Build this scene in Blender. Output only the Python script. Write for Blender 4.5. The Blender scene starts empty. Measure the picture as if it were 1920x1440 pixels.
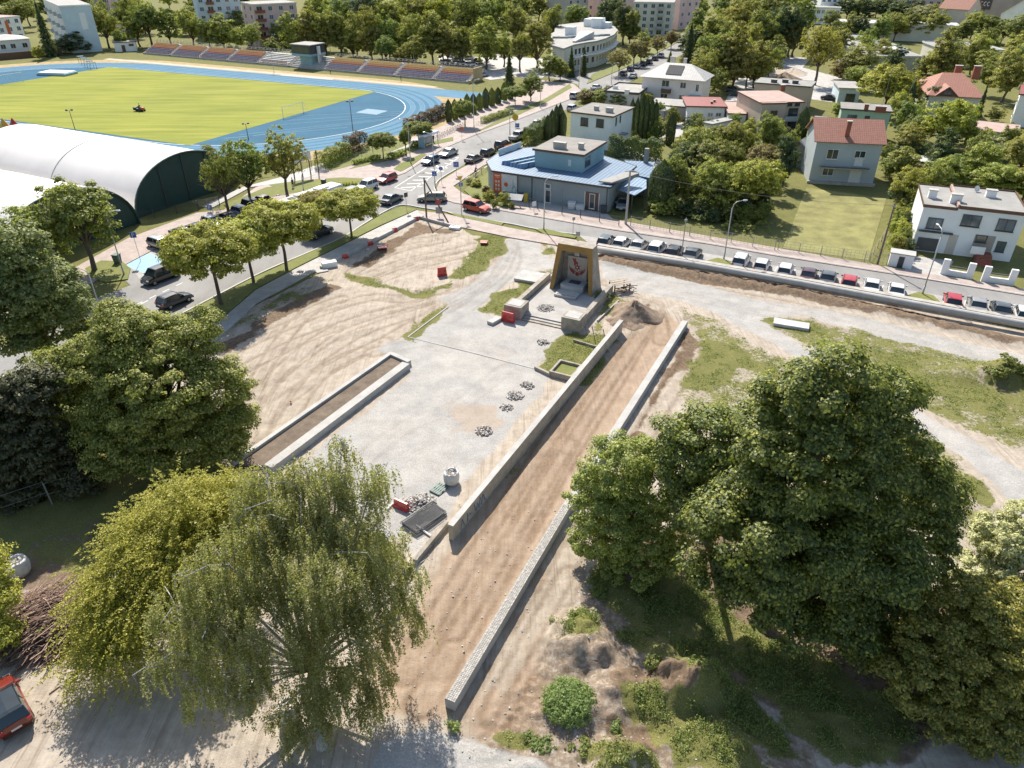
import bpy, bmesh, math, random
import numpy as np
from mathutils import Vector, Matrix
from mathutils.geometry import tessellate_polygon
random.seed(7); RNG = np.random.default_rng(7)
C = bpy.context.scene.collection
CAM_H = 36.0; FPX = 1340.0; TH = math.atan(FPX/2150.0)
ct, st = math.cos(TH), math.sin(TH)
def _ray(px, py):
    u = (px-960)/FPX; v = -(py-720)/FPX
    return u, ct+v*st, -st+v*ct
def G(px, py, z=0.0):                      # photo pixel -> world point at height z
    d = _ray(px, py); t = (z-CAM_H)/d[2]
    return Vector((t*d[0], t*d[1], z))
def PY(px, py, Y):                         # photo pixel -> world point at distance Y
    d = _ray(px, py); t = Y/d[1]
    return Vector((t*d[0], Y, CAM_H+t*d[2]))
def depth(p): return p[1]*ct-(p[2]-CAM_H)*st
def ppm(p): return FPX/depth(p)            # photo pixels per metre at p
def proj(p):
    z = depth(p); yy = p[1]*st+(p[2]-CAM_H)*ct
    return 960+FPX*p[0]/z, 720-FPX*yy/z
def hgt(base, py):                         # height over ground point whose image row is py
    lo, hi = 0.0, 34.0
    for _ in range(30):
        m = (lo+hi)/2
        if proj((base[0], base[1], m))[1] > py: lo = m
        else: hi = m
    return lo

# ---------------------------------------------------------------- materials
M = {}
def nd(nt, t, **kw):
    n = nt.nodes.new(t)
    for k, v in kw.items():
        if k in n.inputs: n.inputs[k].default_value = v
        else: setattr(n, k, v)
    return n
def newmat(name):
    m = bpy.data.materials.new(name); m.use_nodes = True
    nt = m.node_tree; b = nt.nodes['Principled BSDF']; M[name] = m
    return m, nt, b
def ramp(nt, fac, stops):
    r = nd(nt, 'ShaderNodeValToRGB'); e = r.color_ramp.elements
    while len(e) < len(stops): e.new(0.5)
    for i, (p, c) in enumerate(stops):
        e[i].position = p; e[i].color = (*c, 1) if len(c) == 3 else c
    nt.links.new(fac, r.inputs[0]); return r.outputs[0]
def mixc(nt, fac, a, b, mode='MIX'):
    n = nd(nt, 'ShaderNodeMix', data_type='RGBA', blend_type=mode)
    for i, v in ((0, fac), (6, a), (7, b)):
        if isinstance(v, (int, float)): n.inputs[i].default_value = v
        elif isinstance(v, (tuple, list)): n.inputs[i].default_value = (*v[:3], 1)
        else: nt.links.new(v, n.inputs[i])
    return n.outputs[2]
def noise(nt, vec, scale, detail=4, rough=.55, out=0, dist=0.0):
    n = nd(nt, 'ShaderNodeTexNoise'); n.inputs['Scale'].default_value = scale
    n.inputs['Detail'].default_value = detail; n.inputs['Roughness'].default_value = rough
    n.inputs['Distortion'].default_value = dist
    if vec is not None: nt.links.new(vec, n.inputs['Vector'])
    return n.outputs[out]
def mapv(nt, vec, scale=(1,1,1), rot=(0,0,0)):
    n = nd(nt, 'ShaderNodeMapping'); n.inputs['Scale'].default_value = scale; n.inputs['Rotation'].default_value = rot
    nt.links.new(vec, n.inputs['Vector']); return n.outputs[0]
def mth(nt, op, a, b=0.0, c=0.0, clamp=False):
    n = nd(nt, 'ShaderNodeMath', operation=op); n.use_clamp = clamp
    for i, v in enumerate((a, b, c)):
        if isinstance(v, (int, float)): n.inputs[i].default_value = v
        else: nt.links.new(v, n.inputs[i])
    return n.outputs[0]
def coord(nt, which='Object'): return nd(nt, 'ShaderNodeTexCoord').outputs[which]
def wpos(nt): return nd(nt, 'ShaderNodeNewGeometry').outputs['Position']
def bump(nt, b, h, strength=.4, dist=.05):
    n = nd(nt, 'ShaderNodeBump'); n.inputs['Strength'].default_value = strength; n.inputs['Distance'].default_value = dist
    nt.links.new(h, n.inputs['Height']); nt.links.new(n.outputs[0], b.inputs['Normal'])
def plain(name, col, rough=.7, var=.18, scale=1.5, metal=0.0, bmp=0.0, world=True, fine=None, spec=None, coat=0.0):
    """one colour with soft wear: large blotches + finer grain."""
    m, nt, b = newmat(name)
    v = wpos(nt) if world else coord(nt)
    n1 = noise(nt, v, scale, 5, .6); n2 = noise(nt, v, fine or scale*9, 3, .6)
    d = tuple(c*(1-var) for c in col); l = tuple(min(1, c*(1+var)) for c in col)
    c1 = ramp(nt, n1, [(.3, d), (.7, l)])
    c2 = mixc(nt, var*.9, c1, ramp(nt, n2, [(.3, (.25,.25,.25)), (.7, (.8,.8,.8))]), 'OVERLAY')
    nt.links.new(c2, b.inputs['Base Color'])
    b.inputs['Roughness'].default_value = rough; b.inputs['Metallic'].default_value = metal
    if spec is not None: b.inputs['Specular IOR Level'].default_value = spec
    if coat: b.inputs['Coat Weight'].default_value = coat
    if bmp: bump(nt, b, n2, bmp, .02)
    return m
def paint(name, col, rough=.28, metal=0.0, coat=.6):
    m, nt, b = newmat(name)
    n1 = noise(nt, coord(nt), 2.0, 4)
    c = ramp(nt, n1, [(.3, tuple(x*.9 for x in col)), (.75, tuple(min(1, x*1.04+.004) for x in col))])
    nt.links.new(c, b.inputs['Base Color']); b.inputs['Roughness'].default_value = rough
    b.inputs['Metallic'].default_value = metal; b.inputs['Coat Weight'].default_value = coat
    b.inputs['Coat Roughness'].default_value = .08
    return m
def glass(name, col=(.02,.03,.035), rough=.12):
    m, nt, b = newmat(name)
    n1 = noise(nt, wpos(nt), .35, 2)
    c = ramp(nt, n1, [(.35, col), (.7, tuple(x*2.6 for x in col))])
    nt.links.new(c, b.inputs['Base Color']); b.inputs['Roughness'].default_value = rough
    b.inputs['Specular IOR Level'].default_value = .8
    return m
def striped(name, col, col2, period, axis=0, width=.18, rough=.5, metal=0.0, space='Object', var=.12, bmp=.5):
    """ridged sheet / planks: thin lines every period metres along an axis."""
    m, nt, b = newmat(name)
    v = coord(nt) if space == 'Object' else wpos(nt)
    s = nd(nt, 'ShaderNodeSeparateXYZ'); nt.links.new(v, s.inputs[0])
    f = mth(nt, 'FRACT', mth(nt, 'DIVIDE', s.outputs[axis], period))
    line = mth(nt, 'LESS_THAN', f, width)
    n1 = noise(nt, v, 1.1, 5, .65)
    base = ramp(nt, n1, [(.3, tuple(c*(1-var) for c in col)), (.7, tuple(min(1, c*(1+var)) for c in col))])
    nt.links.new(mixc(nt, line, base, col2), b.inputs['Base Color'])
    b.inputs['Roughness'].default_value = rough; b.inputs['Metallic'].default_value = metal
    bump(nt, b, line, bmp, .03)
    return m
def tiles(name, c1, c2, mortar, scale, bw=.5, bh=.25, msize=.02, rough=.8, space='Object', rot=(0,0,0), bmp=.3):
    m, nt, b = newmat(name)
    v = coord(nt) if space == 'Object' else wpos(nt)
    t = nd(nt, 'ShaderNodeTexBrick'); nt.links.new(mapv(nt, v, (1,1,1), rot), t.inputs['Vector'])
    for k, x in (('Scale', scale), ('Mortar Size', msize), ('Brick Width', bw), ('Row Height', bh)): t.inputs[k].default_value = x
    t.inputs['Color1'].default_value = (*c1, 1); t.inputs['Color2'].default_value = (*c2, 1); t.inputs['Mortar'].default_value = (*mortar, 1)
    n1 = noise(nt, v, .7, 6, .6)
    c = mixc(nt, .45, t.outputs['Color'], ramp(nt, n1, [(.3, (.3,.3,.3)), (.7, (.72,.72,.72))]), 'OVERLAY')
    nt.links.new(c, b.inputs['Base Color']); b.inputs['Roughness'].default_value = rough
    bump(nt, b, t.outputs['Fac'], -bmp, .02)
    return m

# ---------------------------------------------------------------- mesh helper
class MB:
    def __init__(s): s.v = []; s.f = []; s.m = []; s.mi = 0
    def add(s, vs, fs):
        o = len(s.v); s.v += [tuple(p) for p in vs]; s.f += [tuple(i+o for i in f) for f in fs]; s.m += [s.mi]*len(fs); return s
    def box(s, c, d, rz=0.0, rx=0.0, ry=0.0):
        R = Matrix.Rotation(rz, 3, 'Z') @ Matrix.Rotation(ry, 3, 'Y') @ Matrix.Rotation(rx, 3, 'X')
        vs = [Vector(c)+R @ Vector((x*d[0]/2, y*d[1]/2, z*d[2]/2)) for z in (-1,1) for y in (-1,1) for x in (-1,1)]
        return s.add(vs, [(0,2,3,1),(4,5,7,6),(0,1,5,4),(2,6,7,3),(0,4,6,2),(1,3,7,5)])
    def b2(s, x0, x1, y0, y1, z0, z1): return s.box(((x0+x1)/2,(y0+y1)/2,(z0+z1)/2), (x1-x0,y1-y0,z1-z0))
    def hexa(s, lo, hi):                   # 4 bottom + 4 top points, counter-clockwise
        return s.add(list(lo)+list(hi), [(3,2,1,0),(4,5,6,7),(0,1,5,4),(1,2,6,5),(2,3,7,6),(3,0,4,7)])
    def prism(s, pts, z0, z1, bottom=False):
        n = len(pts); P = [Vector((p[0], p[1], 0)) for p in pts]
        if sum(P[i].x*P[(i+1)%n].y-P[(i+1)%n].x*P[i].y for i in range(n)) < 0: P = P[::-1]
        tri = tessellate_polygon([P]); vs = [(p.x,p.y,z0) for p in P]+[(p.x,p.y,z1) for p in P]; fs = []
        for a, b, c in tri:
            if (P[b]-P[a]).cross(P[c]-P[a]).z < 0: b, c = c, b
            fs.append((a+n, b+n, c+n))
            if bottom: fs.append((c, b, a))
        fs += [(i, (i+1) % n, (i+1) % n+n, i+n) for i in range(n)]
        return s.add(vs, fs)
    def plate(s, pts3, n, t):              # polygon in 3d given thickness t along n
        N = Vector(n).normalized(); k = len(pts3); A = [Vector(p) for p in pts3]; B = [p+N*t for p in A]
        tri = tessellate_polygon([A]); fs = []
        for a, b, c in tri:
            if (A[b]-A[a]).cross(A[c]-A[a]).dot(N) < 0: b, c = c, b
            fs += [(a+k, b+k, c+k), (c, b, a)]
        fs += [(i, (i+1) % k, (i+1) % k+k, i+k) for i in range(k)]
        return s.add(A+B, fs)
    def tube(s, pts, r, n=6, r2=None, cap=True):
        P = [Vector(p) for p in pts]; k = len(P); rs = r if isinstance(r, (list, tuple)) else [r+(((r2 if r2 is not None else r)-r)*i/max(1,k-1)) for i in range(k)]
        vs = []
        for i, p in enumerate(P):
            d = (P[min(i+1,k-1)]-P[max(i-1,0)]).normalized()
            a = d.orthogonal().normalized() if i == 0 else (a-d*a.dot(d)).normalized()
            b = d.cross(a)
            vs += [p+(a*math.cos(t)+b*math.sin(t))*rs[i] for t in (2*math.pi*j/n for j in range(n))]
        fs = [(i*n+j, i*n+(j+1) % n, (i+1)*n+(j+1) % n, (i+1)*n+j) for i in range(k-1) for j in range(n)]
        if cap: fs += [tuple(range(n))[::-1], tuple((k-1)*n+j for j in range(n))]
        return s.add(vs, fs)
    def lathe(s, prof, c=(0,0,0), n=16, sx=1, sy=1):
        vs = [(c[0]+r*math.cos(2*math.pi*j/n)*sx, c[1]+r*math.sin(2*math.pi*j/n)*sy, c[2]+z) for r, z in prof for j in range(n)]
        k = len(prof); fs = [(i*n+j, i*n+(j+1) % n, (i+1)*n+(j+1) % n, (i+1)*n+j) for i in range(k-1) for j in range(n)]
        fs += [tuple(range(n))[::-1], tuple((k-1)*n+j for j in range(n))]
        return s.add(vs, fs)
    def wheel(s, c, r, w, n=14):           # disc with axis along y
        vs = [(c[0]+r*q*math.cos(2*math.pi*j/n), c[1]+y, c[2]+r*q*math.sin(2*math.pi*j/n)) for y, q in ((-w/2,.88),(-w/2*.8,1),(w/2*.8,1),(w/2,.88)) for j in range(n)]
        fs = [(i*n+(j+1) % n, i*n+j, (i+1)*n+j, (i+1)*n+(j+1) % n) for i in range(3) for j in range(n)]
        fs += [tuple(range(n)), tuple(3*n+j for j in range(n))[::-1]]
        return s.add(vs, fs)
    def ball(s, c, r, n=8, k=5, jit=0.0):
        vs = []; fs = []; R = (r, r, r) if isinstance(r, (int, float)) else r
        for i in range(k+1):
            for j in range(n):
                a = math.pi*i/k; t = 2*math.pi*j/n; q = 1+jit*(random.random()-.5)
                vs.append((c[0]+R[0]*q*math.sin(a)*math.cos(t), c[1]+R[1]*q*math.sin(a)*math.sin(t), c[2]-R[2]*q*math.cos(a)))
        for i in range(k):
            for j in range(n): fs.append((i*n+j, i*n+(j+1) % n, (i+1)*n+(j+1) % n, (i+1)*n+j))
        return s.add(vs, fs)
    def mesh(s, name, mats, smooth=False):
        me = bpy.data.meshes.new(name); me.from_pydata(s.v, [], s.f)
        for m in (mats if isinstance(mats, (list, tuple)) else [mats]): me.materials.append(m)
        if isinstance(mats, (list, tuple)) and len(mats) > 1: me.polygons.foreach_set('material_index', s.m)
        if smooth: me.polygons.foreach_set('use_smooth', [True]*len(me.polygons))
        me.update(); return me
    def obj(s, name, mats, parent=None, smooth=False, loc=None, rz=None, bevel=0.0):
        o = bpy.data.objects.new(name, s.mesh(name, mats, smooth)); C.objects.link(o)
        if parent is not None: o.parent = parent
        if loc is not None: o.location = loc
        if rz is not None: o.rotation_euler.z = rz
        if bevel:
            b = o.modifiers.new('bevel', 'BEVEL'); b.width = bevel; b.segments = 2; b.limit_method = 'ANGLE'
        return o
def tag(o, label=None, cat=None, group=None, kind=None):
    for k, v in (('label', label), ('category', cat), ('group', group), ('kind', kind)):
        if v: o[k] = v
    return o
def empty(name, loc=(0,0,0), rz=0.0, label=None, cat=None, group=None):
    o = bpy.data.objects.new(name, None); C.objects.link(o); o.location = loc; o.rotation_euler.z = rz
    return tag(o, label, cat, group)
KIDS = {}
def copy_tree(o, parent=None):
    c = o.copy(); C.objects.link(c)
    if parent is not None: c.parent = parent
    for ch in o.children: copy_tree(ch, c)
    return c
def struct(o): o['kind'] = 'structure'; return o
ORD = ['first','second','third','fourth','fifth','sixth','seventh','eighth','ninth','tenth','eleventh','twelfth','thirteenth','fourteenth','fifteenth','sixteenth','seventeenth','eighteenth','nineteenth','twentieth',
 'twenty-first','twenty-second','twenty-third','twenty-fourth','twenty-fifth','twenty-sixth','twenty-seventh','twenty-eighth','twenty-ninth','thirtieth']

# ---------------------------------------------------------------- camera, sun, sky
cam = bpy.data.cameras.new('camera'); co = bpy.data.objects.new('camera', cam); C.objects.link(co)
co.location = (0, 0, CAM_H); co.rotation_euler = (math.radians(90)-TH, 0, 0)
cam.sensor_width = 36; cam.lens = FPX/1920*36; cam.clip_end = 5000; cam.clip_start = .5
bpy.context.scene.camera = co
AZ, EL = math.radians(-14.0), math.radians(45)
sd = Vector((math.sin(AZ)*math.cos(EL), math.cos(AZ)*math.cos(EL), math.sin(EL)))
sl = bpy.data.lights.new('sun', 'SUN'); sl.energy = 5.0; sl.angle = math.radians(.53); sl.color = (1, .93, .82)
so = bpy.data.objects.new('sun', sl); C.objects.link(so); so.rotation_euler = sd.to_track_quat('Z', 'Y').to_euler(); so.location = (0, 50, 90)
w = bpy.data.worlds.new('World'); bpy.context.scene.world = w; w.use_nodes = True
nt = w.node_tree; bg = nt.nodes['Background']; sky = nt.nodes.new('ShaderNodeTexSky'); sky.sky_type = 'NISHITA'
sky.sun_disc = False; sky.sun_elevation = EL; sky.sun_rotation = AZ; sky.air_density = 1.2; sky.dust_density = 1.5
nt.links.new(sky.outputs[0], bg.inputs[0]); bg.inputs[1].default_value = .108
vs = bpy.context.scene.view_settings; vs.view_transform = 'Standard'; vs.look = 'None'; vs.exposure = 0.6; vs.gamma = 1.0
cy = bpy.context.scene.cycles; cy.max_bounces = 6; cy.diffuse_bounces = 3; cy.glossy_bounces = 2; cy.transmission_bounces = 4; cy.transparent_max_bounces = 4
cy.caustics_reflective = False; cy.caustics_refractive = False
cy.use_denoising = True
# ================================================================ GROUND
def W(pts, z=0.0): return [G(x, y, z) for x, y in pts]
def sdf(poly, X, Y):                        # signed distance, positive inside
    P = np.array([(p[0], p[1]) for p in poly]); d2 = np.full(X.shape, 1e18); ins = np.zeros(X.shape, bool)
    for i in range(len(P)):
        a = P[i]; b = P[(i+1) % len(P)]; e = b-a; L = max(e@e, 1e-9)
        t = np.clip(((X-a[0])*e[0]+(Y-a[1])*e[1])/L, 0, 1)
        d2 = np.minimum(d2, (X-a[0]-t*e[0])**2+(Y-a[1]-t*e[1])**2)
        c = (a[1] > Y) != (b[1] > Y)
        ins ^= c & (X < (b[0]-a[0])*(Y-a[1])/((b[1]-a[1]) or 1e-9)+a[0])
    d = np.sqrt(d2); return np.where(ins, d, -d)
def sstep(x, a, b): t = np.clip((x-a)/(b-a), 0, 1); return t*t*(3-2*t)
def vnoise(X, Y, s, seed=0, octv=3):        # value noise in numpy
    r = np.random.default_rng(seed); T = r.random((256, 256)); out = np.zeros(X.shape); amp = 1; tot = 0
    for o in range(octv):
        x = X*s; y = Y*s; xi = np.floor(x).astype(int); yi = np.floor(y).astype(int); fx = x-xi; fy = y-yi
        fx = fx*fx*(3-2*fx); fy = fy*fy*(3-2*fy); g = lambda i, j: T[(xi+i) % 256, (yi+j) % 256]
        out += amp*((g(0,0)*(1-fx)+g(1,0)*fx)*(1-fy)+(g(0,1)*(1-fx)+g(1,1)*fx)*fy); tot += amp; amp *= .5; s *= 2.03
    return out/tot
def smooth_line(pts, k=5):                  # Catmull-Rom through photo points
    P = [Vector((p[0], p[1])) for p in pts]; out = []
    for i in range(len(P)-1):
        a, b_, c_, d = P[max(i-1,0)], P[i], P[i+1], P[min(i+2,len(P)-1)]
        for j in range(k):
            t = j/k; out.append(.5*((2*b_)+(c_-a)*t+(2*a-5*b_+4*c_-d)*t*t+(3*b_-a-3*c_+d)*t**3))
    out.append(P[-1]); return [(p.x, p.y) for p in out]
SITE = [(0,1050),(0,1500),(1920,1500),(2000,1200),(1980,650),(1920,622),(1700,573),(1500,532),(1300,500),(1120,472),(1000,455),(870,432),(782,412),(700,450),(600,515),(480,575),(405,625),(330,700),(330,900)]
GRASS = [  # polygon (photo pixels), strength
 ([(858,426),(955,440),(948,468),(905,505),(868,528),(838,522),(880,482),(908,457)], .92),
 ([(898,583),(935,548),(985,518),(1030,507),(1035,560),(985,600),(935,592)], .9),
 ([(1008,450),(1022,455),(1050,470),(1050,482),(1022,474)], .85),
 ([(1003,692),(1058,628),(1095,630),(1150,625),(1165,640),(1092,718),(1040,702)], .95),
 ([(1140,548),(1200,560),(1215,590),(1150,600),(1120,640),(1100,620),(1130,560)], .62),
 ([(1240,560),(1330,590),(1420,640),(1490,680),(1500,760),(1400,790),(1300,800),(1262,760),(1300,690),(1290,620)], .55),
 ([(1300,620),(1400,650),(1480,690),(1470,720),(1400,700),(1330,740),(1290,740),(1280,700)], .72),
 ([(1420,596),(1500,590),(1610,615),(1760,650),(1900,690),(1990,720),(1990,870),(1900,850),(1790,800),(1720,760),(1650,720),(1520,655),(1440,620)], .60),
 ([(1422,600),(1490,592),(1580,620),(1560,640),(1480,625)], .8),
 ([(1620,640),(1900,745),(1900,790),(1760,745),(1640,700)], .70),
 ([(1720,800),(1800,850),(1860,930),(1900,1010),(1900,1100),(1750,1050),(1700,900)], .52),
 ([(1780,860),(1850,900),(1870,960),(1800,920)], .8),
 ([(1085,1050),(1120,1140),(1200,1190),(1300,1240),(1400,1290),(1500,1380),(1560,1450),(1700,1450),(1760,1350),(1500,1200),(1300,1080)], .78),
 ([(1130,1150),(1200,1200),(1330,1250),(1420,1320),(1500,1420),(1440,1440),(1340,1330),(1240,1240),(1150,1200)], .9),
 ([(1170,1290),(1230,1285),(1310,1340),(1400,1440),(1270,1450),(1205,1370)], .98),
 ([(1040,1150),(1100,1140),(1150,1180),(1120,1220),(1060,1200)], .8),([(1290,1320),(1400,1380),(1450,1450),(1360,1450)], .85),
 ([(925,1385),(1010,1368),(1120,1385),(1230,1430),(1240,1450),(1050,1420)], .95),
 ([(1020,1160),(1100,1150),(1140,1190),(1080,1230),(1020,1220)], .55),
 ([(0,850),(330,820),(440,870),(520,900),(620,960),(700,1010),(640,1120),(300,1120),(0,1060)], .60),
 ([(600,1010),(720,1000),(790,1050),(760,1110),(640,1090)], .75),
 ([(640,508),(722,530),(782,550),(838,528),(880,488),(905,462),(908,470),(885,496),(842,540),(784,562),(715,542),(640,520)], .8),
 ([(760,630),(838,570),(850,578),(775,640)], .9),
 ([(405,625),(480,575),(590,520),(640,520),(560,565),(470,600),(420,640)], .55),
 ([(840,985),(900,915),(1010,810),(1020,830),(900,950),(860,1000)], .55),
 ([(430,840),(470,800),(480,850),(440,880)], .6)]
GRAVEL = [
 ([(840,573),(1062,620),(1003,690),(1032,700),(1015,735),(960,795),(925,850),(850,925),(800,960),(780,1010),(700,1010),(610,930),(560,870),(770,705),(740,668),(700,655),(762,630)], 1.0),
 ([(945,445),(1005,450),(1030,478),(1052,490),(1040,505),(985,515),(940,545),(900,583),(850,575),(820,560),(880,528),(940,480)], .62),
 ([(1125,492),(1260,520),(1420,560),(1600,590),(1800,640),(1990,685),(1990,715),(1750,660),(1550,605),(1500,590),(1420,595),(1440,620),(1390,605),(1270,562),(1150,535),(1128,520)], .95),
 ([(1330,580),(1430,598),(1470,630),(1525,662),(1620,715),(1720,770),(1830,830),(1930,890),(1960,985),(1915,965),(1860,900),(1780,840),(1690,790),(1600,730),(1500,672),(1430,632),(1370,605)], 1.0),
 ([(690,1440),(720,1395),(800,1370),(900,1395),(1000,1420),(1060,1450),(1000,1520),(700,1520)], .95),
 ([(820,925),(880,905),(850,960),(790,1040),(745,1030)], .6)]
SOIL = [
 ([(655,498),(782,418),(850,432),(825,440),(782,438),(740,470),(690,500)], .8),
 ([(405,650),(500,590),(620,530),(640,540),(520,605),(430,660)], .8),
 ([(1122,476),(1300,506),(1500,540),(1700,580),(1990,650),(1990,668),(1700,600),(1500,560),(1300,530),(1125,496)], .85),
 ([(1292,618),(1320,650),(1250,730),(1215,790),(1200,850),(1168,830),(1240,700)], .8),
 ([(1230,700),(1300,735),(1260,790),(1235,860),(1190,850),(1160,820)], .35),
 ([(1230,1245),(1320,1240),(1335,1300),(1260,1320),(1200,1290),(1150,1270)], .9),
 ([(1110,1350),(1200,1330),(1260,1400),(1240,1440),(1120,1430)], .85),([(1130,1250),(1200,1240),(1240,1300),(1180,1340),(1110,1310)], .7),
 ([(1820,690),(1920,680),(1960,740),(1870,740)], .9),
 ([(1150,575),(1220,570),(1215,610),(1160,612)], .8),
 ([(1010,1180),(1110,1150),(1150,1200),(1100,1260),(1020,1270)], .45),
 ([(1110,1000),(1400,1000),(1900,1150),(1900,1300),(1700,1440),(1400,1300),(1150,1150)], .72),
 ([(0,880),(300,830),(450,900),(600,1000),(400,1120),(0,1120)], .6)]
TAN = [
 ([(785,1100),(930,900),(1170,640),(1240,575),(1285,610),(1160,800),(1060,970),(850,1330),(780,1360),(640,1300),(700,1200)], .9),
 ([(835,762),(925,765),(945,800),(900,825),(850,810),(830,790)], .75),
 ([(1815,730),(1880,725),(1960,760),(1960,800),(1850,765)], .8),
 ([(870,1340),(1000,1200),(1060,1280),(1000,1390),(880,1400)], .7)]
def grid_axis(a, b, f):
    out = [a]
    while out[-1] < b: out.append(out[-1]+f(out[-1]))
    return out
yy_ = grid_axis(11.0, 128.0, lambda y: .11+max(0, y-20)*.0045)
xx_ = grid_axis(-64.0, 76.0, lambda x: .19 if -32 < x < 32 else .38)
yy_ = [-60, -20, 4]+yy_+[150, 200, 300, 500, 900, 1600, 2600]
xx_ = [-2400, -1200, -600, -300, -160, -95]+xx_+[110, 170, 300, 600, 1200, 2400]
X, Y = np.meshgrid(np.array(xx_), np.array(yy_)); core = (X > -66) & (X < 78) & (Y > 9) & (Y < 130)
site = sdf(W(SITE), X, Y); inner = sstep(site, 0.2, 2.0)
def wsum(L, soft=.9, seed=1, jag=1.6):
    out = np.zeros(X.shape); j = (vnoise(X, Y, .45, seed, 4)-.5)*jag*2
    for poly, s in L:
        P = W(poly); k = core
        d = np.full(X.shape, -50.0); d[k] = sdf(P, X[k], Y[k])
        out = np.maximum(out, s*sstep(d+j, -soft, soft))
    return out
wg = wsum(GRASS, 1.3, 1, 1.5); wv = wsum(GRAVEL, .6, 2, .5); ws = wsum(SOIL, .8, 3, 1.2); wt = wsum(TAN, 1.6, 4, 1.5)
wg = np.where(site < -.3, .85, wg); wv = wv*(site > -.3); ws = ws*(site > -.3); wt = wt*(site > -.3)
# real relief: ruts along the lane, rough soil, heaps at the lower right
def hump(px, py, r, h, sy=1.0, seed=5, rough=.35):
    c = G(px, py); d = np.sqrt((X-c[0])**2+((Y-c[1])/sy)**2)/r
    return h*np.clip(1-d*d, 0, 1)**1.3*(1-rough+2*rough*vnoise(X, Y, 1.3, seed, 4))
Z = np.zeros(X.shape)
Z += inner*(vnoise(X, Y, .35, 11, 3)-.5)*.07
Z += inner*ws*(vnoise(X, Y, 2.2, 12, 4)-.42)*.42
Z += inner*(1-wv)*(vnoise(X, Y, 3.0, 14, 3)-.5)*.07
la = math.radians(26.2); U = X*math.cos(la)-Y*math.sin(la); V = X*math.sin(la)+Y*math.cos(la)
Z += inner*wt*(vnoise(U*1, V*.05, 1.7, 15, 3)-.5)*.16
A2 = math.radians(62); U2 = X*math.cos(A2)-Y*math.sin(A2); V2 = X*math.sin(A2)+Y*math.cos(A2)
sandm = sstep(sdf(W([(420,700),(600,560),(650,500),(780,420),(900,460),(820,560),(700,650),(480,830),(430,850)]), X, Y), 0, 2)
Z += sandm*(vnoise(U2, V2*.09, 1.3, 16, 3)-.5)*.16
Z += hump(1280,1290,2.3,1.3,.8,21,.8)+hump(1085,1200,2.6,.9,1,22,.8)+hump(1330,1300,1.8,.8,.7,41,.9)+hump(1150,1290,1.8,.6,.7,42,.9)+hump(1180,1430,1.8,.8,.7,43,.9)+hump(1110,1230,1.5,.5,.7,44,.9)+hump(1250,1235,1.6,.5,1,23)+hump(1200,1365,1.6,-.55,.8,24)+hump(1130,1330,1.5,.45,1,25)
Z += hump(1070,1330,1.9,.45,1,26)+hump(1880,705,3.0,1.5,.9,27)+hump(1800,700,2.6,.5,1,28)+hump(1160,1420,1.8,.5,1,29)+hump(1350,1400,2.2,.35,1,30)
emb = sdf(W([(1122,478),(1500,543),(1990,656),(1990,668),(1500,556),(1125,494)]), X, Y)
Z += sstep(emb, -.8, 1.0)*(.35+.25*vnoise(X, Y, 1.5, 31, 3))
lowr = sstep(sdf(W([(860,1400),(1010,1180),(1090,1040),(1290,1180),(1560,1380),(1600,1500),(900,1500)]), X, Y), -1, 2)
Z += lowr*((vnoise(X, Y, 1.1, 51, 3)-.5)*.35+(vnoise(X, Y, 3.4, 52, 3)-.5)*.16)
ws = np.maximum(ws, lowr*.52)
trk = np.zeros(X.shape)
def polyd(line):
    P = np.array([(q[0], q[1]) for q in W(smooth_line(line, 4))]); d2 = np.full(X.shape, 1e9); k = core; x = X[k]; y = Y[k]; dd = np.full(x.shape, 1e9); sg = np.zeros(x.shape)
    for i in range(len(P)-1):
        a = P[i]; b = P[i+1]; e = b-a; L = max(e@e, 1e-9); t = np.clip(((x-a[0])*e[0]+(y-a[1])*e[1])/L, 0, 1); px = x-a[0]-t*e[0]; py = y-a[1]-t*e[1]; d = np.sqrt(px*px+py*py)
        m_ = d < dd; dd[m_] = d[m_]; sg[m_] = np.sign(px*e[1]-py*e[0])[m_]
    return k, dd, sg
TR = [[(470,830),(540,720),(660,630),(800,580),(900,530),(950,470)],[(450,790),(520,700),(640,610),(790,570),(870,540)],[(500,850),(600,700),(720,640),(840,570),(930,520),(960,460)],[(440,700),(560,640),(700,590),(830,555)],[(430,660),(540,610),(680,560),(760,560),(850,540)],[(520,760),(620,690),(720,640)],[(460,840),(480,720),(560,600),(640,560)],
 [(660,510),(740,470),(830,450)],[(680,520),(760,490),(850,470),(890,460)],[(700,530),(780,500),(860,480)],[(720,450),(790,450),(850,440)],
 [(790,1320),(900,1130),(1010,930),(1100,770),(1190,640),(1230,570)],[(830,1250),(950,1050),(1060,860),(1150,720),(1220,600)],[(760,1260),(880,1070),(980,910),(1080,750),(1180,620)],[(850,1180),(960,990),(1060,830)],
 [(890,1360),(970,1220),(1040,1100),(1090,1000)],[(930,1340),(1010,1190),(1070,1080)],[(1150,520),(1300,540),(1500,575),(1700,625),(1990,700)],[(1140,530),(1290,555),(1420,585),(1560,605),(1750,655),(1990,715)],[(930,460),(905,520),(850,570),(790,600)],[(960,455),(960,500),(900,560),(840,600)],
 [(700,660),(820,640),(950,660)],[(660,880),(760,800),(860,760),(950,690)],[(1300,600),(1290,680),(1240,760),(1200,830)],[(1180,560),(1230,580),(1240,640)]]
for ln_ in TR:
    k_, dd_, sg_ = polyd(ln_); mm = np.zeros(X.shape); mm[k_] = np.maximum(np.exp(-((dd_-.85)/.24)**2), .3*np.exp(-(dd_/.7)**2)*(dd_ < .6)); trk = np.maximum(trk, mm)
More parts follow.
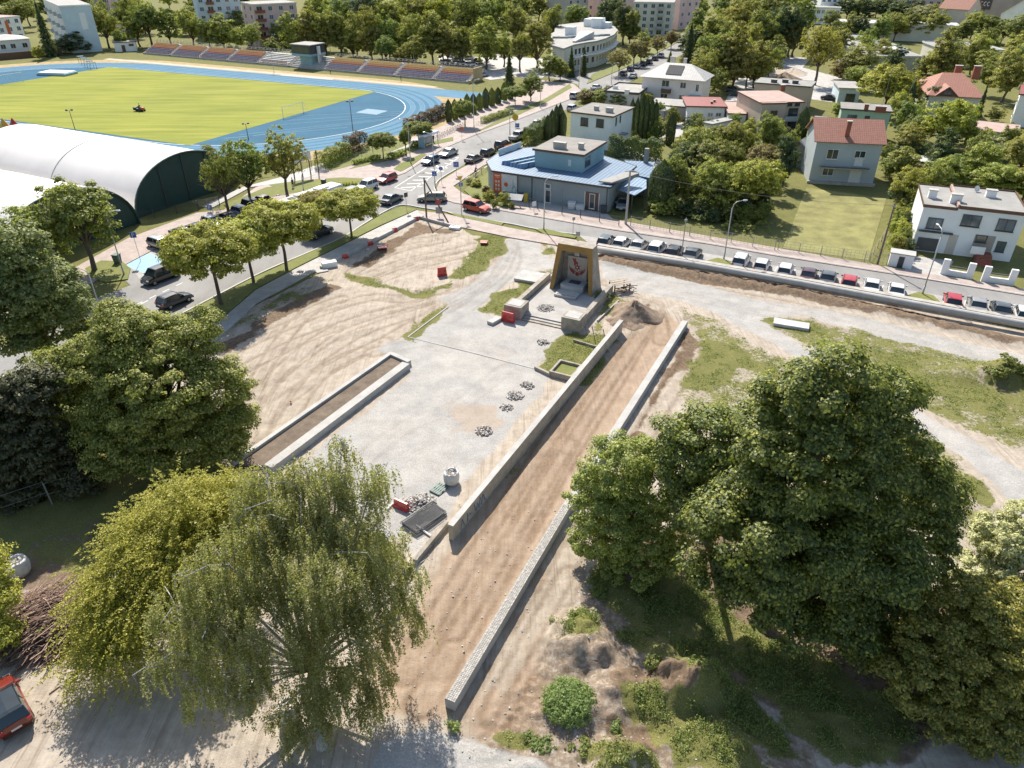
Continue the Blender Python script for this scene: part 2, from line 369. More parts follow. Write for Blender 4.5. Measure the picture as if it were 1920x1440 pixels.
trk *= (site > .3)*(wg < .6)*np.clip(.35+1.3*vnoise(X, Y, .5, 61, 3), 0, 1.3); trk = np.clip(trk, 0, 1)
Z -= trk*.05*(1-wv); trk = trk*(1-.72*wv)
stain = wsum([([(835,762),(925,765),(945,800),(900,825),(850,810),(830,790)], .9),([(900,640),(960,650),(990,690),(930,700)], .45),([(800,720),(860,730),(850,760),(790,760)], .4)], 2.2, 63, 2.6)
Z = np.where(site > 0, Z, 0)-.012
ny_, nx_ = X.shape
me = bpy.data.meshes.new('ground'); vid = np.arange(ny_*nx_).reshape(ny_, nx_)
q = np.stack([vid[:-1,:-1], vid[:-1,1:], vid[1:,1:], vid[1:,:-1]], -1).reshape(-1, 4)
me.vertices.add(ny_*nx_); me.vertices.foreach_set('co', np.stack([X, Y, Z], -1).astype('f').ravel())
me.loops.add(q.size); me.loops.foreach_set('vertex_index', q.ravel().astype('i'))
me.polygons.add(len(q)); me.polygons.foreach_set('loop_start', np.arange(0, q.size, 4, dtype='i')); me.polygons.foreach_set('loop_total', np.full(len(q), 4, 'i'))
me.polygons.foreach_set('use_smooth', np.ones(len(q), bool)); me.update(calc_edges=True)
at_ = me.color_attributes.new('wa', 'FLOAT_COLOR', 'POINT'); at_.data.foreach_set('color', np.stack([wg, wv, ws, wt], -1).astype('f').ravel())
sitew = np.where(site > -.2, 1.0, 0.0)
at_ = me.color_attributes.new('wb', 'FLOAT_COLOR', 'POINT'); at_.data.foreach_set('color', np.stack([sandm, trk, stain, sitew], -1).astype('f').ravel())
m, nt, b = newmat('ground')
p = wpos(nt); A = nd(nt, 'ShaderNodeAttribute', attribute_name='wa'); B = nd(nt, 'ShaderNodeAttribute', attribute_name='wb')
sa = nd(nt, 'ShaderNodeSeparateColor'); nt.links.new(A.outputs['Color'], sa.inputs[0]); sb = nd(nt, 'ShaderNodeSeparateColor'); nt.links.new(B.outputs['Color'], sb.inputs[0])
nf = noise(nt, p, 3.2, 8, .7); nm = noise(nt, p, .55, 6, .65); nl = noise(nt, p, .11, 4, .6)
ngr = noise(nt, p, 14, 4, .75)
s1 = noise(nt, mapv(nt, p, (1.6, .12, 1), (0, 0, math.radians(26.2))), 1.6, 6, .7)
s2 = noise(nt, mapv(nt, p, (1.2, .13, 1), (0, 0, math.radians(62))), 1.5, 6, .7, dist=.6)
streak = mixc(nt, .45, mixc(nt, sb.outputs[0], s1, s2), noise(nt, p, 1.1, 7, .68)); s1 = mixc(nt, .5, s1, noise(nt, p, .9, 7, .7))
def thr(w, n, lo=.42, hi=.58, k=.62):
    v = mth(nt, 'ADD', w, mth(nt, 'MULTIPLY', mth(nt, 'SUBTRACT', n, .5), k))
    r = nd(nt, 'ShaderNodeMapRange', interpolation_type='SMOOTHSTEP'); r.inputs[1].default_value = lo; r.inputs[2].default_value = hi
    nt.links.new(v, r.inputs[0]); return r.outputs[0]
sand = ramp(nt, streak, [(.32, (.31,.262,.21)), (.48, (.405,.352,.29)), (.64, (.475,.42,.352))])
ln2 = noise(nt, mapv(nt, p, (3.4, .16, 1), (0, 0, math.radians(62))), 1.2, 5, .75, dist=.9); ln1 = noise(nt, mapv(nt, p, (3.8, .10, 1), (0, 0, math.radians(26.2))), 1.2, 5, .75, dist=.4)
ruts = ramp(nt, mixc(nt, sb.outputs[0], ln1, ln2), [(.36, (1,1,1)), (.47, (0,0,0))])
sand = mixc(nt, mth(nt, 'MULTIPLY', ruts, .55), sand, (.235,.185,.14))
sand = mixc(nt, .38, sand, ramp(nt, nm, [(.3, (.36,.34,.33)), (.68, (.66,.66,.66))]), 'OVERLAY')
sand = mixc(nt, mth(nt, 'MULTIPLY', thr(nf, nm, .60, .70, .3), .35), sand, (.20,.155,.115))
tan = ramp(nt, s1, [(.33, (.275,.203,.145)), (.5, (.36,.275,.203)), (.66, (.43,.34,.262))])
tan = mixc(nt, .5, tan, ramp(nt, nm, [(.3, (.4,.4,.4)), (.7, (.62,.62,.62))]), 'OVERLAY')
tan = mixc(nt, mth(nt, 'MULTIPLY', ruts, .35), tan, (.26,.19,.13))
c = mixc(nt, thr(A.outputs['Alpha'], nm, .3, .7, .5), sand, tan)
soil = ramp(nt, nf, [(.3, (.10,.07,.048)), (.55, (.20,.145,.10)), (.75, (.32,.245,.175))])
c = mixc(nt, thr(sa.outputs[2], nf, .38, .62, .7), c, soil)
grv = ramp(nt, noise(nt, p, 9, 6, .8), [(.28, (.24,.24,.237)), (.5, (.39,.39,.385)), (.7, (.53,.528,.52))])
grv = mixc(nt, .6, grv, ramp(nt, nm, [(.28, (.36,.35,.34)), (.7, (.64,.63,.61))]), 'OVERLAY')
grv = mixc(nt, mth(nt, 'MULTIPLY', ramp(nt, noise(nt, p, 1.7, 8, .75), [(.34, (1,1,1)), (.46, (0,0,0))]), .4), grv, (.30,.285,.27))
grv = mixc(nt, .35, grv, ramp(nt, nl, [(.4, (.42,.40,.38)), (.62, (.58,.52,.46))]), 'OVERLAY')
c = mixc(nt, thr(sa.outputs[1], nf, .4, .6, .45), c, grv)
c = mixc(nt, mth(nt, 'MULTIPLY', thr(sb.outputs[2], nm, .35, .65, .4), .55), c, (.40,.30,.215))
c = mixc(nt, mth(nt, 'MULTIPLY', mth(nt, 'MULTIPLY', sb.outputs[1], ramp(nt, nf, [(.3, (.6,.6,.6)), (.55, (1,1,1))])), .9), c, mixc(nt, 1.0, c, (.62,.57,.52), 'MULTIPLY'))
gr = ramp(nt, ngr, [(.3, (.075,.080,.028)), (.5, (.155,.155,.058)), (.72, (.27,.25,.115))])
gr = mixc(nt, .6, gr, ramp(nt, nm, [(.3, (.36,.40,.30)), (.72, (.70,.66,.56))]), 'OVERLAY')
gm = thr(sa.outputs[0], mixc(nt, .5, nm, nf), .46, .60, 1.25)
c = mixc(nt, gm, c, gr)
nt.links.new(c, b.inputs['Base Color']); b.inputs['Roughness'].default_value = .95; b.inputs['Specular IOR Level'].default_value = .15
hb = mth(nt, 'ADD', mth(nt, 'MULTIPLY', nf, .6), mth(nt, 'MULTIPLY', ngr, .4)); bump(nt, b, hb, .75, .12)
me.materials.append(m); ground = bpy.data.objects.new('ground', me); C.objects.link(ground); struct(ground)

# ---------------------------------------------------------------- paved surfaces
m, nt, b = newmat('asphalt')
p = wpos(nt); n1 = noise(nt, p, .13, 5, .6); n2 = noise(nt, p, 7, 5, .8); n3 = noise(nt, mapv(nt, p, (1, .12, 1), (0, 0, math.radians(25))), .7, 5, .6)
c = ramp(nt, n1, [(.35, (.205,.20,.195)), (.65, (.27,.262,.252))]); c = mixc(nt, .5, c, ramp(nt, n2, [(.3, (.34,.34,.34)), (.7, (.66,.66,.66))]), 'OVERLAY')
c = mixc(nt, .35, c, ramp(nt, n3, [(.35, (.38,.38,.38)), (.65, (.6,.6,.6))]), 'OVERLAY')
nt.links.new(c, b.inputs['Base Color']); b.inputs['Roughness'].default_value = .85; bump(nt, b, n2, .25, .01)
plain('asphalt_patch', (.20,.195,.19), .85, .15, .8)
tiles('pave_pink', (.36,.295,.265), (.42,.35,.32), (.31,.25,.22), 4.0, rough=.85, space='World', rot=(0,0,.45))
tiles('pave_grey', (.40,.385,.37), (.47,.455,.435), (.30,.29,.28), 3.0, rough=.85, space='World', rot=(0,0,.45))
tiles('pave_bay', (.34,.325,.31), (.41,.395,.375), (.24,.23,.22), 4.0, rough=.85, space='World', rot=(0,0,.2))
plain('kerb', (.48,.47,.44), .85, .12, 1.0)
plain('white_paint', (.62,.62,.60), .7, .12, 3.0)
plain('blue_paint', (.22,.40,.52), .7, .16, 1.2)
m, nt, b = newmat('verge')
p = wpos(nt); n1 = noise(nt, p, .4, 6, .7); n2 = noise(nt, p, 11, 5, .8)
c = ramp(nt, n2, [(.3, (.085,.10,.028)), (.52, (.165,.18,.052)), (.74, (.28,.28,.11))]); c = mixc(nt, .6, c, ramp(nt, n1, [(.3, (.38,.42,.34)), (.7, (.70,.65,.56))]), 'OVERLAY')
nt.links.new(c, b.inputs['Base Color']); b.inputs['Roughness'].default_value = .95; bump(nt, b, n2, .6, .05)
SLN = [0]
def slab(name, pts, ztop, mat, z0=-.15, world=False):
    SLN[0] += 1; ztop += ((SLN[0]-1) % 9)*.0006
    P = pts if world else W(pts)
    return struct(MB().prism(P, z0, ztop).obj(name, M[mat]))
def strip(name, line, wd, z0, z1, mat, world=False, parent=None, kind=True):
    P = [Vector(q) for q in (line if world else W(line))]; L = []; R = []
    for i, q in enumerate(P):
        d = (P[min(i+1, len(P)-1)]-P[max(i-1, 0)]); d.z = 0; d.normalize(); n = Vector((-d.y, d.x, 0))*wd/2
        L.append(q+n); R.append(q-n)
    mb = MB()
    for i in range(len(P)-1):
        mb.hexa([(R[i].x,R[i].y,z0),(R[i+1].x,R[i+1].y,z0),(L[i+1].x,L[i+1].y,z0),(L[i].x,L[i].y,z0)],[(R[i].x,R[i].y,z1),(R[i+1].x,R[i+1].y,z1),(L[i+1].x,L[i+1].y,z1),(L[i].x,L[i].y,z1)])
    o = mb.obj(name, M[mat], parent)
    if kind and parent is None: struct(o)
    return o
AVE_E = [(-260,860),(0,745),(200,656),(325,597),(480,517),(560,482),(640,447),(680,422),(720,398),(752,385),(790,390),(838,398),(870,407),(955,420),(1005,430),(1085,441),(1120,470)]
PIPE = [(1120,472),(1300,501),(1500,536),(1700,573),(1920,614),(2100,650)]
NORTH = [(2100,585),(1920,553),(1767,529),(1695,516),(1457,479),(1325,456),(1150,430),(1090,420),(925,391),(850,379),(830,372),(815,355),(823,338),(855,318),(907,288),(1000,243),(1062,205),(1092,180),(1160,165),(1215,135),(1262,112),(1330,72),(1385,40)]
WEST = [(1335,35),(1262,70),(1205,100),(1150,122),(1098,138),(1080,128),(1020,118),(930,100),(925,112),(1000,138),(1082,158),(1092,172),(1067,185),(958,227),(887,252),(828,277),(807,290),(758,322),(700,345),(660,352),(600,366),(545,378),(470,385),(395,412),(330,442),(232,495),(228,520),(245,535),(180,560),(0,650),(-260,780)]
slab('road', AVE_E+PIPE+NORTH+WEST, .02, 'asphalt')
# side lane paving west of the avenue (bike-path), plaza, grass verges
slab('pavement', [(-260,770),(0,615),(120,560),(230,500),(330,447),(395,416),(470,388),(545,380),(660,354),(700,346),(760,325),(830,280),(890,254),(960,229),(1068,187),(1090,170),(1075,158),(1010,150),(985,170),(900,205),(800,250),(700,282),(620,300),(590,315),(480,352),(420,395),(370,400),(240,448),(110,520),(-260,700)], .11, 'pave_pink')
slab('path', [(400,390),(470,352),(560,340),(640,310),(760,280),(820,262),(800,255),(700,285),(600,308),(540,330),(455,352),(380,388)], .125, 'pave_grey')
slab('pavement', [(405,640),(200,780),(140,800),(410,605),(480,545),(555,505),(655,455),(715,425),(782,395),(800,402),(785,411),(700,452),(630,495),(585,513),(480,570)], .11, 'pave_grey')
slab('pavement', [(782,396),(835,402),(955,428),(1110,457),(1122,470),(1100,470),(955,446),(850,424),(800,412)], .11, 'pave_pink')
slab('pavement', [(838,376),(850,381),(925,393),(1090,422),(1150,432),(1325,458),(1457,481),(1695,518),(1920,555),(2100,587),(2100,572),(1900,540),(1690,506),(1480,470),(1190,420),(1130,408),(950,385),(870,365),(850,350),(905,312),(930,300),(912,292),(857,321),(825,341),(818,356)], .11, 'pave_pink')
GRV = [('verge', [(-200,838),(0,748),(200,659),(325,600),(480,520),(560,484),(640,449),(680,425),(720,401),(752,389),(782,394),(715,423),(655,453),(555,503),(480,543),(410,603),(300,690),(-200,960)]),
 ('verge', [(505,348),(560,340),(640,334),(700,337),(716,342),(700,349),(650,356),(600,362),(530,360)]),
 ('verge', [(738,318),(750,308),(790,290),(800,291),(772,312),(752,323)]),
 ('verge', [(838,399),(870,405),(945,419),(940,424),(860,408)]),
 ('verge', [(1004,431),(1020,430),(1082,444),(1078,448),(1020,440)]),
 ('verge', [(1068,158),(1072,165),(1020,195),(960,222),(900,247),(890,250),(960,212),(1020,187)]),
 ('verge', [(160,505),(190,490),(230,492),(245,505),(240,525),(200,530),(170,522)]),
 ('verge', [(1318,492),(1345,485),(1372,492),(1378,502),(1362,510),(1330,505)]),
 ('verge', [(1698,556),(1722,549),(1750,556),(1762,568),(1750,578),(1712,570)]),
 ('verge', [(600,300),(700,268),(760,262),(770,270),(700,300),(620,322)]),
 ('verge', [(655,318),(740,300),(800,275),(850,265),(850,258),(780,272),(700,298)]),
 ('verge', [(1100,158),(1210,112),(1270,80),(1262,76),(1190,105),(1110,140)]),
 ('verge', [(500,352),(560,348),(570,360),(500,372),(430,392),(420,385)]),
 ('verge', [(870,358),(905,328),(930,320),(960,385),(950,392),(890,375)])]
for i, (mt, pts) in enumerate(GRV): slab('ground', pts, .14+.004*(i % 3), mt)
# kerbs
for line in (AVE_E[2:16], NORTH[0:14], WEST[11:24]): strip('kerb', smooth_line(line, 4), .22, -.1, .135, 'kerb')
# parking bays
def lerp(a, b, t): return (a[0]+(b[0]-a[0])*t, a[1]+(b[1]-a[1])*t)
slab('pavement', [(1085,441),(1340,478),(1650,535),(1920,582),(2080,612),(2080,645),(1920,612),(1700,571),(1500,534),(1300,499),(1118,468)], .028, 'pave_bay', z0=0)
slab('pavement', [(395,416),(330,444),(240,497),(268,530),(330,500),(380,470),(430,440),(480,418),(560,385),(545,381),(470,388)], .028, 'pave_bay', z0=0)
struct(MB().prism(W([(228,495),(282,475),(330,498),(272,514)]), .0, .034).obj('parking_bay', M['blue_paint'])); 
# markings
MK = MB()
def mark(a, b, wd=.14, z=.028, mb=None):
    a = G(*a); b = G(*b); d = (b-a); d.z = 0; n = Vector((-d.y, d.x, 0)).normalized()*wd/2
    (mb or MK).add([(a+n)+Vector((0,0,z)),(a-n)+Vector((0,0,z)),(b-n)+Vector((0,0,z)),(b+n)+Vector((0,0,z))], [(0,1,2,3)])
def dash(a, b, n, wd=.14, duty=.5):
    for i in range(n): mark(lerp(a, b, i/n), lerp(a, b, (i+duty)/n), wd)
dash((-100,760),(300,552),9); dash((255,572),(480,465),9); dash((560,430),(700,365),7)
dash((855,345),(1065,225),12); mark((620,410),(700,372),.14)
for i in range(7): mark((752+i*2+i*9,352-i*7),(792+i*5,352-i*6-2),.35)      # hatched islands
mark((740,352),(770,358),.15); mark((740,352),(822,300),.15); mark((770,358),(858,297),.15)
for i in range(5): mark((818+i*8,318-i*6),(832+i*7,322-i*6.5),.3)
for i in range(8): mark((815+i*7,388+i*.5-20),(822+i*7,389+i*.5-20+8),.35) if False else None
for i in range(6): mark((742+i*11,383-i*1.5),(760+i*11,389-i*1.5),.4) if False else None
dash((880,398),(925,404),2,.12)
for t in np.linspace(0, 1, 13):
    a = lerp((1138,452),(1310,480), t*1.0); mark(a, (a[0]-22, a[1]+20), .1, .036)
for k in range(10):
    a = lerp((1392,487),(1690,541), k/9); mark(a, (a[0]-14, a[1]+24), .1, .036)
for k in range(5):
    a = lerp((1772,557),(1925,585), k/4); mark(a, (a[0]-10, a[1]+30), .1, .036)
struct(MK.obj('road_markings', M['white_paint']))
# ================================================================ TREES
def leafmat(name, dark, mid, lite, trans=.35, hue=.03, big=1.0, rough=.55):
    m, nt, b = newmat(name); nt.nodes.remove(b); out = nt.nodes['Material Output']
    g = nd(nt, 'ShaderNodeNewGeometry'); oi = nd(nt, 'ShaderNodeObjectInfo')
    c = ramp(nt, g.outputs['Random Per Island'], [(.05, dark), (.5, mid), (.95, lite)])
    n1 = noise(nt, g.outputs['Position'], .55*big, 3, .6)
    c = mixc(nt, .55, c, ramp(nt, n1, [(.32, (.36,.38,.36)), (.7, (.66,.64,.58))]), 'OVERLAY')
    trans = min(.5, trans*1.25); h = nd(nt, 'ShaderNodeHueSaturation'); nt.links.new(c, h.inputs['Color'])
    nt.links.new(mth(nt, 'ADD', .5-hue, mth(nt, 'MULTIPLY', oi.outputs['Random'], 2*hue)), h.inputs['Hue'])
    nt.links.new(mth(nt, 'ADD', .85, mth(nt, 'MULTIPLY', oi.outputs['Random'], .3)), h.inputs['Value'])
    d = nd(nt, 'ShaderNodeBsdfDiffuse'); t = nd(nt, 'ShaderNodeBsdfTranslucent'); gl = nd(nt, 'ShaderNodeBsdfGlossy'); gl.inputs['Roughness'].default_value = rough
    nt.links.new(h.outputs[0], d.inputs[0]); nt.links.new(mixc(nt, .6, h.outputs[0], (.42,.50,.05)), t.inputs[0])
    gl.inputs[0].default_value = (.8,.85,.75,1)
    m1 = nd(nt, 'ShaderNodeMixShader'); m1.inputs[0].default_value = trans; nt.links.new(d.outputs[0], m1.inputs[1]); nt.links.new(t.outputs[0], m1.inputs[2])
    m2 = nd(nt, 'ShaderNodeMixShader'); m2.inputs[0].default_value = .04; nt.links.new(m1.outputs[0], m2.inputs[1]); nt.links.new(gl.outputs[0], m2.inputs[2])
    nt.links.new(m2.outputs[0], out.inputs['Surface']); return m
leafmat('leaf_green', (.06,.088,.020), (.175,.210,.042), (.42,.42,.09), .36)
leafmat('leaf_olive', (.11,.135,.028), (.30,.300,.058), (.56,.50,.11), .38)
leafmat('leaf_yellow', (.16,.175,.02), (.38,.37,.045), (.66,.58,.11), .42)
leafmat('leaf_dark', (.022,.040,.016), (.055,.085,.032), (.12,.155,.055), .2, .02)
leafmat('leaf_maple', (.035,.055,.013), (.11,.145,.026), (.43,.43,.085), .34, .01)
leafmat('leaf_birch', (.14,.135,.055), (.34,.32,.12), (.58,.54,.28), .40, .01)
leafmat('leaf_pale', (.164,.183,.084), (.345,.351,.152), (.691,.639,.380), .3, .015)
leafmat('leaf_red', (.035,.012,.014), (.10,.028,.032), (.20,.055,.05), .2, .01)
leafmat('leaf_russet', (.127,.088,.043), (.254,.166,.078), (.401,.274,.127), .3, .02)
leafmat('leaf_blossom', (.172,.191,.072), (.413,.383,.160), (.750,.734,.447), .3, .01)
leafmat('leaf_weed', (.077,.128,.029), (.172,.239,.056), (.327,.367,.112), .3, .02)
leafmat('leaf_olive2', (.09,.115,.023), (.25,.285,.055), (.54,.54,.14), .38, .01)
leafmat('leaf_golden', (.08,.10,.018), (.27,.28,.04), (.72,.62,.13), .38, .01)
leafmat('leaf_linden', (.08,.095,.020), (.25,.255,.048), (.54,.51,.12), .38, .01)
leafmat('leaf_pale2', (.073,.101,.030), (.190,.230,.074), (.408,.419,.176), .36, .01)
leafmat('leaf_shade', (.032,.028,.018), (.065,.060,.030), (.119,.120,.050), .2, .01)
leafmat('leaf_feather', (.22,.215,.022), (.43,.40,.045), (.64,.56,.11), .44, .01)
leafmat('leaf_turf', (.10,.14,.03), (.20,.25,.055), (.36,.38,.11), .28, .01)
plain('bark', (.12,.095,.075), .95, .3, 6, bmp=.6, world=False)
plain('bark_birch', (.42,.40,.37), .85, .35, 8, bmp=.3, world=False)
def leaf_quads(pos, nrm, size, asp=.62, rng=RNG, droop=None):
    n = len(pos); nrm = nrm/np.linalg.norm(nrm, axis=1, keepdims=True)
    r = rng.normal(size=(n, 3)) if droop is None else np.tile(np.array([[0,0,-1.0]]), (n, 1))+rng.normal(size=(n, 3))*droop
    t = r-nrm*np.sum(r*nrm, 1, keepdims=True); t /= np.linalg.norm(t, axis=1, keepdims=True)+1e-9
    bb = np.cross(nrm, t); s = (size*rng.uniform(.6, 1.35, n))[:, None]
    a = pos+t*s*.5; c = pos-t*s*.5; k = nrm*s*.10; b = pos+bb*s*.5*asp-k; d = pos-bb*s*.5*asp-k
    return np.stack([a, b, c, d], 1).reshape(-1, 3)
def quad_mesh(name, V, mat):
    n = len(V)//4; me = bpy.data.meshes.new(name)
    me.vertices.add(n*4); me.vertices.foreach_set('co', V.astype('f').ravel())
    me.loops.add(n*4); me.loops.foreach_set('vertex_index', np.arange(n*4, dtype='i'))
    me.polygons.add(n); me.polygons.foreach_set('loop_start', np.arange(0, n*4, 4, dtype='i')); me.polygons.foreach_set('loop_total', np.full(n, 4, 'i'))
    me.update(calc_edges=True)
    if mat: me.materials.append(mat)
    return me
def unit(n, rng): v = rng.normal(size=(n, 3)); return v/np.linalg.norm(v, axis=1, keepdims=True)
def crown(lobes, n_leaf, size, clump=.9, per=60, inner=.25, seed=1, asp=.62, squash=.8, low=-.75):
    """lobes: (centre, radii). Leaf clumps sit over each lobe, facing out, uneven in size so gaps and bumps show."""
    rng = np.random.default_rng(seed); area = np.array([(r[0]*r[1]+r[1]*r[2]+r[0]*r[2]) for c, r in lobes]); out = []
    nc = max(4, n_leaf//per); cnt = np.maximum(2, (area/area.sum()*nc)).astype(int)
    for (c, r), k in zip(lobes, cnt):
        u = unit(k*3, rng); u = u[u[:, 2] > low][:k]; k = len(u)
        rad = np.where(rng.random(k) < inner, rng.uniform(.35, .8, k), rng.uniform(.80, 1.14, k))
        cc = np.array(c)+u*np.array(r)*rad[:, None]
        cr = clump*rng.uniform(.55, 1.35, k)
        m = (per*rng.uniform(.6, 1.4, k)).astype(int); idx = np.repeat(np.arange(k), m); n = len(idx)
        v = unit(n, rng); v[:, 2] = np.abs(v[:, 2])*.75+v[:, 2]*.25
        p = cc[idx]+v*(cr[idx]*rng.uniform(.55, 1.08, n))[:, None]*np.array([1, 1, squash])
        nr = v*.85+u[idx]*.3+unit(n, rng)*.5+np.array([0,-.08,.6])
        out.append(leaf_quads(p, nr, size, asp, rng))
    return np.concatenate(out)
def trunk_mesh(name, base, lobes, r, mat, seed=1, n=9):
    random.seed(seed); mb = MB(); b = Vector(base); cs = [Vector(c) for c, _ in lobes]; rr = [q for _, q in lobes]
    top = sum(cs, Vector())/len(cs); zmin = min(c.z-q[2] for c, q in zip(cs, rr)); fork = b.lerp(Vector((top.x, top.y, max(zmin, b.z+.2*(top.z-b.z)))), 1.0)
    fork.z = max(b.z+.18*(top.z-b.z), min(fork.z+r*2, top.z))
    mb.tube([b-Vector((0,0,r)), b+Vector((0,0,r)), b.lerp(fork, .5)+Vector((random.uniform(-1,1)*r*.5,random.uniform(-1,1)*r*.5,0)), fork, fork.lerp(top, .6)], [r*1.35, r*1.05, r*.85, r*.75, r*.45], n)
    for c, q in zip(cs, rr):
        mid = fork.lerp(c, .5)+Vector((random.uniform(-1,1)*r, random.uniform(-1,1)*r, random.uniform(0,1)*r))
        mb.tube([fork-Vector((0,0,r*.6)), mid, c], [r*.5, r*.3, r*.12], 6)
        for _ in range(3):
            e = c+Vector((random.uniform(-1,1)*q[0], random.uniform(-1,1)*q[1], random.uniform(-.3,.9)*q[2]))*.7
            mb.tube([mid, mid.lerp(e, .5)+Vector((0,0,r*.5)), e], [r*.2, r*.12, r*.04], 5)
    return mb.mesh(name, mat, True)
# ---- prototypes in unit space (height 1, width 1)
PROTO = {}
def lobes_round(seed, n=9, zc=.56, rz=.42, rxy=.48):
    rnd = random.Random(seed); L = [((0,0,zc), (rxy*.62, rxy*.62, rz*.75))]
    for i in range(n):
        a = 2*math.pi*i/n*1.0+rnd.uniform(-.3,.3); h = rnd.uniform(-.75, .9); rr = math.sqrt(max(.08, 1-h*h))*rxy*rnd.uniform(.5,.72)
        s = rnd.uniform(.42,.62)
        L.append(((rr*math.cos(a), rr*math.sin(a), zc+h*rz*.62), (rxy*s, rxy*s, rz*s*.9)))
    return L
def add_proto(kind, i, V, tm): PROTO.setdefault(kind, []).append((quad_mesh('crown', V, None), tm))
def tnorm(V):                               # normalise so the crown fills the unit box
    V = V.copy(); w_ = max(np.percentile(V[:,0], 99.5)-np.percentile(V[:,0], .5), np.percentile(V[:,1], 99.5)-np.percentile(V[:,1], .5))
    V[:, :2] /= w_; V[:, 2] /= np.percentile(V[:, 2], 99.8); return V
for i in range(5):
    L = lobes_round(40+i, 9); add_proto('round', i, tnorm(crown(L, 15000, .038, .092, 80, .15, seed=i)), trunk_mesh('trunk', (0,0,0), L, .028, None, i, 7))
for i in range(4):
    L = lobes_round(70+i, 9, .52, .47, .42); add_proto('tall', i, tnorm(crown(L, 15000, .040, .088, 80, .15, seed=20+i, low=-.9)), trunk_mesh('trunk', (0,0,0), L, .024, None, i, 7))
for i in range(2):
    L = [((0,0,.66), (.46,.46,.25))]+[((.27*math.cos(a), .27*math.sin(a), .64+.06*math.sin(3*a)), (.24,.24,.20)) for a in np.arange(0, 6.2, .78)]
    add_proto('globe', i, tnorm(crown(L, 42000, .030, .080, 100, .1, seed=30+i, low=-.6)), trunk_mesh('trunk', (0,0,0), [((0,0,.72),(.3,.3,.2))], .024, None, i, 8))
for i in range(3):
    L = lobes_round(90+i, 7, .42, .42, .46); add_proto('bush', i, tnorm(crown(L, 7000, .052, .11, 55, .15, seed=50+i, low=-.98)), None)
for i in range(2):
    L = lobes_round(110+i, 10, .58, .38, .46); add_proto('loose', i, tnorm(crown(L, 11000, .034, .06, 30, inner=.5, seed=60+i)), trunk_mesh('trunk', (0,0,0), L, .024, None, i, 7))
rg = np.random.default_rng(5)
for i in range(2):                          # spruce: whorls of drooping boughs
    n = 7500; h = 1-rg.random(n)**.62*.97; lay = .5+.5*np.sin(h*62+rg.uniform(-.6,.6,n)); rad = (1-h)**.85*.5*(.55+.45*lay)*rg.uniform(.35,1.05,n)
    a = rg.random(n)*2*math.pi+.0; a += .35*np.sin(a*7+h*31); p = np.stack([rad*np.cos(a), rad*np.sin(a), h-rad*.18], 1)
    nr = np.stack([np.cos(a)*.5, np.sin(a)*.5, np.full(n, .8)], 1)+unit(n, rg)*.5
    mb = MB().tube([(0,0,-.02),(0,0,.5),(0,0,.96)], [.028,.018,.004], 6); add_proto('spruce', i, leaf_quads(p, nr, .050, .5, rg), mb.mesh('trunk', None, True))
for i in range(2):                          # clipped thuja column
    n = 5000; h = rg.random(n); rad = .5*np.clip(np.where(h < .7, .82+.18*np.sin(h*3), (1-((h-.7)/.3)**1.7)*.95), 0.03, 1)*rg.uniform(.80,1.03,n)
    a = rg.random(n)*2*math.pi; p = np.stack([rad*np.cos(a), rad*np.sin(a), h], 1)
    nr = np.stack([np.cos(a), np.sin(a), h*1.2], 1)+unit(n, rg)*.55; add_proto('thuja', i, leaf_quads(p, nr, .075, .5, rg), None)
for i in range(2):                          # hedge block, unit cube base at z=0
    n = 7000; f = rg.random(n); u = rg.uniform(-.5,.5,n); v = rg.uniform(-.5,.5,n); p = np.zeros((n,3)); nr = np.zeros((n,3))
    k = f < .42; p[k] = np.stack([u, v, np.full(n, 1.0)], 1)[k]; nr[k] = (0,0,1)
    k = (f >= .42) & (f < .88); sgn = np.where(rg.random(n) < .5, -1, 1); p[k] = np.stack([u, .5*sgn, v+.5], 1)[k]; nr[k] = np.stack([0*u, sgn, .3+0*u], 1)[k]
    k = f >= .88; p[k] = np.stack([.5*sgn, u, v+.5], 1)[k]; nr[k] = np.stack([sgn, 0*u, .3+0*u], 1)[k]
    p += rg.normal(size=(n,3))*(.006,.06,.04); add_proto('hedge', i, (p, nr), None) if False else PROTO.setdefault('hedge_raw', []).append((p, nr))
KIND_MAT = {}
TREE_N = {}
def plant(kind, name, loc, h, wd, mat, label, cat='tree', group=None, rz=None, wy=None):
    P = PROTO[kind]; i = TREE_N.get(kind, 0); TREE_N[kind] = i+1; cm, tm = P[i % len(P)]
    root = empty(name, loc, rz if rz is not None else (i*2.399) % 6.283, label, cat, group)
    def sub(nm, me, mt):
        o = bpy.data.objects.new(nm, me); C.objects.link(o); o.parent = root
        if len(me.materials) == 0: me.materials.append(None)
        o.material_slots[0].link = 'OBJECT'; o.material_slots[0].material = M[mt]; return o
    if tm is None:
        c = sub('crown', cm, mat); c.name = 'foliage'; c.scale = (wd, wy or wd, h)
    else:
        c = sub('crown', cm, mat); c.scale = (wd, wy or wd, h); t = sub('trunk', tm, 'bark'); t.scale = (h, h, h)
    return root
def tree(kind, xb, yb, yt, wpx, mat, label, name=None, cat='tree', group=None):
    b = G(xb, yb); h = max(.6, hgt(b, yt)); mid = Vector((b.x, b.y, h*.6)); wd = wpx/ppm(mid)
    nm = name or {'spruce':'spruce_tree','thuja':'thuja','bush':'bush','globe':'globe_tree'}.get(kind, 'tree')
    return plant(kind, nm, b, h, wd, mat, label, cat, group)
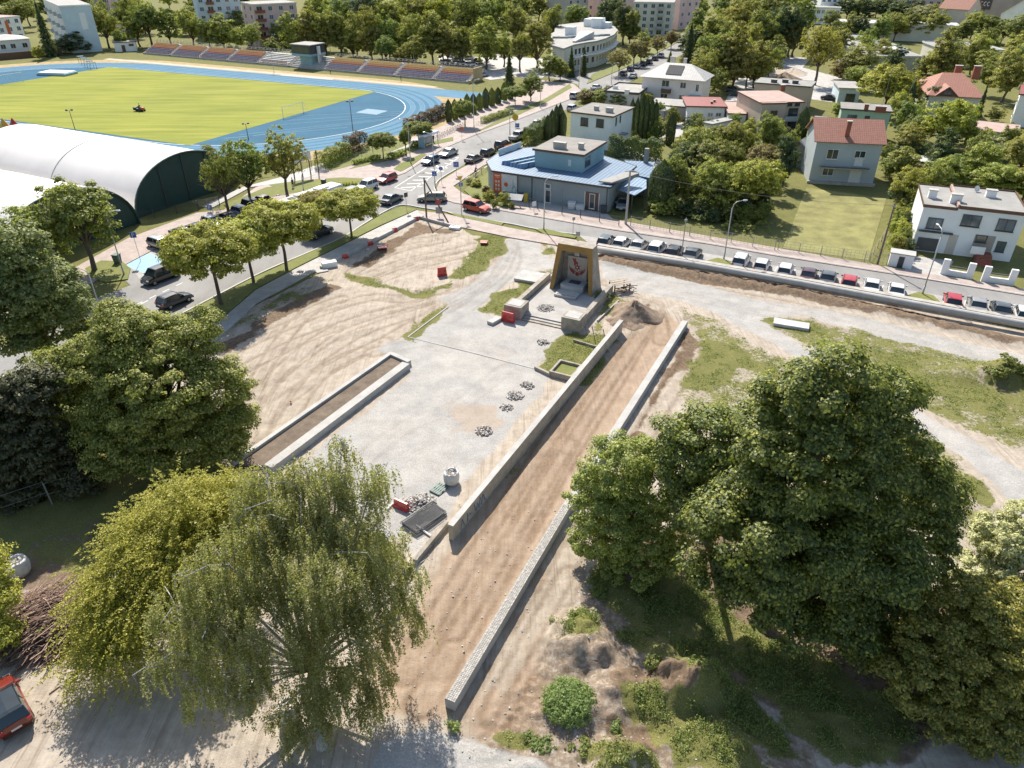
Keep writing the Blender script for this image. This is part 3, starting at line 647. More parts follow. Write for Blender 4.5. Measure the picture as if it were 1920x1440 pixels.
def hedge(a, b, wd, h, mat, label, name='hedge', dens=75, size=.27):
    A = G(*a); B = G(*b); d = B-A; L = d.length; rng = np.random.default_rng(int(A.x*7+500))
    n = int(L*(h*2+wd)*dens); f = rng.random(n); ar = np.array([wd, h, h]); ar = ar/ar.sum(); u = rng.uniform(0, L, n); v = rng.uniform(-.5,.5,n)
    p = np.zeros((n,3)); nr = np.zeros((n,3)); k = f < ar[0]; hh = h*(1+.10*np.sin(u*1.7)+.05*np.sin(u*4.1))
    p[k] = np.stack([u, v*wd, hh], 1)[k]; nr[k] = (0,0,1)
    sgn = np.where(f < ar[0]+ar[1], -1, 1); p[~k] = np.stack([u, sgn*wd/2*(1-.2*(v+.5)), (v+.5)*hh], 1)[~k]; nr[~k] = np.stack([0*u, sgn*1.0, .35+0*u], 1)[~k]
    p += rng.normal(size=(n,3))*(.12,.10,.09); V = leaf_quads(p, nr+unit(n, rng)*.5, size, .6, rng)
    o = bpy.data.objects.new(name, quad_mesh('foliage', V, M[mat])); C.objects.link(o); o.location = A; o.rotation_euler.z = math.atan2(d.y, d.x)
    return tag(o, label, 'hedge')
def place_name(i): return ORD[i]
# ---- rows with generated ordinal labels: (xbase, ybase, ytop, width, kind, material)
def row(items, lab, group, where):
    where = where.replace('of the skyline strip', 'in the skyline')
    items = sorted(items, key=lambda t: t[0])
    for i, t in enumerate(items):
        k = t[4] if len(t) > 4 else 'tall'; m_ = t[5] if len(t) > 5 else 'leaf_olive'
        col = {'leaf_shade':'dull green','leaf_linden':'green','leaf_green':'green','leaf_olive':'olive green','leaf_yellow':'yellow green','leaf_dark':'dark green','leaf_red':'dark red','leaf_russet':'russet','leaf_pale':'pale green','leaf_maple':'deep green'}[m_]
        tree(k, t[0], t[1], t[2], t[3], m_, f'{col} {lab}, {ORD[i]} from the left {where}', group=group, cat='tree' if k not in ('bush','thuja') else ('bush' if k == 'bush' else 'conifer'))
Gn, Ol, Ye, Dk, Ru, Pa = 'leaf_green','leaf_olive','leaf_yellow','leaf_dark','leaf_russet','leaf_pale'
row([(553,105,22,52,'tall',Ol),(585,108,12,50,'tall',Ol),(612,108,8,50,'tall',Ol),(640,110,22,46,'tall',Gn),(664,112,22,52,'tall',Ol),(698,115,12,56,'tall',Ol),(732,116,22,50,'tall',Gn),(774,118,27,56,'round',Ol),(812,120,22,56,'tall',Ol),(840,121,38,48,'tall',Ol),(868,124,50,40,'round',Gn),(912,130,32,58,'tall',Ol),(945,126,60,40,'round',Ol)], 'leafy tree', 'trees in the row behind the grandstand', 'in the row behind the grandstand')
row([(725,124,67,44,'round',Gn),(752,125,86,34,'bush',Ol),(780,126,67,48,'round',Ol)], 'shorter tree', 'shorter trees close behind the grandstand', 'behind the grandstand')
row([(640,78,-6,60,'round',Gn),(690,80,-12,60,'round',Dk),(735,80,-8,60,'round',Ol),(790,82,-10,62,'round',Ol),(830,82,-14,60,'round',Ye),(880,85,-6,60,'round',Gn),(925,88,-8,64,'round',Gn),(968,95,5,56,'round',Ol),(1007,128,25,58,'tall',Ol),(1038,92,8,44,'round',Gn),(1078,62,8,46,'round',Gn),(975,135,60,40,'round',Ol)], 'tree', 'second row of trees far behind the grandstand', 'far left of the curved office')
row([(1140,78,-8,54,'round',Dk),(1168,85,2,52,'round',Dk),(1180,88,20,40,'tall',Gn),(1207,100,54,26,'bush',Ol)], 'tree', 'trees between the curved office and the cream flats', 'beside the cream flats')
row([(1160,142,90,44,'loose',Ru),(1188,124,74,32,'round',Ru),(1202,118,78,34,'round',Ru),(1232,106,66,32,'loose',Ru),(1258,92,58,30,'round',Ru)], 'round street tree', 'russet street trees beside the far road', 'along the far end of the road')
row([(1335,110,22,66,'round',Ol),(1345,165,55,62,'round',Gn),(1372,170,42,74,'tall',Ol),(1318,172,98,50,'round',Ol),(1412,165,76,62,'tall',Ol),(1385,95,2,74,'round',Ol),(1420,110,18,60,'round',Gn),(1440,150,88,46,'round',Ol),(1340,178,125,40,'bush',Gn)], 'big tree', 'big trees right of the white hip-roofed villa', 'in the grove right of the villa')
row([(1458,108,5,64,'round',Dk),(1485,108,8,44,'tall',Dk),(1444,100,25,46,'round',Dk),(1500,72,-8,50,'round',Gn)], 'dense tree', 'dark trees at the far street behind the tan house', 'far behind the tan house')
row([(1552,92,20,44,'tall',Gn),(1583,90,22,40,'tall',Gn),(1606,92,28,34,'tall',Dk),(1642,92,22,40,'tall',Gn),(1675,78,24,44,'round',Ol),(1703,76,22,44,'round',Gn),(1745,78,18,50,'round',Ol),(1803,82,36,40,'tall',Gn),(1818,76,20,44,'round',Ol),(1843,80,28,54,'round',Gn),(1875,84,36,40,'round',Gn),(1905,90,28,60,'round',Gn)], 'tree', 'row of trees behind the flat white school', 'in the long row behind the flat white roofs')
row([(1585,42,-4,50,'round',Dk),(1618,42,-4,50,'round',Dk),(1652,42,-4,50,'round',Dk),(1680,46,2,46,'round',Dk),(1718,48,8,60,'round',Pa),(1755,40,6,40,'round',Ol),(1835,38,12,50,'round',Pa),(1440,50,-14,60,'round',Gn),(1400,40,-16,60,'round',Ol),(1010,40,-14,70,'round',Ol),(1050,38,-8,40,'round',Gn),(950,50,-14,60,'round',Gn),(870,50,-18,60,'round',Ol)], 'tree', 'trees in the farthest row at the top edge', 'in the farthest row along the top edge')
row([(1600,148,84,76,'round',Ol),(1682,128,90,44,'round',Ol),(1757,165,52,64,'tall',Ol),(1728,140,108,40,'bush',Ye),(1818,140,66,46,'tall',Ol),(1782,150,108,44,'round',Gn),(1905,130,60,56,'round',Ye),(1878,192,96,80,'round',Ol),(1845,180,118,50,'round',Gn),(1912,165,110,40,'round',Ol)], 'garden tree', 'trees before the flat white roofs', 'before the flat white roofs')
row([(1527,160,38,76,'loose',Ye),(1604,170,122,60,'round',Ol),(1655,215,120,100,'round',Ye),(1570,150,110,36,'bush',Ru),(1700,205,140,54,'round',Ol)], 'garden tree', 'garden trees behind the green house', 'behind the green house')
row([(1697,225,150,42,'spruce',Dk),(1736,222,176,24,'spruce',Dk),(1826,240,156,24,'spruce',Dk),(1712,262,228,44,'bush',Dk)], 'conifer', 'dark conifers around the red villa', 'around the red-roofed villa')
row([(1768,285,188,96,'round',Ye),(1710,272,216,66,'round',Gn),(1862,228,198,32,'bush',Gn),(1852,300,252,70,'bush',Pa),(1905,340,250,84,'round',Ol),(1832,318,282,48,'bush',Dk),(1702,300,262,66,'bush',Dk),(1675,332,288,52,'bush',Gn),(1712,352,308,44,'bush',Ru),(1765,360,292,82,'bush',Gn),(1818,365,325,60,'bush',Gn),(1868,378,305,100,'round',Ol),(1915,380,300,60,'round',Ye),(1690,392,332,56,'bush',Dk),(1660,300,268,30,'bush',Gn),(1795,335,300,50,'bush',Ol)], 'garden bush or tree', 'garden greenery right of the blue-grey house', 'right of the blue-grey house')
row([(1685,418,392,22,'bush',Gn),(1683,442,410,20,'thuja',Gn),(1681,480,442,26,'bush',Ol),(1697,478,446,30,'bush',Dk)], 'bush', 'bushes beside the white modern house', 'beside the modern garage')
row([(1466,350,255,46,'tall',Dk),(1440,370,300,40,'round',Gn),(1435,300,212,60,'round',Gn),(1390,290,240,50,'bush',Ol),(1298,322,238,80,'round',Ol),(1362,305,228,60,'round',Ol),(1262,385,282,58,'tall',Gn),(1330,345,262,90,'round',Gn),(1335,402,296,84,'round',Ol),(1402,405,300,100,'round',Ye),(1425,330,270,60,'round',Ru),(1372,400,320,60,'round',Gn),(1300,392,330,40,'bush',Gn),(1480,310,235,30,'bush',Gn)], 'overgrown tree', 'overgrown trees left of the blue-grey house', 'left of the blue-grey house')
tree('thuja',1236,392,300,48,Dk,'tall domed conifer beside the blue metal carport roof',cat='conifer')
tree('thuja',1255,272,210,18,Dk,'slim clipped column conifer beside the parked white van in the yard',cat='conifer')
for i,(x,yb,yt) in enumerate([(1181,258,184),(1190,258,182),(1199,258,180),(1208,258,181),(1217,258,183),(1225,257,188)]):
    tree('thuja',x,yb,yt,13,Dk,f'column conifer, {ORD[i]} from the left, right of the white cube house',cat='conifer',group='column conifers right of the white cube house')
for i,(x,yb,yt) in enumerate([(1026,262,215),(1034,258,205),(1042,256,196),(1049,255,193),(1055,258,208)]):
    tree('thuja',x,yb,yt,14,Dk,f'column conifer, {ORD[i]} from the left, left of the white cube house',cat='conifer',group='column conifers left of the white cube house')
for i in range(11):
    x = 842+i*11.5; tree('thuja',x,228-i*4.2,186-i*3.6+(i%3)*3,13,Gn if i%2 else Dk,f'clipped column conifer, {ORD[i]} from the left beside the blue running track',cat='conifer',group='column conifers beside the running track')
tree('spruce',955,168,98,34,Dk,'tall dark spruce at the end of the grandstand')
tree('spruce',1070,145,86,26,Dk,'dark spruce, left one of two before the curved office')
tree('spruce',1094,143,84,20,Dk,'dark spruce, right one of two before the curved office')
tree('spruce',1289,118,42,38,Dk,'big dark spruce left of the grove behind the white villa')
tree('spruce',1255,122,94,20,Gn,'small green conifer above the roof of the white villa')
tree('spruce',97,106,2,40,Dk,'tall pine in front of the pale blue block of flats')
row([(137,100,60,66,'bush',Dk),(205,90,12,56,'round',Ol),(232,94,50,30,'bush',Gn),(263,88,20,50,'round',Gn),(286,88,2,58,'round',Gn),(322,88,14,56,'round',Gn),(365,92,18,54,'round',Ol),(395,94,35,44,'round',Gn),(422,96,24,58,'tall',Ol),(448,98,50,34,'bush',Ol),(475,98,42,48,'loose',Ol),(510,100,70,34,'bush',Gn),(250,72,-10,50,'round',Ol),(20,20,-20,60,'round',Ol),(75,112,85,24,'bush',Ye)], 'tree', 'trees along the left end of the stadium', 'behind the left end of the stadium')
for x,yb,yt,w_,l in [(719,298,249,52,'ball-crowned tree beside the path below the running track'),(786,274,229,50,'ball-crowned tree behind the bus shelter'),(872,238,189,42,'ball-crowned tree by the parked hire bikes'),(966,198,163,42,'ball-crowned tree at the bend of the path near the spruce'),(762,292,243,22,'small ball-crowned tree left of the bus shelter')]:
    tree('globe',x,yb,yt,w_,Gn,l)
tree('round',1030,152,98,46,Gn,'green tree in front of the left end of the curved office'); tree('tall',1050,150,110,34,Ol,'olive tree between the junction and the curved office'); tree('tall',995,190,132,44,Gn,'upright tree beside the side road junction')
for x,yb,yt,w_,l in [(415,572,430,138,'nearest broad-crowned street tree on the verge'),(476,530,416,104,'second broad-crowned street tree from the camera on the verge'),(538,508,386,122,'third broad-crowned street tree on the verge, left of the bus'),(605,432,362,70,'small broad-crowned tree half hidden beside the bus'),(660,448,362,98,'farthest broad-crowned street tree on the verge near the crossing')]:
    tree('globe',x,yb,yt-3,w_*1.15,Ye,l,name='street_tree')
for x,yb,yt,w_,m_,l in [(540,372,241,88,Ol,'tall loose tree beside the stadium entrance gate'),(470,385,256,92,Gn,'loose tree before the end wall of the white hall'),(430,402,272,76,Gn,'leafy tree at the right foot of the white arched hall'),(395,300,270,30,Gn,'small tree top beyond the white arched hall')]:
    tree('loose',x,yb,yt,w_,m_,l)
for x,yb,yt,w_,m_,l in [(178,508,335,150,Gn,'broad tree on the round verge beside the parking lane'),(95,510,383,130,Ol,'leafy tree left of the broad verge tree')]:
    tree('round',x,yb,yt,w_,m_,l)
row([(1145,187,172,20,'bush',Dk),(1100,192,168,34,'bush',Ru),(1125,196,172,30,'bush',Gn),(1160,198,175,34,'bush',Gn),(1200,190,172,34,'bush',Gn),(1268,208,186,26,'bush',Ol),(1305,240,210,28,'bush',Gn),(1290,262,236,20,'bush',Gn),(1190,262,246,22,'bush',Ye),(1225,262,248,30,'bush',Ye),(1370,225,205,20,'bush',Gn),(1140,175,160,20,'bush',Gn),(1485,180,155,24,'bush',Ol),(1500,260,200,22,'thuja',Dk),(1568,222,190,26,'bush',Gn),(1400,200,182,24,'bush',Ol),(1405,190,178,14,'bush',Ye)], 'garden bush', 'garden bushes between the small houses', 'between the small houses')
row([(893,350,335,22,'bush',Ye),(912,367,348,18,'bush','leaf_red'),(918,378,356,24,'bush',Ye),(946,385,360,26,'bush',Ye),(880,345,334,14,'bush',Gn),(928,392,372,16,'bush',Gn),(893,375,362,18,'bush',Gn),(960,392,378,12,'bush',Gn)], 'clipped bush', 'clipped bushes in front of the orange banner', 'by the orange banner')
def filler(n, seed, poly, size, group, where, mats=(Gn,Ol,Gn,Ye,Dk,Ol)):
    rnd = random.Random(seed); xs = [p[0] for p in poly]; ys = [p[1] for p in poly]; pl = []; t = 0
    def inside(x, y):
        c = False; k = len(poly)
        for i in range(k):
            (ax, ay), (bx, by) = poly[i], poly[(i+1) % k]
            if (ay > y) != (by > y) and x < (bx-ax)*(y-ay)/(by-ay)+ax: c = not c
        return c
    while len(pl) < n and t < 4000:
        t += 1; x = rnd.uniform(min(xs), max(xs)); y = rnd.uniform(min(ys), max(ys)); g = G(x, y); s = ppm(g)
        if not inside(x, y) or any(abs(x-q[0]) < size*s*.55 and abs(y-q[1]) < size*s*.22 for q in pl): continue
        h = size*rnd.uniform(.8,1.35); yt = proj((g.x, g.y, h))[1]; pl.append((x, y, yt, size*rnd.uniform(.75,1.15)*s, rnd.choice(['round','round','tall']) if size > 4 else 'bush', rnd.choice(mats)))
    row(pl, 'tree' if size > 4 else 'bush', group, where)
filler(28, 1, [(1290,20),(1930,14),(1930,50),(1600,36),(1290,60)], 10, 'trees filling the top right skyline', 'of the skyline strip, top right')
filler(26, 2, [(600,20),(1050,16),(1050,60),(600,60)], 11, 'trees filling the strip above the grandstand', 'of the skyline strip above the grandstand')
filler(26, 3, [(-20,20),(600,20),(600,55),(480,80),(210,72),(-20,60)], 11, 'trees filling the top left', 'of the skyline strip, top left')
filler(16, 4, [(1540,85),(1640,112),(1740,120),(1900,112),(1930,150),(1850,160),(1740,150),(1640,160),(1570,135)], 8, 'trees before the flat white roofs', 'round the flat white roofs')
filler(22, 5, [(1670,240),(1740,205),(1800,260),(1930,300),(1930,400),(1800,370),(1690,395),(1665,330)], 6, 'small trees in the right-hand gardens', 'in the right-hand gardens')
filler(14, 6, [(1240,330),(1300,300),(1450,260),(1440,330),(1430,395),(1330,408),(1215,400)], 4.8, 'small trees of the overgrown plot', 'in the overgrown plot')
filler(18, 7, [(1225,392),(1440,402),(1440,418),(1390,424),(1215,402)], 2.6, 'undergrowth of the overgrown plot', 'at the front of the overgrown plot', (Gn,Dk,Gn,Ol))
filler(20, 8, [(1290,70),(1480,110),(1440,150),(1400,175),(1330,165),(1295,130)], 10, 'grove trees behind the villa', 'in the grove behind the villa')
filler(16, 9, [(1220,215),(1300,240),(1420,245),(1420,262),(1290,300),(1230,280)], 3.4, 'garden shrubs behind the white cube house', 'right of the white cube house')
filler(14, 10, [(1680,380),(1710,400),(1700,470),(1672,480)], 2.4, 'shrubs along the side of the modern house', 'left of the modern house')
filler(22, 11, [(480,84),(600,100),(760,116),(900,128),(900,118),(640,96),(480,76)], 9, 'young trees behind the grandstand', 'right behind the grandstand')
hedge((600,318),(652,292),2.2,2.6,Gn,'clipped green hedge along the track beside the entrance gate')
hedge((652,290),(684,276),2.2,3.0,'leaf_red','dark red hedge end joining the green hedge by the track')
hedge((762,250),(838,216),1.8,2.6,'leaf_red','long dark red hedge along the running track bend')
hedge((988,275),(1028,250),2.0,3.2,Dk,'dark clipped hedge behind the blue building by the road')
hedge((1142,292),(1238,302),2.2,3.6,Dk,'long dark clipped hedge behind the blue metal roof')
hedge((1090,190),(1222,196),3,2.6,Gn,'overgrown hedge below the low flat-roofed building')
hedge((1425,262),(1475,262),3,2.4,Dk,'clipped hedge left of the small grey shed')
hedge((730,300),(758,290),1.2,1.0,Gn,'low hedge strip beside the ball-crowned tree')
hedge((662,310),(712,298),.9,.8,Gn,'low clipped hedge along the pink paved square')
hedge((770,278),(810,266),1.0,1.0,Gn,'low hedge left of the bus shelter')
hedge((905,232),(960,212),1.4,1.2,Gn,'low hedge along the path by the hire bikes')
hedge((600,352),(700,345),1.0,.5,Ye,'very low hedge on the lens-shaped verge by the white car')
# ================================================================ BUILDINGS
def wallmat(n, c, var=.08): return plain(n, c, .85, var, .35, bmp=.12, fine=6)
for n, c in {'white_wall':(.82,.82,.81),'white_wall_cool':(.78,.81,.82),'cream_wall':(.64,.62,.53),'rose_wall':(.66,.48,.46),'tan_wall':(.50,.41,.33),'green_wall':(.36,.50,.38),
  'bluegrey_wall':(.42,.47,.49),'teal_wall':(.27,.31,.32),'teal_wall_pale':(.28,.42,.45),'grey_wall':(.36,.36,.35),'brown_wall':(.16,.10,.07),'stone_wall':(.34,.31,.28),'paleblue_wall':(.55,.66,.72),'villa_wall':(.72,.67,.65),'beige_wall':(.52,.48,.43)}.items(): wallmat(n, c)
for n, c in {'roof_felt':(.25,.235,.215),'roof_pale':(.34,.33,.31),'roof_grey':(.29,.285,.27),'roof_dark':(.10,.10,.10),'roof_white':(.48,.475,.46),'roof_pink':(.42,.30,.26)}.items(): plain(n, c, .9, .16, .5, bmp=.2, fine=8)
plain('trim_dark', (.055,.06,.065), .5, .1, 2); plain('trim_white', (.70,.70,.69), .6, .06, 2); plain('trim_brown', (.13,.07,.045), .6, .2, 3); plain('metal_grey', (.30,.31,.32), .45, .1, 3, metal=.3)
plain('concrete', (.40,.375,.335), .9, .22, .9, bmp=.5, fine=7); plain('concrete_pale', (.42,.41,.39), .9, .14, .8, bmp=.4, fine=8); plain('brick_red', (.27,.095,.06), .85, .25, 4)
glass('glass'); glass('glass_blue', (.04,.07,.09)); glass('glass_pale', (.16,.19,.20), .2)
striped('roof_blue', (.125,.215,.325), (.045,.085,.15), .62, 0, .26, .5); striped('roof_blue_shallow', (.19,.30,.43), (.07,.12,.20), .62, 0, .24, .5)
striped('roof_red_metal', (.27,.065,.05), (.16,.04,.03), .45, 0, .14, .5); striped('roof_white_metal', (.50,.485,.46), (.33,.32,.31), .6, 0, .12, .5)
m, nt, b = newmat('roof_tile'); v = coord(nt); s = nd(nt, 'ShaderNodeSeparateXYZ'); nt.links.new(v, s.inputs[0])
fx_ = mth(nt, 'FRACT', mth(nt, 'DIVIDE', s.outputs[0], .34)); fy_ = mth(nt, 'FRACT', mth(nt, 'DIVIDE', s.outputs[1], .38))
ln = mth(nt, 'MAXIMUM', mth(nt, 'LESS_THAN', fx_, .2), mth(nt, 'LESS_THAN', fy_, .2)); nz = noise(nt, v, 1.6, 5, .7)
nt.links.new(mixc(nt, ln, ramp(nt, nz, [(.3, (.29,.125,.09)), (.7, (.40,.20,.145))]), (.23,.085,.055)), b.inputs['Base Color']); b.inputs['Roughness'].default_value = .75; bump(nt, b, ln, -.5, .04)
def sheet(W_, D_): pass
class Bld:
    def __init__(s, name, label, A, B, z=0.0, BR=None, BL=None, depth=None, cat='building', group=None):
        a = G(A[0], A[1], z); b = G(B[0], B[1], z); d = b-a; s.w = d.length; s.rz = math.atan2(d.y, d.x); s.o = Vector((a.x, a.y, 0))
        s.X = d.normalized(); s.Y = Vector((-s.X.y, s.X.x, 0)); s.h = z
        if BR: depth = (G(BR[0], BR[1], z)-b).dot(s.Y)
        if BL: depth = (G(BL[0], BL[1], z)-a).dot(s.Y)
        s.d = depth; s.root = empty(name, s.o, s.rz, label, cat, group)
    def loc(s, px, py, z=0.0): q = G(px, py, z)-s.o; return Vector((q.dot(s.X), q.dot(s.Y), z))
    def on(s, px, py, face='F'):            # photo pixel -> (u, z) on a face
        d = Vector(_ray(px, py)); cam0 = Vector((0,0,CAM_H))
        if face == 'F': n = s.Y; p0 = s.o; t = s.X
        elif face == 'R': n = s.X; p0 = s.o+s.X*s.w; t = s.Y
        else: n = s.X; p0 = s.o; t = s.Y
        k = (p0-cam0).dot(n)/d.dot(n); q = cam0+d*k; return (q-p0).dot(t), q.z
    def part(s, name, mb, mat, parent=None, **k): return mb.obj(name, M[mat] if isinstance(mat, str) else mat, parent or s.root, **k)
    def wall(s, mat, z1=None, x0=0, x1=None, y0=0, y1=None, z0=-.1):
        return s.part('wall', MB().b2(x0, s.w if x1 is None else x1, y0, s.d if y1 is None else y1, z0, s.h if z1 is None else z1), mat)
    def flat(s, mat, trim='trim_dark', z=None, over=.25, t=.22, x0=0, x1=None, y0=0, y1=None, par=0):
        x1 = s.w if x1 is None else x1; y1 = s.d if y1 is None else y1; z = s.h if z is None else z
        r = s.part('roof', MB().b2(x0-over, x1+over, y0-over, y1+over, z+.003, z+t), mat)
        e = MB(); o = over+.03
        for bx in ((x0-o, x1+o, y0-o-.06, y0-o), (x0-o, x1+o, y1+o, y1+o+.06), (x0-o-.06, x0-o, y0-o, y1+o), (x1+o, x1+o+.06, y0-o, y1+o)): e.b2(bx[0], bx[1], bx[2], bx[3], z-.02, z+t+.05+par)
        s.part('eaves_trim', e, trim, r); return r
    def gable(s, mat, rise, over=.4, wallm=None, along='x', x0=0, x1=None, y0=0, y1=None, z=None, t=.15):
        x1 = s.w if x1 is None else x1; y1 = s.d if y1 is None else y1; z = s.h if z is None else z; mb = MB(); o = over; ym = (y0+y1)/2; xm = (x0+x1)/2
        if along == 'x':
            k = rise/(ym-y0); ze = z-o*k
            for y_e in (y0-o, y1+o):
                P = [(x0-o,y_e,ze+.02),(x1+o,y_e,ze+.02),(x1+o,ym,z+rise+.02),(x0-o,ym,z+rise+.02)]
                n = (Vector(P[1])-Vector(P[0])).cross(Vector(P[3])-Vector(P[0])); n = n if n.z > 0 else -n; mb.plate(P, n, t)
            g = MB(); g.add([(x0,y0,z),(x0,y1,z),(x0,ym,z+rise),(x1,y0,z),(x1,y1,z),(x1,ym,z+rise)], [(0,2,1),(3,4,5)])
        else:
            k = rise/(xm-x0); ze = z-o*k
            for x_e in (x0-o, x1+o):
                P = [(x_e,y0-o,ze+.02),(x_e,y1+o,ze+.02),(xm,y1+o,z+rise+.02),(xm,y0-o,z+rise+.02)]
                n = (Vector(P[1])-Vector(P[0])).cross(Vector(P[3])-Vector(P[0])); n = n if n.z > 0 else -n; mb.plate(P, n, t)
            g = MB(); g.add([(x0,y0,z),(x1,y0,z),(xm,y0,z+rise),(x0,y1,z),(x1,y1,z),(xm,y1,z+rise)], [(0,1,2),(3,5,4)])
        r = s.part('roof', mb, mat); s.part('gable_wall', g, wallm or 'white_wall'); return r
    def hip(s, mat, rise, over=.5, inset=None, z=None, x0=0, x1=None, y0=0, y1=None):
        x1 = s.w if x1 is None else x1; y1 = s.d if y1 is None else y1; z = s.h if z is None else z; o = over; ins = inset or (y1-y0)/2; ym = (y0+y1)/2
        a, b, c, d = (x0-o,y0-o,z), (x1+o,y0-o,z), (x1+o,y1+o,z), (x0-o,y1+o,z); e = (x0+ins,ym,z+rise); f = (x1-ins,ym,z+rise)
        up = lambda p: (p[0],p[1],p[2]+.14)
        mb = MB().add([a,b,c,d,up(a),up(b),up(c),up(d),up(e),up(f)], [(3,2,1,0),(0,1,5,4),(1,2,6,5),(2,3,7,6),(3,0,4,7),(4,5,9,8),(5,6,9),(6,7,8,9),(7,4,8)])
        return s.part('roof', mb, mat)
    def rect(s, r, face):                    # photo rect (cx, cy, w, h) -> u, z, width, height
        cx, cy, w_, h_ = r; u, z = s.on(cx, cy, face); u0 = s.on(cx-w_/2, cy, face)[0]; u1 = s.on(cx+w_/2, cy, face)[0]
        z0 = s.on(cx, cy+h_/2, face)[1]; z1 = s.on(cx, cy-h_/2, face)[1]; return u, z, abs(u1-u0), abs(z1-z0)
    def win(s, r, face='F', frame='trim_white', gl='glass', mull=1, name='window', px=True, out=.0):
        u, z, w_, h_ = s.rect(r, face) if px else r
        f = MB(); t = min(.09, w_*.12); dp = .09
        for bx in ((-w_/2, w_/2, -h_/2-t, -h_/2), (-w_/2, w_/2, h_/2, h_/2+t)): f.b2(bx[0]-t, bx[1]+t, -dp, .0, bx[2], bx[3])
        for bx in (-w_/2-t, w_/2): f.b2(bx, bx+t, -dp, .0, -h_/2, h_/2)
        for i in range(mull): xm = -w_/2+w_*(i+1)/(mull+1); f.b2(xm-t*.4, xm+t*.4, -dp*.8, 0, -h_/2, h_/2)
        f.b2(-w_/2-t-.08, w_/2+t+.08, -dp-.1, .0, -h_/2-t-.05, -h_/2-t)
        o = s.part(name, f, frame); p = s.part('pane', MB().b2(-w_/2, w_/2, -.035, -.0, -h_/2, h_/2), gl, o)
        if face == 'F': o.location = (u, -out, z)
        elif face == 'R': o.location = (s.w+out, u, z); o.rotation_euler.z = math.pi/2
        else: o.location = (-out, u, z); o.rotation_euler.z = -math.pi/2
        return o
    def balcony(s, u, z, w_, mat='trim_dark', dp=1.2, hh=1.0, face='F', name='balcony'):
        mb = MB(); mb.b2(-w_/2, w_/2, -dp, 0, -.15, 0); o = s.part(name, mb, 'concrete_pale')
        r = MB(); r.b2(-w_/2, w_/2, -dp-.05, -dp, .0, hh); r.b2(-w_/2-.05, -w_/2, -dp, 0, .0, hh); r.b2(w_/2, w_/2+.05, -dp, 0, .0, hh); s.part('balustrade', r, mat, o)
        if face == 'F': o.location = (u, 0, z)
        elif face == 'R': o.location = (s.w, u, z); o.rotation_euler.z = math.pi/2
        else: o.location = (0, u, z); o.rotation_euler.z = -math.pi/2
    def chimney(s, px, py, w_=.8, d_=.6, h_=1.1, mat='brick_red', z=None):
        z = s.h if z is None else z; q = s.loc(px, py, z+.6); mb = MB().b2(q.x-w_/2, q.x+w_/2, q.y-d_/2, q.y+d_/2, z-.3, z+h_); c = s.part('chimney', mb, mat)
        s.part('chimney_cap', MB().b2(q.x-w_/2-.08, q.x+w_/2+.08, q.y-d_/2-.08, q.y+d_/2+.08, z+h_+.003, z+h_+.12), 'concrete_pale', c)
    def dish(s, px, py, z=None):
        z = s.h+.2 if z is None else z; q = s.loc(px, py, z+.6); mb = MB().tube([(0,0,-.8),(0,0,0)], .03, 5); mb.lathe([(.02,0),(.25,.03),(.42,.12),(.43,.13),(.25,.05),(.02,.02)], (0,0,0), 12)
        o = s.part('satellite_dish', mb, 'trim_white'); o.location = q; o.rotation_euler = (1.2, 0, .6)

# --- blue metal-roofed building with the orange banner
b = Bld('restaurant_building', 'low teal building with blue ridged metal roof and raised grey block on top', (925,321), (1142,352), 3.9, BR=(1190,313), cat='building')
L = [b.loc(*p, 3.9) for p in ((925,321),(1142,352),(1190,313),(1136,296),(1040,275),(945,283),(915,304))]
b.part('wall', MB().prism(L, -.1, 3.9), 'teal_wall')
cx = sum(p.x for p in L)/7; cy_ = sum(p.y for p in L)/7
RO = [Vector((cx+(p.x-cx)*1.02, cy_+(p.y-cy_)*1.03, 0)) for p in L]; r = b.part('roof', MB().prism(RO, 3.905, 4.08, True), 'roof_blue')
e = MB()
for i in range(len(RO)):
    p, q = RO[i], RO[(i+1) % len(RO)]; m_ = (p+q)/2; dd = q-p; e.box((m_.x, m_.y, 3.98), (dd.length+.1, .12, .28), math.atan2(dd.y, dd.x))
b.part('gutter', e, 'trim_dark', r)
U = [b.loc(*p, 6.8) for p in ((1002.7,280.5),(1094.8,291),(1131,267),(1045,256.5))]
ux0, uy0, ux1, uy1 = U[0].x, U[0].y, U[1].x, U[2].y
ub = b.part('upper_block', MB().b2(ux0, ux1, uy0, uy1, 4.085, 6.8), 'teal_wall_pale'); b.part('upper_roof', MB().b2(ux0-.25, ux1+.25, uy0-.25, uy1+.25, 6.803, 7.0), 'roof_felt', ub); b.part('roof_edge', MB().b2(ux0-.31, ux1+.31, uy0-.31, uy0-.253, 6.7, 7.04).b2(ux1+.253, ux1+.31, uy0-.25, uy1+.31, 6.7, 7.04), 'trim_brown', ub)
b.part('opening', MB().b2(ux1, ux1+.03, uy0+1, uy0+3.4, 4.6, 6.2), 'glass', ub)
b.part('vent_window', MB().b2(ux0+6.0, ux0+6.5, uy0-.05, uy0, 4.9, 5.9), 'trim_white', ub)
b.chimney(1050,271,2.1,.7,.9,'concrete_pale',7.0); b.chimney(1090,272,.8,.7,.8,'concrete_pale',7.0)
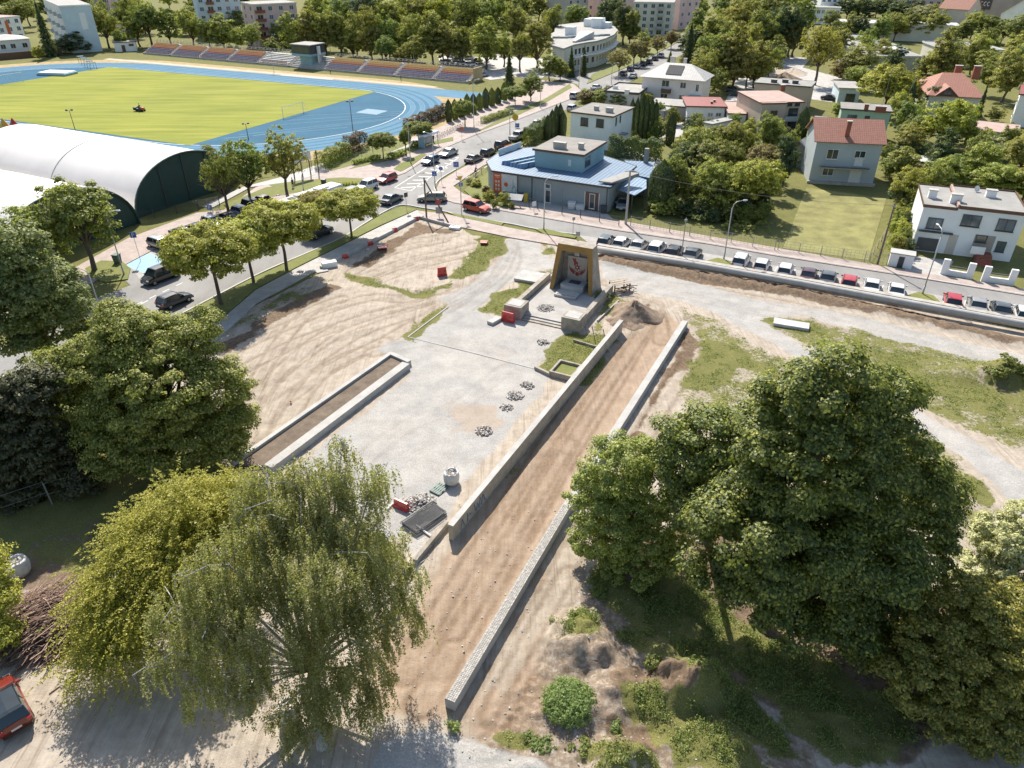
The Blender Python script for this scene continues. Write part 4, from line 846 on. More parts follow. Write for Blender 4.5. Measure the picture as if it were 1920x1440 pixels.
for i in range(3):                          # slanted skylight wedges on the left
    q = b.loc(940+i*14, 309+i*3, 4.1); x0, y0 = q.x, q.y
    b.part('skylight', MB().add([(x0,y0,4.1),(x0+1.1,y0,4.1),(x0+1.1+2.4,y0+5.5,4.1),(x0+2.4,y0+5.5,4.1),(x0,y0+.3,4.65),(x0+1.1,y0+.3,4.85),(x0+1.1+2.4,y0+5.5,4.85),(x0+2.4,y0+5.5,4.65)],
        [(0,1,5,4),(1,2,6,5),(2,3,7,6),(3,0,4,7),(4,5,6,7)]), 'roof_blue_shallow')
q0 = b.loc(1122,344,4.1); b.part('roof_panel', MB().hexa([(q0.x,q0.y,4.3),(q0.x+2.1,q0.y+.1,4.3),(q0.x+4.6,q0.y+5.6,4.3),(q0.x+2.5,q0.y+5.5,4.3)],[(q0.x,q0.y,4.5),(q0.x+2.1,q0.y+.1,4.5),(q0.x+4.6,q0.y+5.6,4.9),(q0.x+2.5,q0.y+5.5,4.9)]), 'roof_pale')
an = [b.loc(*p, 3.2) for p in ((1171,301),(1228,304),(1219,334),(1190,328))]; a_ = b.part('annex_roof', MB().prism(an, 3.05, 3.22, True), 'roof_blue'); 
anw = [Vector(((p.x-an[0].x)*.93+an[0].x+.3, (p.y-an[2].y)*.9+an[2].y+.3, 0)) for p in an]; b.part('annex_wall', MB().prism(anw, -.1, 3.05), 'grey_wall')
cp = [b.loc(*p, 3.0) for p in ((1157,354),(1190,366),(1212,353),(1212,337),(1190,329),(1172,338))]; b.part('carport_roof', MB().prism(cp, 2.86, 3.0, True), 'roof_blue_shallow')
for p in (cp[1], cp[2], cp[3]): b.part('carport_post', MB().b2(p.x-.4-.07, p.x-.4+.07, p.y+.2, p.y+.34, -.1, 2.86), 'trim_dark')
q = b.loc(1212,304,3.3); b.part('chimney', MB().b2(q.x-.45, q.x+.25, q.y-.3, q.y+.3, 3.0, 5.6), 'stone_wall')
b.win((1027.5,349,8.5,7), 'F', mull=0); b.win((1027.5,368,8.5,22), 'F', mull=0, name='glass_door')
for x, y in ((1001.5,357.5),(1052,364.5)): b.win((x,y,4.2,24), 'F', 'teal_wall_pale', 'teal_wall', 0)
u, z, w_, h_ = b.rect((1110,374.5,25.5,34), 'F'); b.part('porch_panel', MB().b2(u-w_/2, u+w_/2, -.05, 0, 0, h_), 'brown_wall'); b.part('porch_trim', MB().b2(u-w_/2-.12, u-w_/2, -.1, 0, 0, h_).b2(u+w_/2, u+w_/2+.12, -.1, 0, 0, h_), 'trim_white')
b.win((1110.5,377,8.5,26), 'F', mull=0, name='door', out=.06)
for x in (924.5+46.5, 998, 1140): u = b.on(x, 345)[0]; b.part('downpipe', MB().tube([(u,-.12,0),(u,-.12,3.85)], .07, 6), 'trim_dark')
# banners fixed to the wall
mo = plain('banner_orange', (.62,.12,.035), .5, .05, 1); mw = plain('banner_white', (.62,.66,.68), .5, .12, 1.2); plain('banner_teal', (.17,.36,.42), .5, .1, 1)
bu0 = b.on(925.5,343)[0]; bu1 = b.on(940.3,343)[0]; bu2 = b.on(970,347)[0]
bo = b.part('orange_banner', MB().b2(bu0, bu1, -.06, -.0, .45, 3.72), 'banner_orange')
k = MB()
for i in range(2):
    for j in range(3): k.ball((bu0+(i+1)*(bu1-bu0)/3, -.07, 1.15+j*.62), (.19,.02,.17), 7, 4); k.b2(bu0+(i+1)*(bu1-bu0)/3-.2, bu0+(i+1)*(bu1-bu0)/3+.2, -.075, -.062, .85+j*.62, .9+j*.62)
k.b2(bu0+.25, bu1-.25, -.075, -.062, 3.25, 3.42); k.b2(bu0+.4, bu1-.4, -.075, -.062, 3.02, 3.1)
b.part('banner_marks', k, 'trim_white', bo)
bw_ = b.part('white_banner', MB().b2(bu1+.02, bu2, -.05, -.0, .45, 3.72), 'banner_white'); b.part('red_disc', MB().wheel((bu1+.85,-.06,2.05), .36, .03, 16), 'banner_orange', bw_)
k = MB()
for i in range(9): a = i*.7; k.box((bu1+2.3+.35*math.cos(a), -.06, 1.35+.55*math.sin(a)), (.35, .02, .12), 0, 0, a)
k.b2(bu1+2.1, bu1+2.2, -.07, -.055, 1.4, 3.0).b2(bu1+.3, bu2-.2, -.066, -.055, .5, .95); b.part('banner_picture', k, 'banner_teal', bw_)
pts = [b.loc(*p, 4.1) for p in ((935,291),(977,276))]; d_ = pts[1]-pts[0]; b.part('roof_hoarding', MB().box(((pts[0].x+pts[1].x)/2, (pts[0].y+pts[1].y)/2, 4.6), (d_.length, .1, .95), math.atan2(d_.y, d_.x)), 'banner_white')
b.part('roof_sign', MB().box(((pts[0].x+pts[1].x)/2-.4, (pts[0].y+pts[1].y)/2-.12, 4.75), (2.0, .08, .7), math.atan2(d_.y, d_.x)), 'banner_orange')

# --- white cube house
b = Bld('house', 'white cube house with flat grey roof and two dark windows beside the main road', (1070.8,210.8), (1148.3,220), 6.4, BR=(1175.8,201.7)); b.wall('white_wall_cool'); b.flat('roof_felt', 'trim_brown')
for r in ((1095.8,228.3,12.5,14),(1125,231,12.5,14)): b.win(r, frame='trim_dark')
for r in ((1154.7,228,2.6,15),(1162.5,223,2.6,13)): b.win(r, 'R', 'trim_white', mull=0)
b.chimney(1118.7,201,.9,.6,.7,'concrete_pale',6.6); b.chimney(1143,205,1.4,.7,.8,'concrete_pale',6.6); b.balcony(b.on(1163,250,'R')[0], 2.5, 1.6, 'trim_dark', 1.4, .1, 'R', 'door_canopy')
# --- white villa
b = Bld('villa', 'large pale villa with white hipped metal roof and a solar panel', (1205,144), (1318.3,152.5), 5.9, BR=(1334,144)); b.d = max(b.d, 9); b.wall('villa_wall'); b.hip('roof_white_metal', 3.0, .7)
for r in ((1248,156.5,13,11),(1281,160,10,10),(1307.5,165,5,13),(1245,179,12,8),(1278,183,9,9)): b.win(r)
b.balcony(b.on(1250,168)[0], 2.6, 2.2, 'trim_brown'); u, z = b.on(1305,177); b.part('door_canopy', MB().b2(u-1.6, u+1.6, -1.3, 0, 2.4, 2.55), 'teal_wall_pale'); b.part('door', MB().b2(u-.5, u+.5, -.06, 0, 0, 2.1), 'trim_brown')
q = b.loc(1253,137,7); s0 = b.d/2; kk = 3.0/(s0+.7); yy0, yy1 = .6, 3.6; zf = lambda y: 5.9+.14+kk*(y+.7)*1.0+.06
xa = b.on(1240,146)[0]+.8; b.part('solar_panel', MB().hexa([(xa,yy0,zf(yy0)),(xa+4,yy0,zf(yy0)),(xa+4,yy1,zf(yy1)),(xa,yy1,zf(yy1))],[(xa,yy0,zf(yy0)+.08),(xa+4,yy0,zf(yy0)+.08),(xa+4,yy1,zf(yy1)+.08),(xa,yy1,zf(yy1)+.08)]), 'roof_dark')
b.chimney(1260,128,1.3,.6,3.4,'concrete_pale',5.9); b.chimney(1283,130,.8,.6,3.2,'concrete_pale',5.9)
# --- low flat outbuildings
b = Bld('outbuilding', 'low flat-roofed building with two roof vents between the villa and the hedge', (1135,173), (1196,177.5), 3.0, BR=(1218,161.7)); b.wall('villa_wall'); b.flat('roof_pale', 'roof_dark', par=.25); b.chimney(1154,162,1.2,.8,.6,'white_wall',3.2); b.chimney(1176,170,1.1,.8,.7,'white_wall',3.2)
b = Bld('outbuilding', 'low garage with grey roof directly below the terrace of the villa', (1219,197), (1290,202), 2.7, BR=(1298,190)); b.wall('beige_wall'); b.flat('roof_pale', 'trim_brown')
b = Bld('outbuilding', 'small grey-roofed shed right of the tall column conifers', (1226.7,206.7), (1245,209), 2.5, BR=(1258,200)); b.wall('grey_wall'); b.flat('roof_pale', 'concrete'); b.win((1236,215,7,5), mull=0)
b = Bld('outbuilding', 'small white flat-roofed shed below the red metal roof', (1321,231), (1335,234), 2.6, BR=(1350,221)); b.wall('white_wall'); b.flat('roof_pale', 'concrete')
b = Bld('bungalow', 'white bungalow with flat red metal roof and two small roof vents', (1290,200), (1360,201.5), 3.6, BR=(1376,185)); b.wall('white_wall'); b.flat('roof_red_metal', 'trim_brown', over=.35); b.chimney(1335,189,.5,.5,.4,'brick_red',3.8); b.chimney(1340,186,.5,.5,.4,'brick_red',3.8)
for x in (1332,1347): b.win((x,215,9,6))
b = Bld('bungalow', 'white bungalow with pinkish low roof and projecting left wing', (1366,211), (1424,213), 3.2, BR=(1428,195)); b.wall('white_wall', x0=2.2); b.wall('white_wall', z1=3.2, x1=3.6, y0=-1.8); b.flat('roof_pink', 'trim_brown', x0=3.7); b.flat('roof_pink', 'trim_brown', x1=3.4, y0=-1.8, z=3.22)
b.win((1405.6,223,6,11)); b.win((1.7,1.4,1.5,1.2), px=False, out=1.8); b.part('door', MB().b2(4.0, 4.9, -.06, 0, 0, 2.1), 'trim_brown')
b = Bld('house', 'tan two-storey house with pink-grey flat roof stepped at the front', (1426,194), (1506,192.5), 6.4, BR=(1514,170.6)); b.wall('tan_wall'); b.flat('roof_pink', 'trim_brown', over=.2); b.wall('tan_wall', x0=0, x1=b.w*.56, y0=-1.1, y1=-.003); b.flat('roof_pink', 'trim_brown', z=6.43, over=.15, x0=0, x1=b.w*.56, y0=-1.0, y1=-.25)
for r in ((1487,210,16,13),(1495,196,7.5,4),(1481,196,7,4),(1484,234,14,11)): b.win(r, frame='trim_dark')
b.win((b.w*.3,4.4,1.3,1.3), px=False, frame='trim_dark', out=1.1); b.balcony(b.w*.78, 3.0, b.w*.42, 'bluegrey_wall', 1.3, .9); b.chimney(1468,163,1,.7,1,'brick_red',6.6)
b = Bld('house', 'wide house with grey flat roof and dark vents behind the tan house', (1416,156), (1519,164), 5.6, BR=(1524,156)); b.d = 8; b.wall('tan_wall'); b.flat('roof_grey', 'trim_dark')
for x, y in ((1452,150),(1473,150),(1492,152)): b.chimney(x, y, 1.4, .8, .7, 'roof_dark', 5.8)
b = Bld('house', 'pale green house with flat roof behind the blue-grey house', (1579,205), (1671,211), 6.2, BL=(1587,194)); b.wall('green_wall'); b.flat('roof_felt', 'trim_dark')
for r in ((1597,223,16,14),(1625,225,8,14)): b.win(r, frame='trim_dark')
b.chimney(1625,200,.8,.6,1,'brick_red',6.4); b.chimney(1652,202,2,.7,.8,'brick_red',6.4)
b.part('aerial', MB().tube([(7.5,3,6.3),(7.8,3,15)], .04, 5), 'metal_grey'); b.part('aerial', MB().tube([(11.5,3.5,6.3),(12.2,3.5,12)], .04, 5), 'metal_grey')
b = Bld('garage', 'small pale blue flat-roofed garage left of the yellow-green garden tree', (1575,166), (1614,167.5), 3.6, BR=(1614,155)); b.wall('paleblue_wall'); b.flat('roof_pale', 'concrete'); b.win((1594,183,16,13), frame='trim_dark')
# --- blue-grey house with tile roof
A0 = G(1515,342); hh = hgt(A0, 262)
b = Bld('house', 'blue-grey two-storey house with orange tiled roof above the lawn', (1515,342.5), (1635,349), 0, depth=9.5); b.h = hh; b.wall('bluegrey_wall', hh); r = b.gable('roof_tile', 2.6, .5, 'bluegrey_wall')
b.win((1561,289,20,17)); b.win((1612.5,290,19,13)); b.win((1610,303,14,14), gl='trim_white', name='door'); b.win((1552.5,321,19,14)); b.win((1602.5,331,20,24), gl='trim_white', name='door')
u0 = b.on(1538,307)[0]; u1 = b.on(1627,315)[0]; zz = b.on(1583,312)[1]; b.part('balcony', MB().b2(u0, u1, -1.3, 0, zz-.2, zz), 'concrete'); b.part('balustrade', MB().b2(u0, u1, -1.33, -1.3, zz, zz+.18), 'trim_dark')
b.part('plinth', MB().b2(-.3, b.w+.3, -.5, -.003, -.1, .45), 'concrete'); b.chimney(1590,244,.7,.6,2.0,'brick_red',hh+1)
# --- small grey shed
b = Bld('shed', 'small grey shed with pitched slate roof left of the blue-grey house', (1476,280), (1516,286), 2.9, BR=(1527,268)); b.wall('stone_wall'); b.gable('roof_grey', 1.7, .3, 'stone_wall', 'y'); b.win((1489,282,8,8), frame='trim_dark'); b.chimney(1486,262,.5,.5,1.6,'concrete_pale',3.2)
b = Bld('garage', 'grey flat-roofed garage with curved edge between the tan and blue-grey houses', (1518,244), (1540,246), 2.8, BR=(1560,222)); b.wall('grey_wall'); b.flat('roof_felt', 'trim_dark'); b.win((b.w/2,1.2,b.w*.7,2.1), px=False, frame='trim_dark', gl='teal_wall', mull=0, name='garage_door')
# --- red villa
b = Bld('villa', 'cream villa with red tiled hipped roof and two brick chimneys', (1744,179), (1842,184), 5.4, BR=(1848,160)); b.d = max(b.d, 9); b.wall('cream_wall'); b.hip('roof_tile', 3.6, .6, 3.2)
b.gable('roof_tile', 1.9, .3, 'brown_wall', 'y', b.w*.1, b.w*.52, -.5, b.d*.5, 5.5); b.win((b.w*.31,6.3,1.6,.9), px=False, out=.52, frame='trim_dark'); 
for r in ((1772,192,8,7),(1812,196,8,7)): b.win(r)
b.chimney(1794,140,1.5,.9,2.6,'brick_red',7.4); b.chimney(1829,141,1.5,.9,2.6,'brick_red',7.4)
b = Bld('house', 'white house cut by the right edge of the photo', (1893,236), (1990,246), 0, depth=14); b.h = 6.6; b.wall('white_wall', 6.6); b.flat('roof_red_metal', 'trim_brown')
for u in (3, 8): b.win((u,4.4,1.2,1.3), 'L', px=False); b.win((u,1.5,1.2,1.3), 'L', px=False)
b = Bld('garage', 'low garage with pinkish roof in the garden at the right edge', (1815,243), (1905,253), 2.8, BL=(1824,227.5)); b.wall('paleblue_wall'); b.flat('roof_pink', 'concrete'); b.win((1.6,1.3,2.2,1.9), px=False, gl='grey_wall', name='garage_door', mull=0)
b = Bld('shed', 'low garden shed with white corrugated roof among bushes', (1697,303), (1748,306), 2.2, BR=(1750,296)); b.wall('brown_wall'); b.flat('roof_white', 'trim_dark')
# --- white modern house
A0 = G(1892.5,491); hh = hgt(A0, 405)
b = Bld('house', 'white modern house with flat grey roof, garage and dark-framed windows', (1707.5,467.5), (1892.5,491), 0, depth=10); b.h = hh; W_ = b.w; xs = b.on(1784,430)[0]
b.wall('white_wall_cool', hh-.25, x1=xs); b.wall('white_wall_cool', hh, x0=xs+.003); b.flat('roof_grey', 'trim_brown', z=hh-.25, over=.02, x1=xs-.2, par=.1); b.flat('roof_grey', 'trim_brown', z=hh, over=.02, x0=xs+.2, par=.15)
b.part('parapet', MB().b2(xs-.12, xs+.12, .05, 9.9, hh+.1, hh+.5), 'roof_pink')
for r in ((1752.5,419,27,19),(1821,414,34,20),(1886,422.5,32,21),(1876,462.5,15,18)): b.win(r, frame='trim_dark', gl='glass_blue')
b.win((1737.5,458,40,25), frame='trim_white', gl='roof_dark', mull=0, name='garage_door'); u, z, w_, h_ = b.rect((1782.5,461,18,38), 'F'); b.part('porch_panel', MB().b2(u-w_/2, u+w_/2, -.03, 0, 0, h_), 'beige_wall')
u, z, w_, h_ = b.rect((1842,460,40,30), 'F'); b.part('porch_opening', MB().b2(u-w_/2, u+w_/2, -.03, 0, 1.0, 1.0+h_), 'stone_wall'); b.win((u-.4,2.6,1.1,.8), px=False, frame='trim_dark', out=.03, mull=0)
b.part('porch_parapet', MB().b2(u-w_/2-.2, u-w_/2+1.4, -1.4, -1.2, .9, 1.9), 'white_wall'); st_ = MB()
for i in range(6): st_.b2(u-.6, u+1.2, -1.2-.32*(6-i), -.0, i*.16, (i+1)*.16)
b.part('front_steps', st_, 'brick_red'); b.chimney(1793,372,1.3,.7,1.1,'white_wall',hh); b.chimney(1858,364,1.2,.7,1.1,'white_wall',hh); b.chimney(1748,366,1.0,.8,1.3,'white_wall',hh-.3); b.dish(1831,354,hh)
b.part('canopy_strip', MB().b2(.2, xs+.3, -.5, 0, 2.75, 2.9), 'trim_dark')
# --- school with flat white roofs
b = Bld('school', 'long flat white-roofed building with skylight strips beyond the garden trees', (1636,107), (1728,108), 5.2, BL=(1650,64.5)); b.wall('cream_wall'); b.flat('roof_grey', 'trim_white', par=.2)
for i, px in enumerate((1648,1668,1690)): q = b.loc(px, 92, 5.4); b.part('skylight', MB().b2(q.x, q.x+1.6, q.y-4, q.y+22, 5.43, 5.75), 'glass_pale')
b.part('roof_plant', MB().b2(b.w-7, b.w-2.5, 6, 14, 5.43, 6.6), 'white_wall_cool')
b = Bld('school', 'right wing with long flat white roof beyond the garden trees', (1772,94), (1882,96), 5.2, BL=(1771,80)); b.wall('cream_wall'); b.flat('roof_grey', 'trim_white', par=.2)
for px in range(1780,1880,14): b.win((px,101,7,4))
b = Bld('hall_building', 'long low white building half hidden behind the tree row', (1560,42), (1800,50), 6, depth=14); b.wall('cream_wall'); b.flat('roof_white', 'trim_white')
# --- curved office
z9 = 7.4; P9 = [(1058,93),(1076,86),(1097,82),(1118,79),(1135,74),(1150,67),(1157,59),(1150,52),(1130,47),(1094,44),(1042,50),(1041,62),(1034,66),(1037,87)]
b = Bld('office_building', 'curved cream office building with round-ended roof and roof plant', (1058,93), (1097,82), z9, depth=10); L = [b.loc(*p, z9) for p in P9]; b.part('wall', MB().prism(L, -.1, z9), 'cream_wall'); c0 = sum(L, Vector())/len(L)
RO = [Vector((c0.x+(p.x-c0.x)*1.025, c0.y+(p.y-c0.y)*1.025, 0)) for p in L]; b.part('roof', MB().prism(RO, z9+.003, z9+.45, True), 'roof_pale')
Lo = [b.loc(*p, 0) for p in ((1064,136),(1088,138),(1110,130),(1135,117),(1153,100))]; dirn = (Lo[-1]-Lo[0])
for i in range(1, 6):                       # window band along the curve
    p, q = L[i], L[i+1]; d_ = q-p; n_ = Vector((d_.y, -d_.x, 0)).normalized(); a_ = math.atan2(d_.y, d_.x); k_ = max(2, int(d_.length/2.2))
    for j in range(k_):
        for zz in (5.6, 2.4):
            c_ = p.lerp(q, (j+.5)/k_)+n_*.04; c_.z = zz; o = b.part('window', MB().b2(-.75, .75, -.08, 0, -.95, .95), 'trim_white'); o.location = c_; o.rotation_euler.z = a_; b.part('pane', MB().b2(-.6, .6, -.11, -.083, -.8, .8), 'glass', o)
    m_ = (p+q)/2+n_*.5; b.part('ledge', MB().box((m_.x, m_.y, 4.1), (d_.length+.6, 1.0, .35), a_), 'white_wall')
for i in range(9): q = b.loc(1050+i*10, 72-i*.6, z9+.4); b.part('skylight', MB().box((q.x, q.y, z9+.75), (1.0, 5, .5), .5), 'glass_pale')
for x, y, w_, d_, h_ in ((1070,66,3,3,2.6),(1110,49,7,4,2.6),(1121,52,4,4,3.2),(1137,52,4,3,1.8)): q = b.loc(x, y, z9+.4); b.part('roof_plant', MB().b2(q.x-w_/2, q.x+w_/2, q.y-d_/2, q.y+d_/2, z9+.46, z9+.46+h_), 'white_wall_cool')
q = b.loc(1095,76,z9+.4); b.part('roof_canopy', MB().add([(q.x-7,q.y,z9+.5),(q.x+6,q.y-1,z9+.5),(q.x+6,q.y+4,z9+.5),(q.x-7,q.y+1,z9+.5),(q.x-7,q.y,z9+.9),(q.x+6,q.y-1,z9+2.6),(q.x+6,q.y+4,z9+2.6),(q.x-7,q.y+1,z9+.9)], [(0,1,5,4),(1,2,6,5),(2,3,7,6),(3,0,4,7),(4,5,6,7)]), 'roof_white')
# --- blocks of flats
def flats(label, A, B, h, depth, wall, cols, rows, roof='roof_pale', bal=(), balmat='trim_dark', lcols=0, rcols=0, frame='trim_white', name='apartment_building', trim='trim_white', ww=1.5, base='grey_wall'):
    b = Bld(name, label, A, B, 0, depth=depth); b.h = h; b.wall(wall, h); b.flat(roof, trim, over=.15, t=.4); fl = h/rows
    for r in range(rows):
        z = fl*(r+.55)
        for c_ in range(cols):
            u = b.w*(c_+.5)/cols
            if c_ in bal:
                if r > 0: b.balcony(u, fl*r+.25, b.w/cols*.85, balmat, 1.0, 1.0)
                b.win((u,z,ww*1.4,1.7), px=False, frame=frame, gl='glass')
            else: b.win((u,z,ww,1.4), px=False, frame=frame, gl='glass_blue')
        for n_, f_ in ((lcols, 'L'), (rcols, 'R')):
            for c_ in range(n_): b.win((depth*(c_+.5)/n_,z,ww,1.4), f_, px=False, frame=frame)
    return b
b = flats('cream five-storey block of flats with dark balconies beyond the curved office', (1184,66), (1256,68), hgt(G(1184,66), 5), 16, 'cream_wall', 5, 5, bal=(3,), balmat='bluegrey_wall', rcols=3)
flats('rose pink block with tall side facade right of the cream flats', (1270,56), (1306,52), 16, 60, 'rose_wall', 3, 4, lcols=8, rcols=8, roof='roof_red_metal', trim='trim_brown')
flats('beige block with pale blue side behind the curved office', (1062,46), (1101,42), 15, 14, 'beige_wall', 3, 4, rcols=3)
flats('grey-white block at the top edge left of the cream flats', (1108,30), (1150,28), 18, 14, 'white_wall_cool', 5, 5)
flats('pink block of flats with red balconies left of the press box', (488,90), (566,84), hgt(G(488,90), 10), 14, 'rose_wall', 4, 5, bal=(0,), balmat='brick_red', lcols=2)
flats('white and pale blue block of flats left of the pink block', (382,74), (462,70), hgt(G(382,74), -6), 14, 'paleblue_wall', 5, 5, bal=(1,), balmat='brick_red')
flats('narrow rose pink block behind the stadium trees', (236,62), (262,60), 16, 12, 'rose_wall', 2, 5)
flats('brown-grey block at the top edge behind the stadium trees', (196,50), (228,48), 15, 14, 'stone_wall', 4, 5)
flats('dark-roofed block rising behind the tree row right of the pink flats', (628,70), (672,72), 15, 14, 'beige_wall', 4, 4, roof='roof_grey')
flats('distant rose block between treetops at the top edge', (838,22), (880,20), 14, 12, 'rose_wall', 4, 4)
A0 = G(137,100); hb = hgt(A0, 13)
b = Bld('apartment_building', 'big block with blank pale blue gable end and balconied white side', (137,100), (193,96), 0, depth=44); b.h = hb; b.wall('paleblue_wall', hb); b.flat('roof_pale', 'white_wall', over=.1, t=.4); b.part('gable_panel', MB().b2(b.w*.55, b.w*.75, -.05, 0, hb*.5, hb*.86), 'white_wall')
for r in range(4):
    for c_ in range(7):
        z = hb/4*(r+.55); b.win((3+c_*6,z,2.0,1.5), 'L', px=False)
        if c_ % 2 == 0: b.balcony(3+c_*6, hb/4*r+.2, 3.4, 'bluegrey_wall', 1.0, 1.0, 'L')
b.part('facade_cladding', MB().b2(-.04, 0, .1, 43.9, 0, hb-.1), 'white_wall')
b = flats('white building with orange stripe at the left edge', (-30,84), (50,74), 8.5, 14, 'white_wall', 5, 3, roof='roof_pink'); b.part('orange_panel', MB().b2(b.w*.62, b.w*.69, -.12, -.0, .5, 7.5), 'banner_orange')
b = Bld('house', 'low white house with shallow white roof at the left edge', (-12,103), (62,97), 0, depth=12); b.h = 4.4; b.wall('white_wall_cool', 4.4); b.hip('roof_white', 1.4, .5)
for u in (.3, .55, .85): b.win((b.w*u,2.4,1.5,1.4), px=False)
b = Bld('hut', 'white hut with brown door at the left end of the grandstand', (217,97.5), (258,95.5), 0, depth=5); b.h = 3.1; b.wall('white_wall', 3.1); b.flat('roof_pale', 'trim_brown'); b.part('door', MB().b2(b.w*.32, b.w*.48, -.05, 0, 0, 2.2), 'trim_brown'); b.win((b.w*.78,2.2,1.5,.5), px=False, frame='trim_brown')
# --- skyline at the top right
flats('white modern block with glazed bay at the top edge above the dark trees', (1532,40), (1572,40), 15, 14, 'white_wall', 4, 4)
flats('long low white building at the top edge left of the dark trees', (1500,44), (1570,46), 7, 10, 'white_wall_cool', 8, 2)
flats('grey block with red sloping roof at the top edge', (1640,26), (1760,30), 12, 16, 'rose_wall', 9, 3, roof='roof_red_metal')
b = Bld('house', 'house with faded red pitched roof among far trees', (1752,50), (1806,54), 0, depth=16); b.h = 8; b.wall('beige_wall', 8); b.gable('roof_tile', 5, .4, 'beige_wall')
b = flats('plain light grey block left of the tower with the dark sign', (1796,42), (1838,44), 15, 16, 'grey_wall', 3, 3)
b = Bld('shop_building', 'brown-grey building carrying a dark sign with white letters CCC', (1838,46), (1884,50), 0, depth=18); b.h = 17; b.wall('stone_wall', 17); b.flat('roof_grey', 'trim_dark'); u0, z0 = b.on(1848,7)
sg = b.part('sign_board', MB().b2(u0-2.9, u0+2.9, -.25, 0, z0-2.4, z0+2.4), 'trim_dark'); k = MB()
for i in range(3):
    for j in range(12): a_ = math.radians(50+j*24.5); a2_ = math.radians(50+(j+1)*24.5); cxx = u0-1.65+i*1.65; k.tube([(cxx+.55*math.cos(a_), -.3, z0+.85*math.sin(a_)), (cxx+.55*math.cos(a2_), -.3, z0+.85*math.sin(a2_))], .17, 4) if math.degrees(a_) < 305 else None
b.part('lettering', k, 'trim_white', sg)
b = Bld('house', 'large house with pale pink pitched roof at the right top edge', (1866,62), (1935,70), 0, depth=20); b.h = 8; b.wall('white_wall', 8); b.gable('roof_pink', 6, .4, 'white_wall', 'y')
b = flats('glass-roofed grey block at the right top corner', (1890,40), (1990,44), 14, 20, 'paleblue_wall', 6, 4, roof='glass_pale')
# --- white arched halls
mt_ = plain('membrane', (.74,.71,.675), .75, .05, .25); plain('hall_green', (.018,.055,.050), .7, .15, .6)
hrz = math.radians(62.8); X_ = Vector((math.cos(hrz), math.sin(hrz), 0)); Y_ = Vector((-X_.y, X_.x, 0)); E1 = G(250,409)-Y_*1.0; hw = 20.5; hH = 7.5
def hall(label, off):
    o = E1+X_*off[0]+Y_*off[1]; root = empty('arched_hall', o, hrz, label, 'hall'); n = 28; R = []; Lh = 43.0
    for i in range(n+1): a = math.pi*(1-i/n); R.append((hw/2+hw/2*math.cos(a), hH*math.sin(a)**.92 if math.sin(a) > 0 else 0))
    mb = MB(); segs = [0, .3, 20, 20.3, Lh]
    for j in range(len(segs)-1):
        bulge = 0.0; o1 = len(mb.v)
        for y in (segs[j], segs[j+1]): mb.v += [(x, y, z) for x, z in R]
        mb.f += [(o1+i, o1+i+1, o1+n+1+i+1, o1+n+1+i) for i in range(n)]; mb.m += [0]*n
    c_ = mb.obj('membrane_roof', M['membrane'], root, True)
    sm = MB()
    for y in (20.1,): sm.tube([(x, y, z+.01) for x, z in R], .07, 4)
    sm.obj('seam', M['roof_grey'], c_)
    e = MB(); e.plate([(x, .35, z) for x, z in R], (0,-1,0), .06); ew = e.obj('end_wall', M['hall_green'], root); MB().plate([(x, Lh-.1, z) for x, z in R], (0,1,0), .06).obj('end_wall', M['hall_green'], root)
    rb = MB()
    for f in (.28, .5, .72): x = hw*f; zt = hH*math.sin(math.acos(2*f-1))*.97; rb.b2(x-.05, x+.05, .16, .28, 0, zt)
    rb.obj('post', M['trim_dark'], ew); MB().tube([(x, .05, z) for x, z in R], .16, 6).obj('edge_beam', M['hall_green'], root)
hall('large white arched membrane hall beside the running track with dark green end', (0, 0)); hall('nearer white arched hall cut by the left edge, behind the trees', (-hw-1.2, -2.0))
# ================================================================ STADIUM
plain('track_blue', (.070,.175,.265), .8, .08, .15, spec=.05); plain('track_light', (.110,.225,.325), .8, .08, .15, spec=.05); plain('track_deep', (.045,.130,.205), .8, .10, .12, spec=.05)
plain('dry_grass', (.36,.27,.13), .95, .25, .5, bmp=.4); plain('sand_pale', (.50,.42,.34), .95, .15, .4)
m, nt, b = newmat('pitch'); p = wpos(nt); n1 = noise(nt, mapv(nt, p, (.35, 3.2, 1), (0, 0, math.radians(27.5))), .12, 5, .6); n2 = noise(nt, p, 3, 5, .7); n3 = noise(nt, p, .05, 4, .6)
c = ramp(nt, n1, [(.32, (.185,.215,.04)), (.5, (.245,.265,.055)), (.68, (.30,.305,.075))]); c = mixc(nt, .3, c, ramp(nt, n2, [(.3, (.36,.36,.36)), (.7, (.66,.66,.66))]), 'OVERLAY'); c = mixc(nt, .4, c, ramp(nt, n3, [(.35, (.40,.42,.40)), (.65, (.62,.58,.5))]), 'OVERLAY')
nt.links.new(c, b.inputs['Base Color']); b.inputs['Roughness'].default_value = .95; b.inputs['Specular IOR Level'].default_value = .1
tB, tC = G(355,273), G(705,172); pp = (tC-tB); PW = pp.length; pp.normalize(); pa = Vector((-pp.y, pp.x, 0)); PC = (tB+tC)/2+pa*52.5
def pit(a, p_, z=0): v = PC-pa*a+pp*p_; return Vector((v.x, v.y, z))   # a: towards the near goal, p_: away
def oval(R, n=26, ext=0):
    out = []
    for i in range(n+1): t = -math.pi/2+math.pi*i/n; out.append(pit(42.2+R*math.cos(t), R*math.sin(t)))
    for i in range(n+1): t = math.pi/2+math.pi*i/n; out.append(pit(-42.2+R*math.cos(t), R*math.sin(t)))
    return out
R0 = PW/2+1.3
slab('ground', oval(R0+17), .012, 'dry_grass', z0=0, world=True)
o = MB().prism(oval(R0), 0, .03).obj('running_track', M['track_deep']); struct(o)
mb = MB(); LW = 1.22
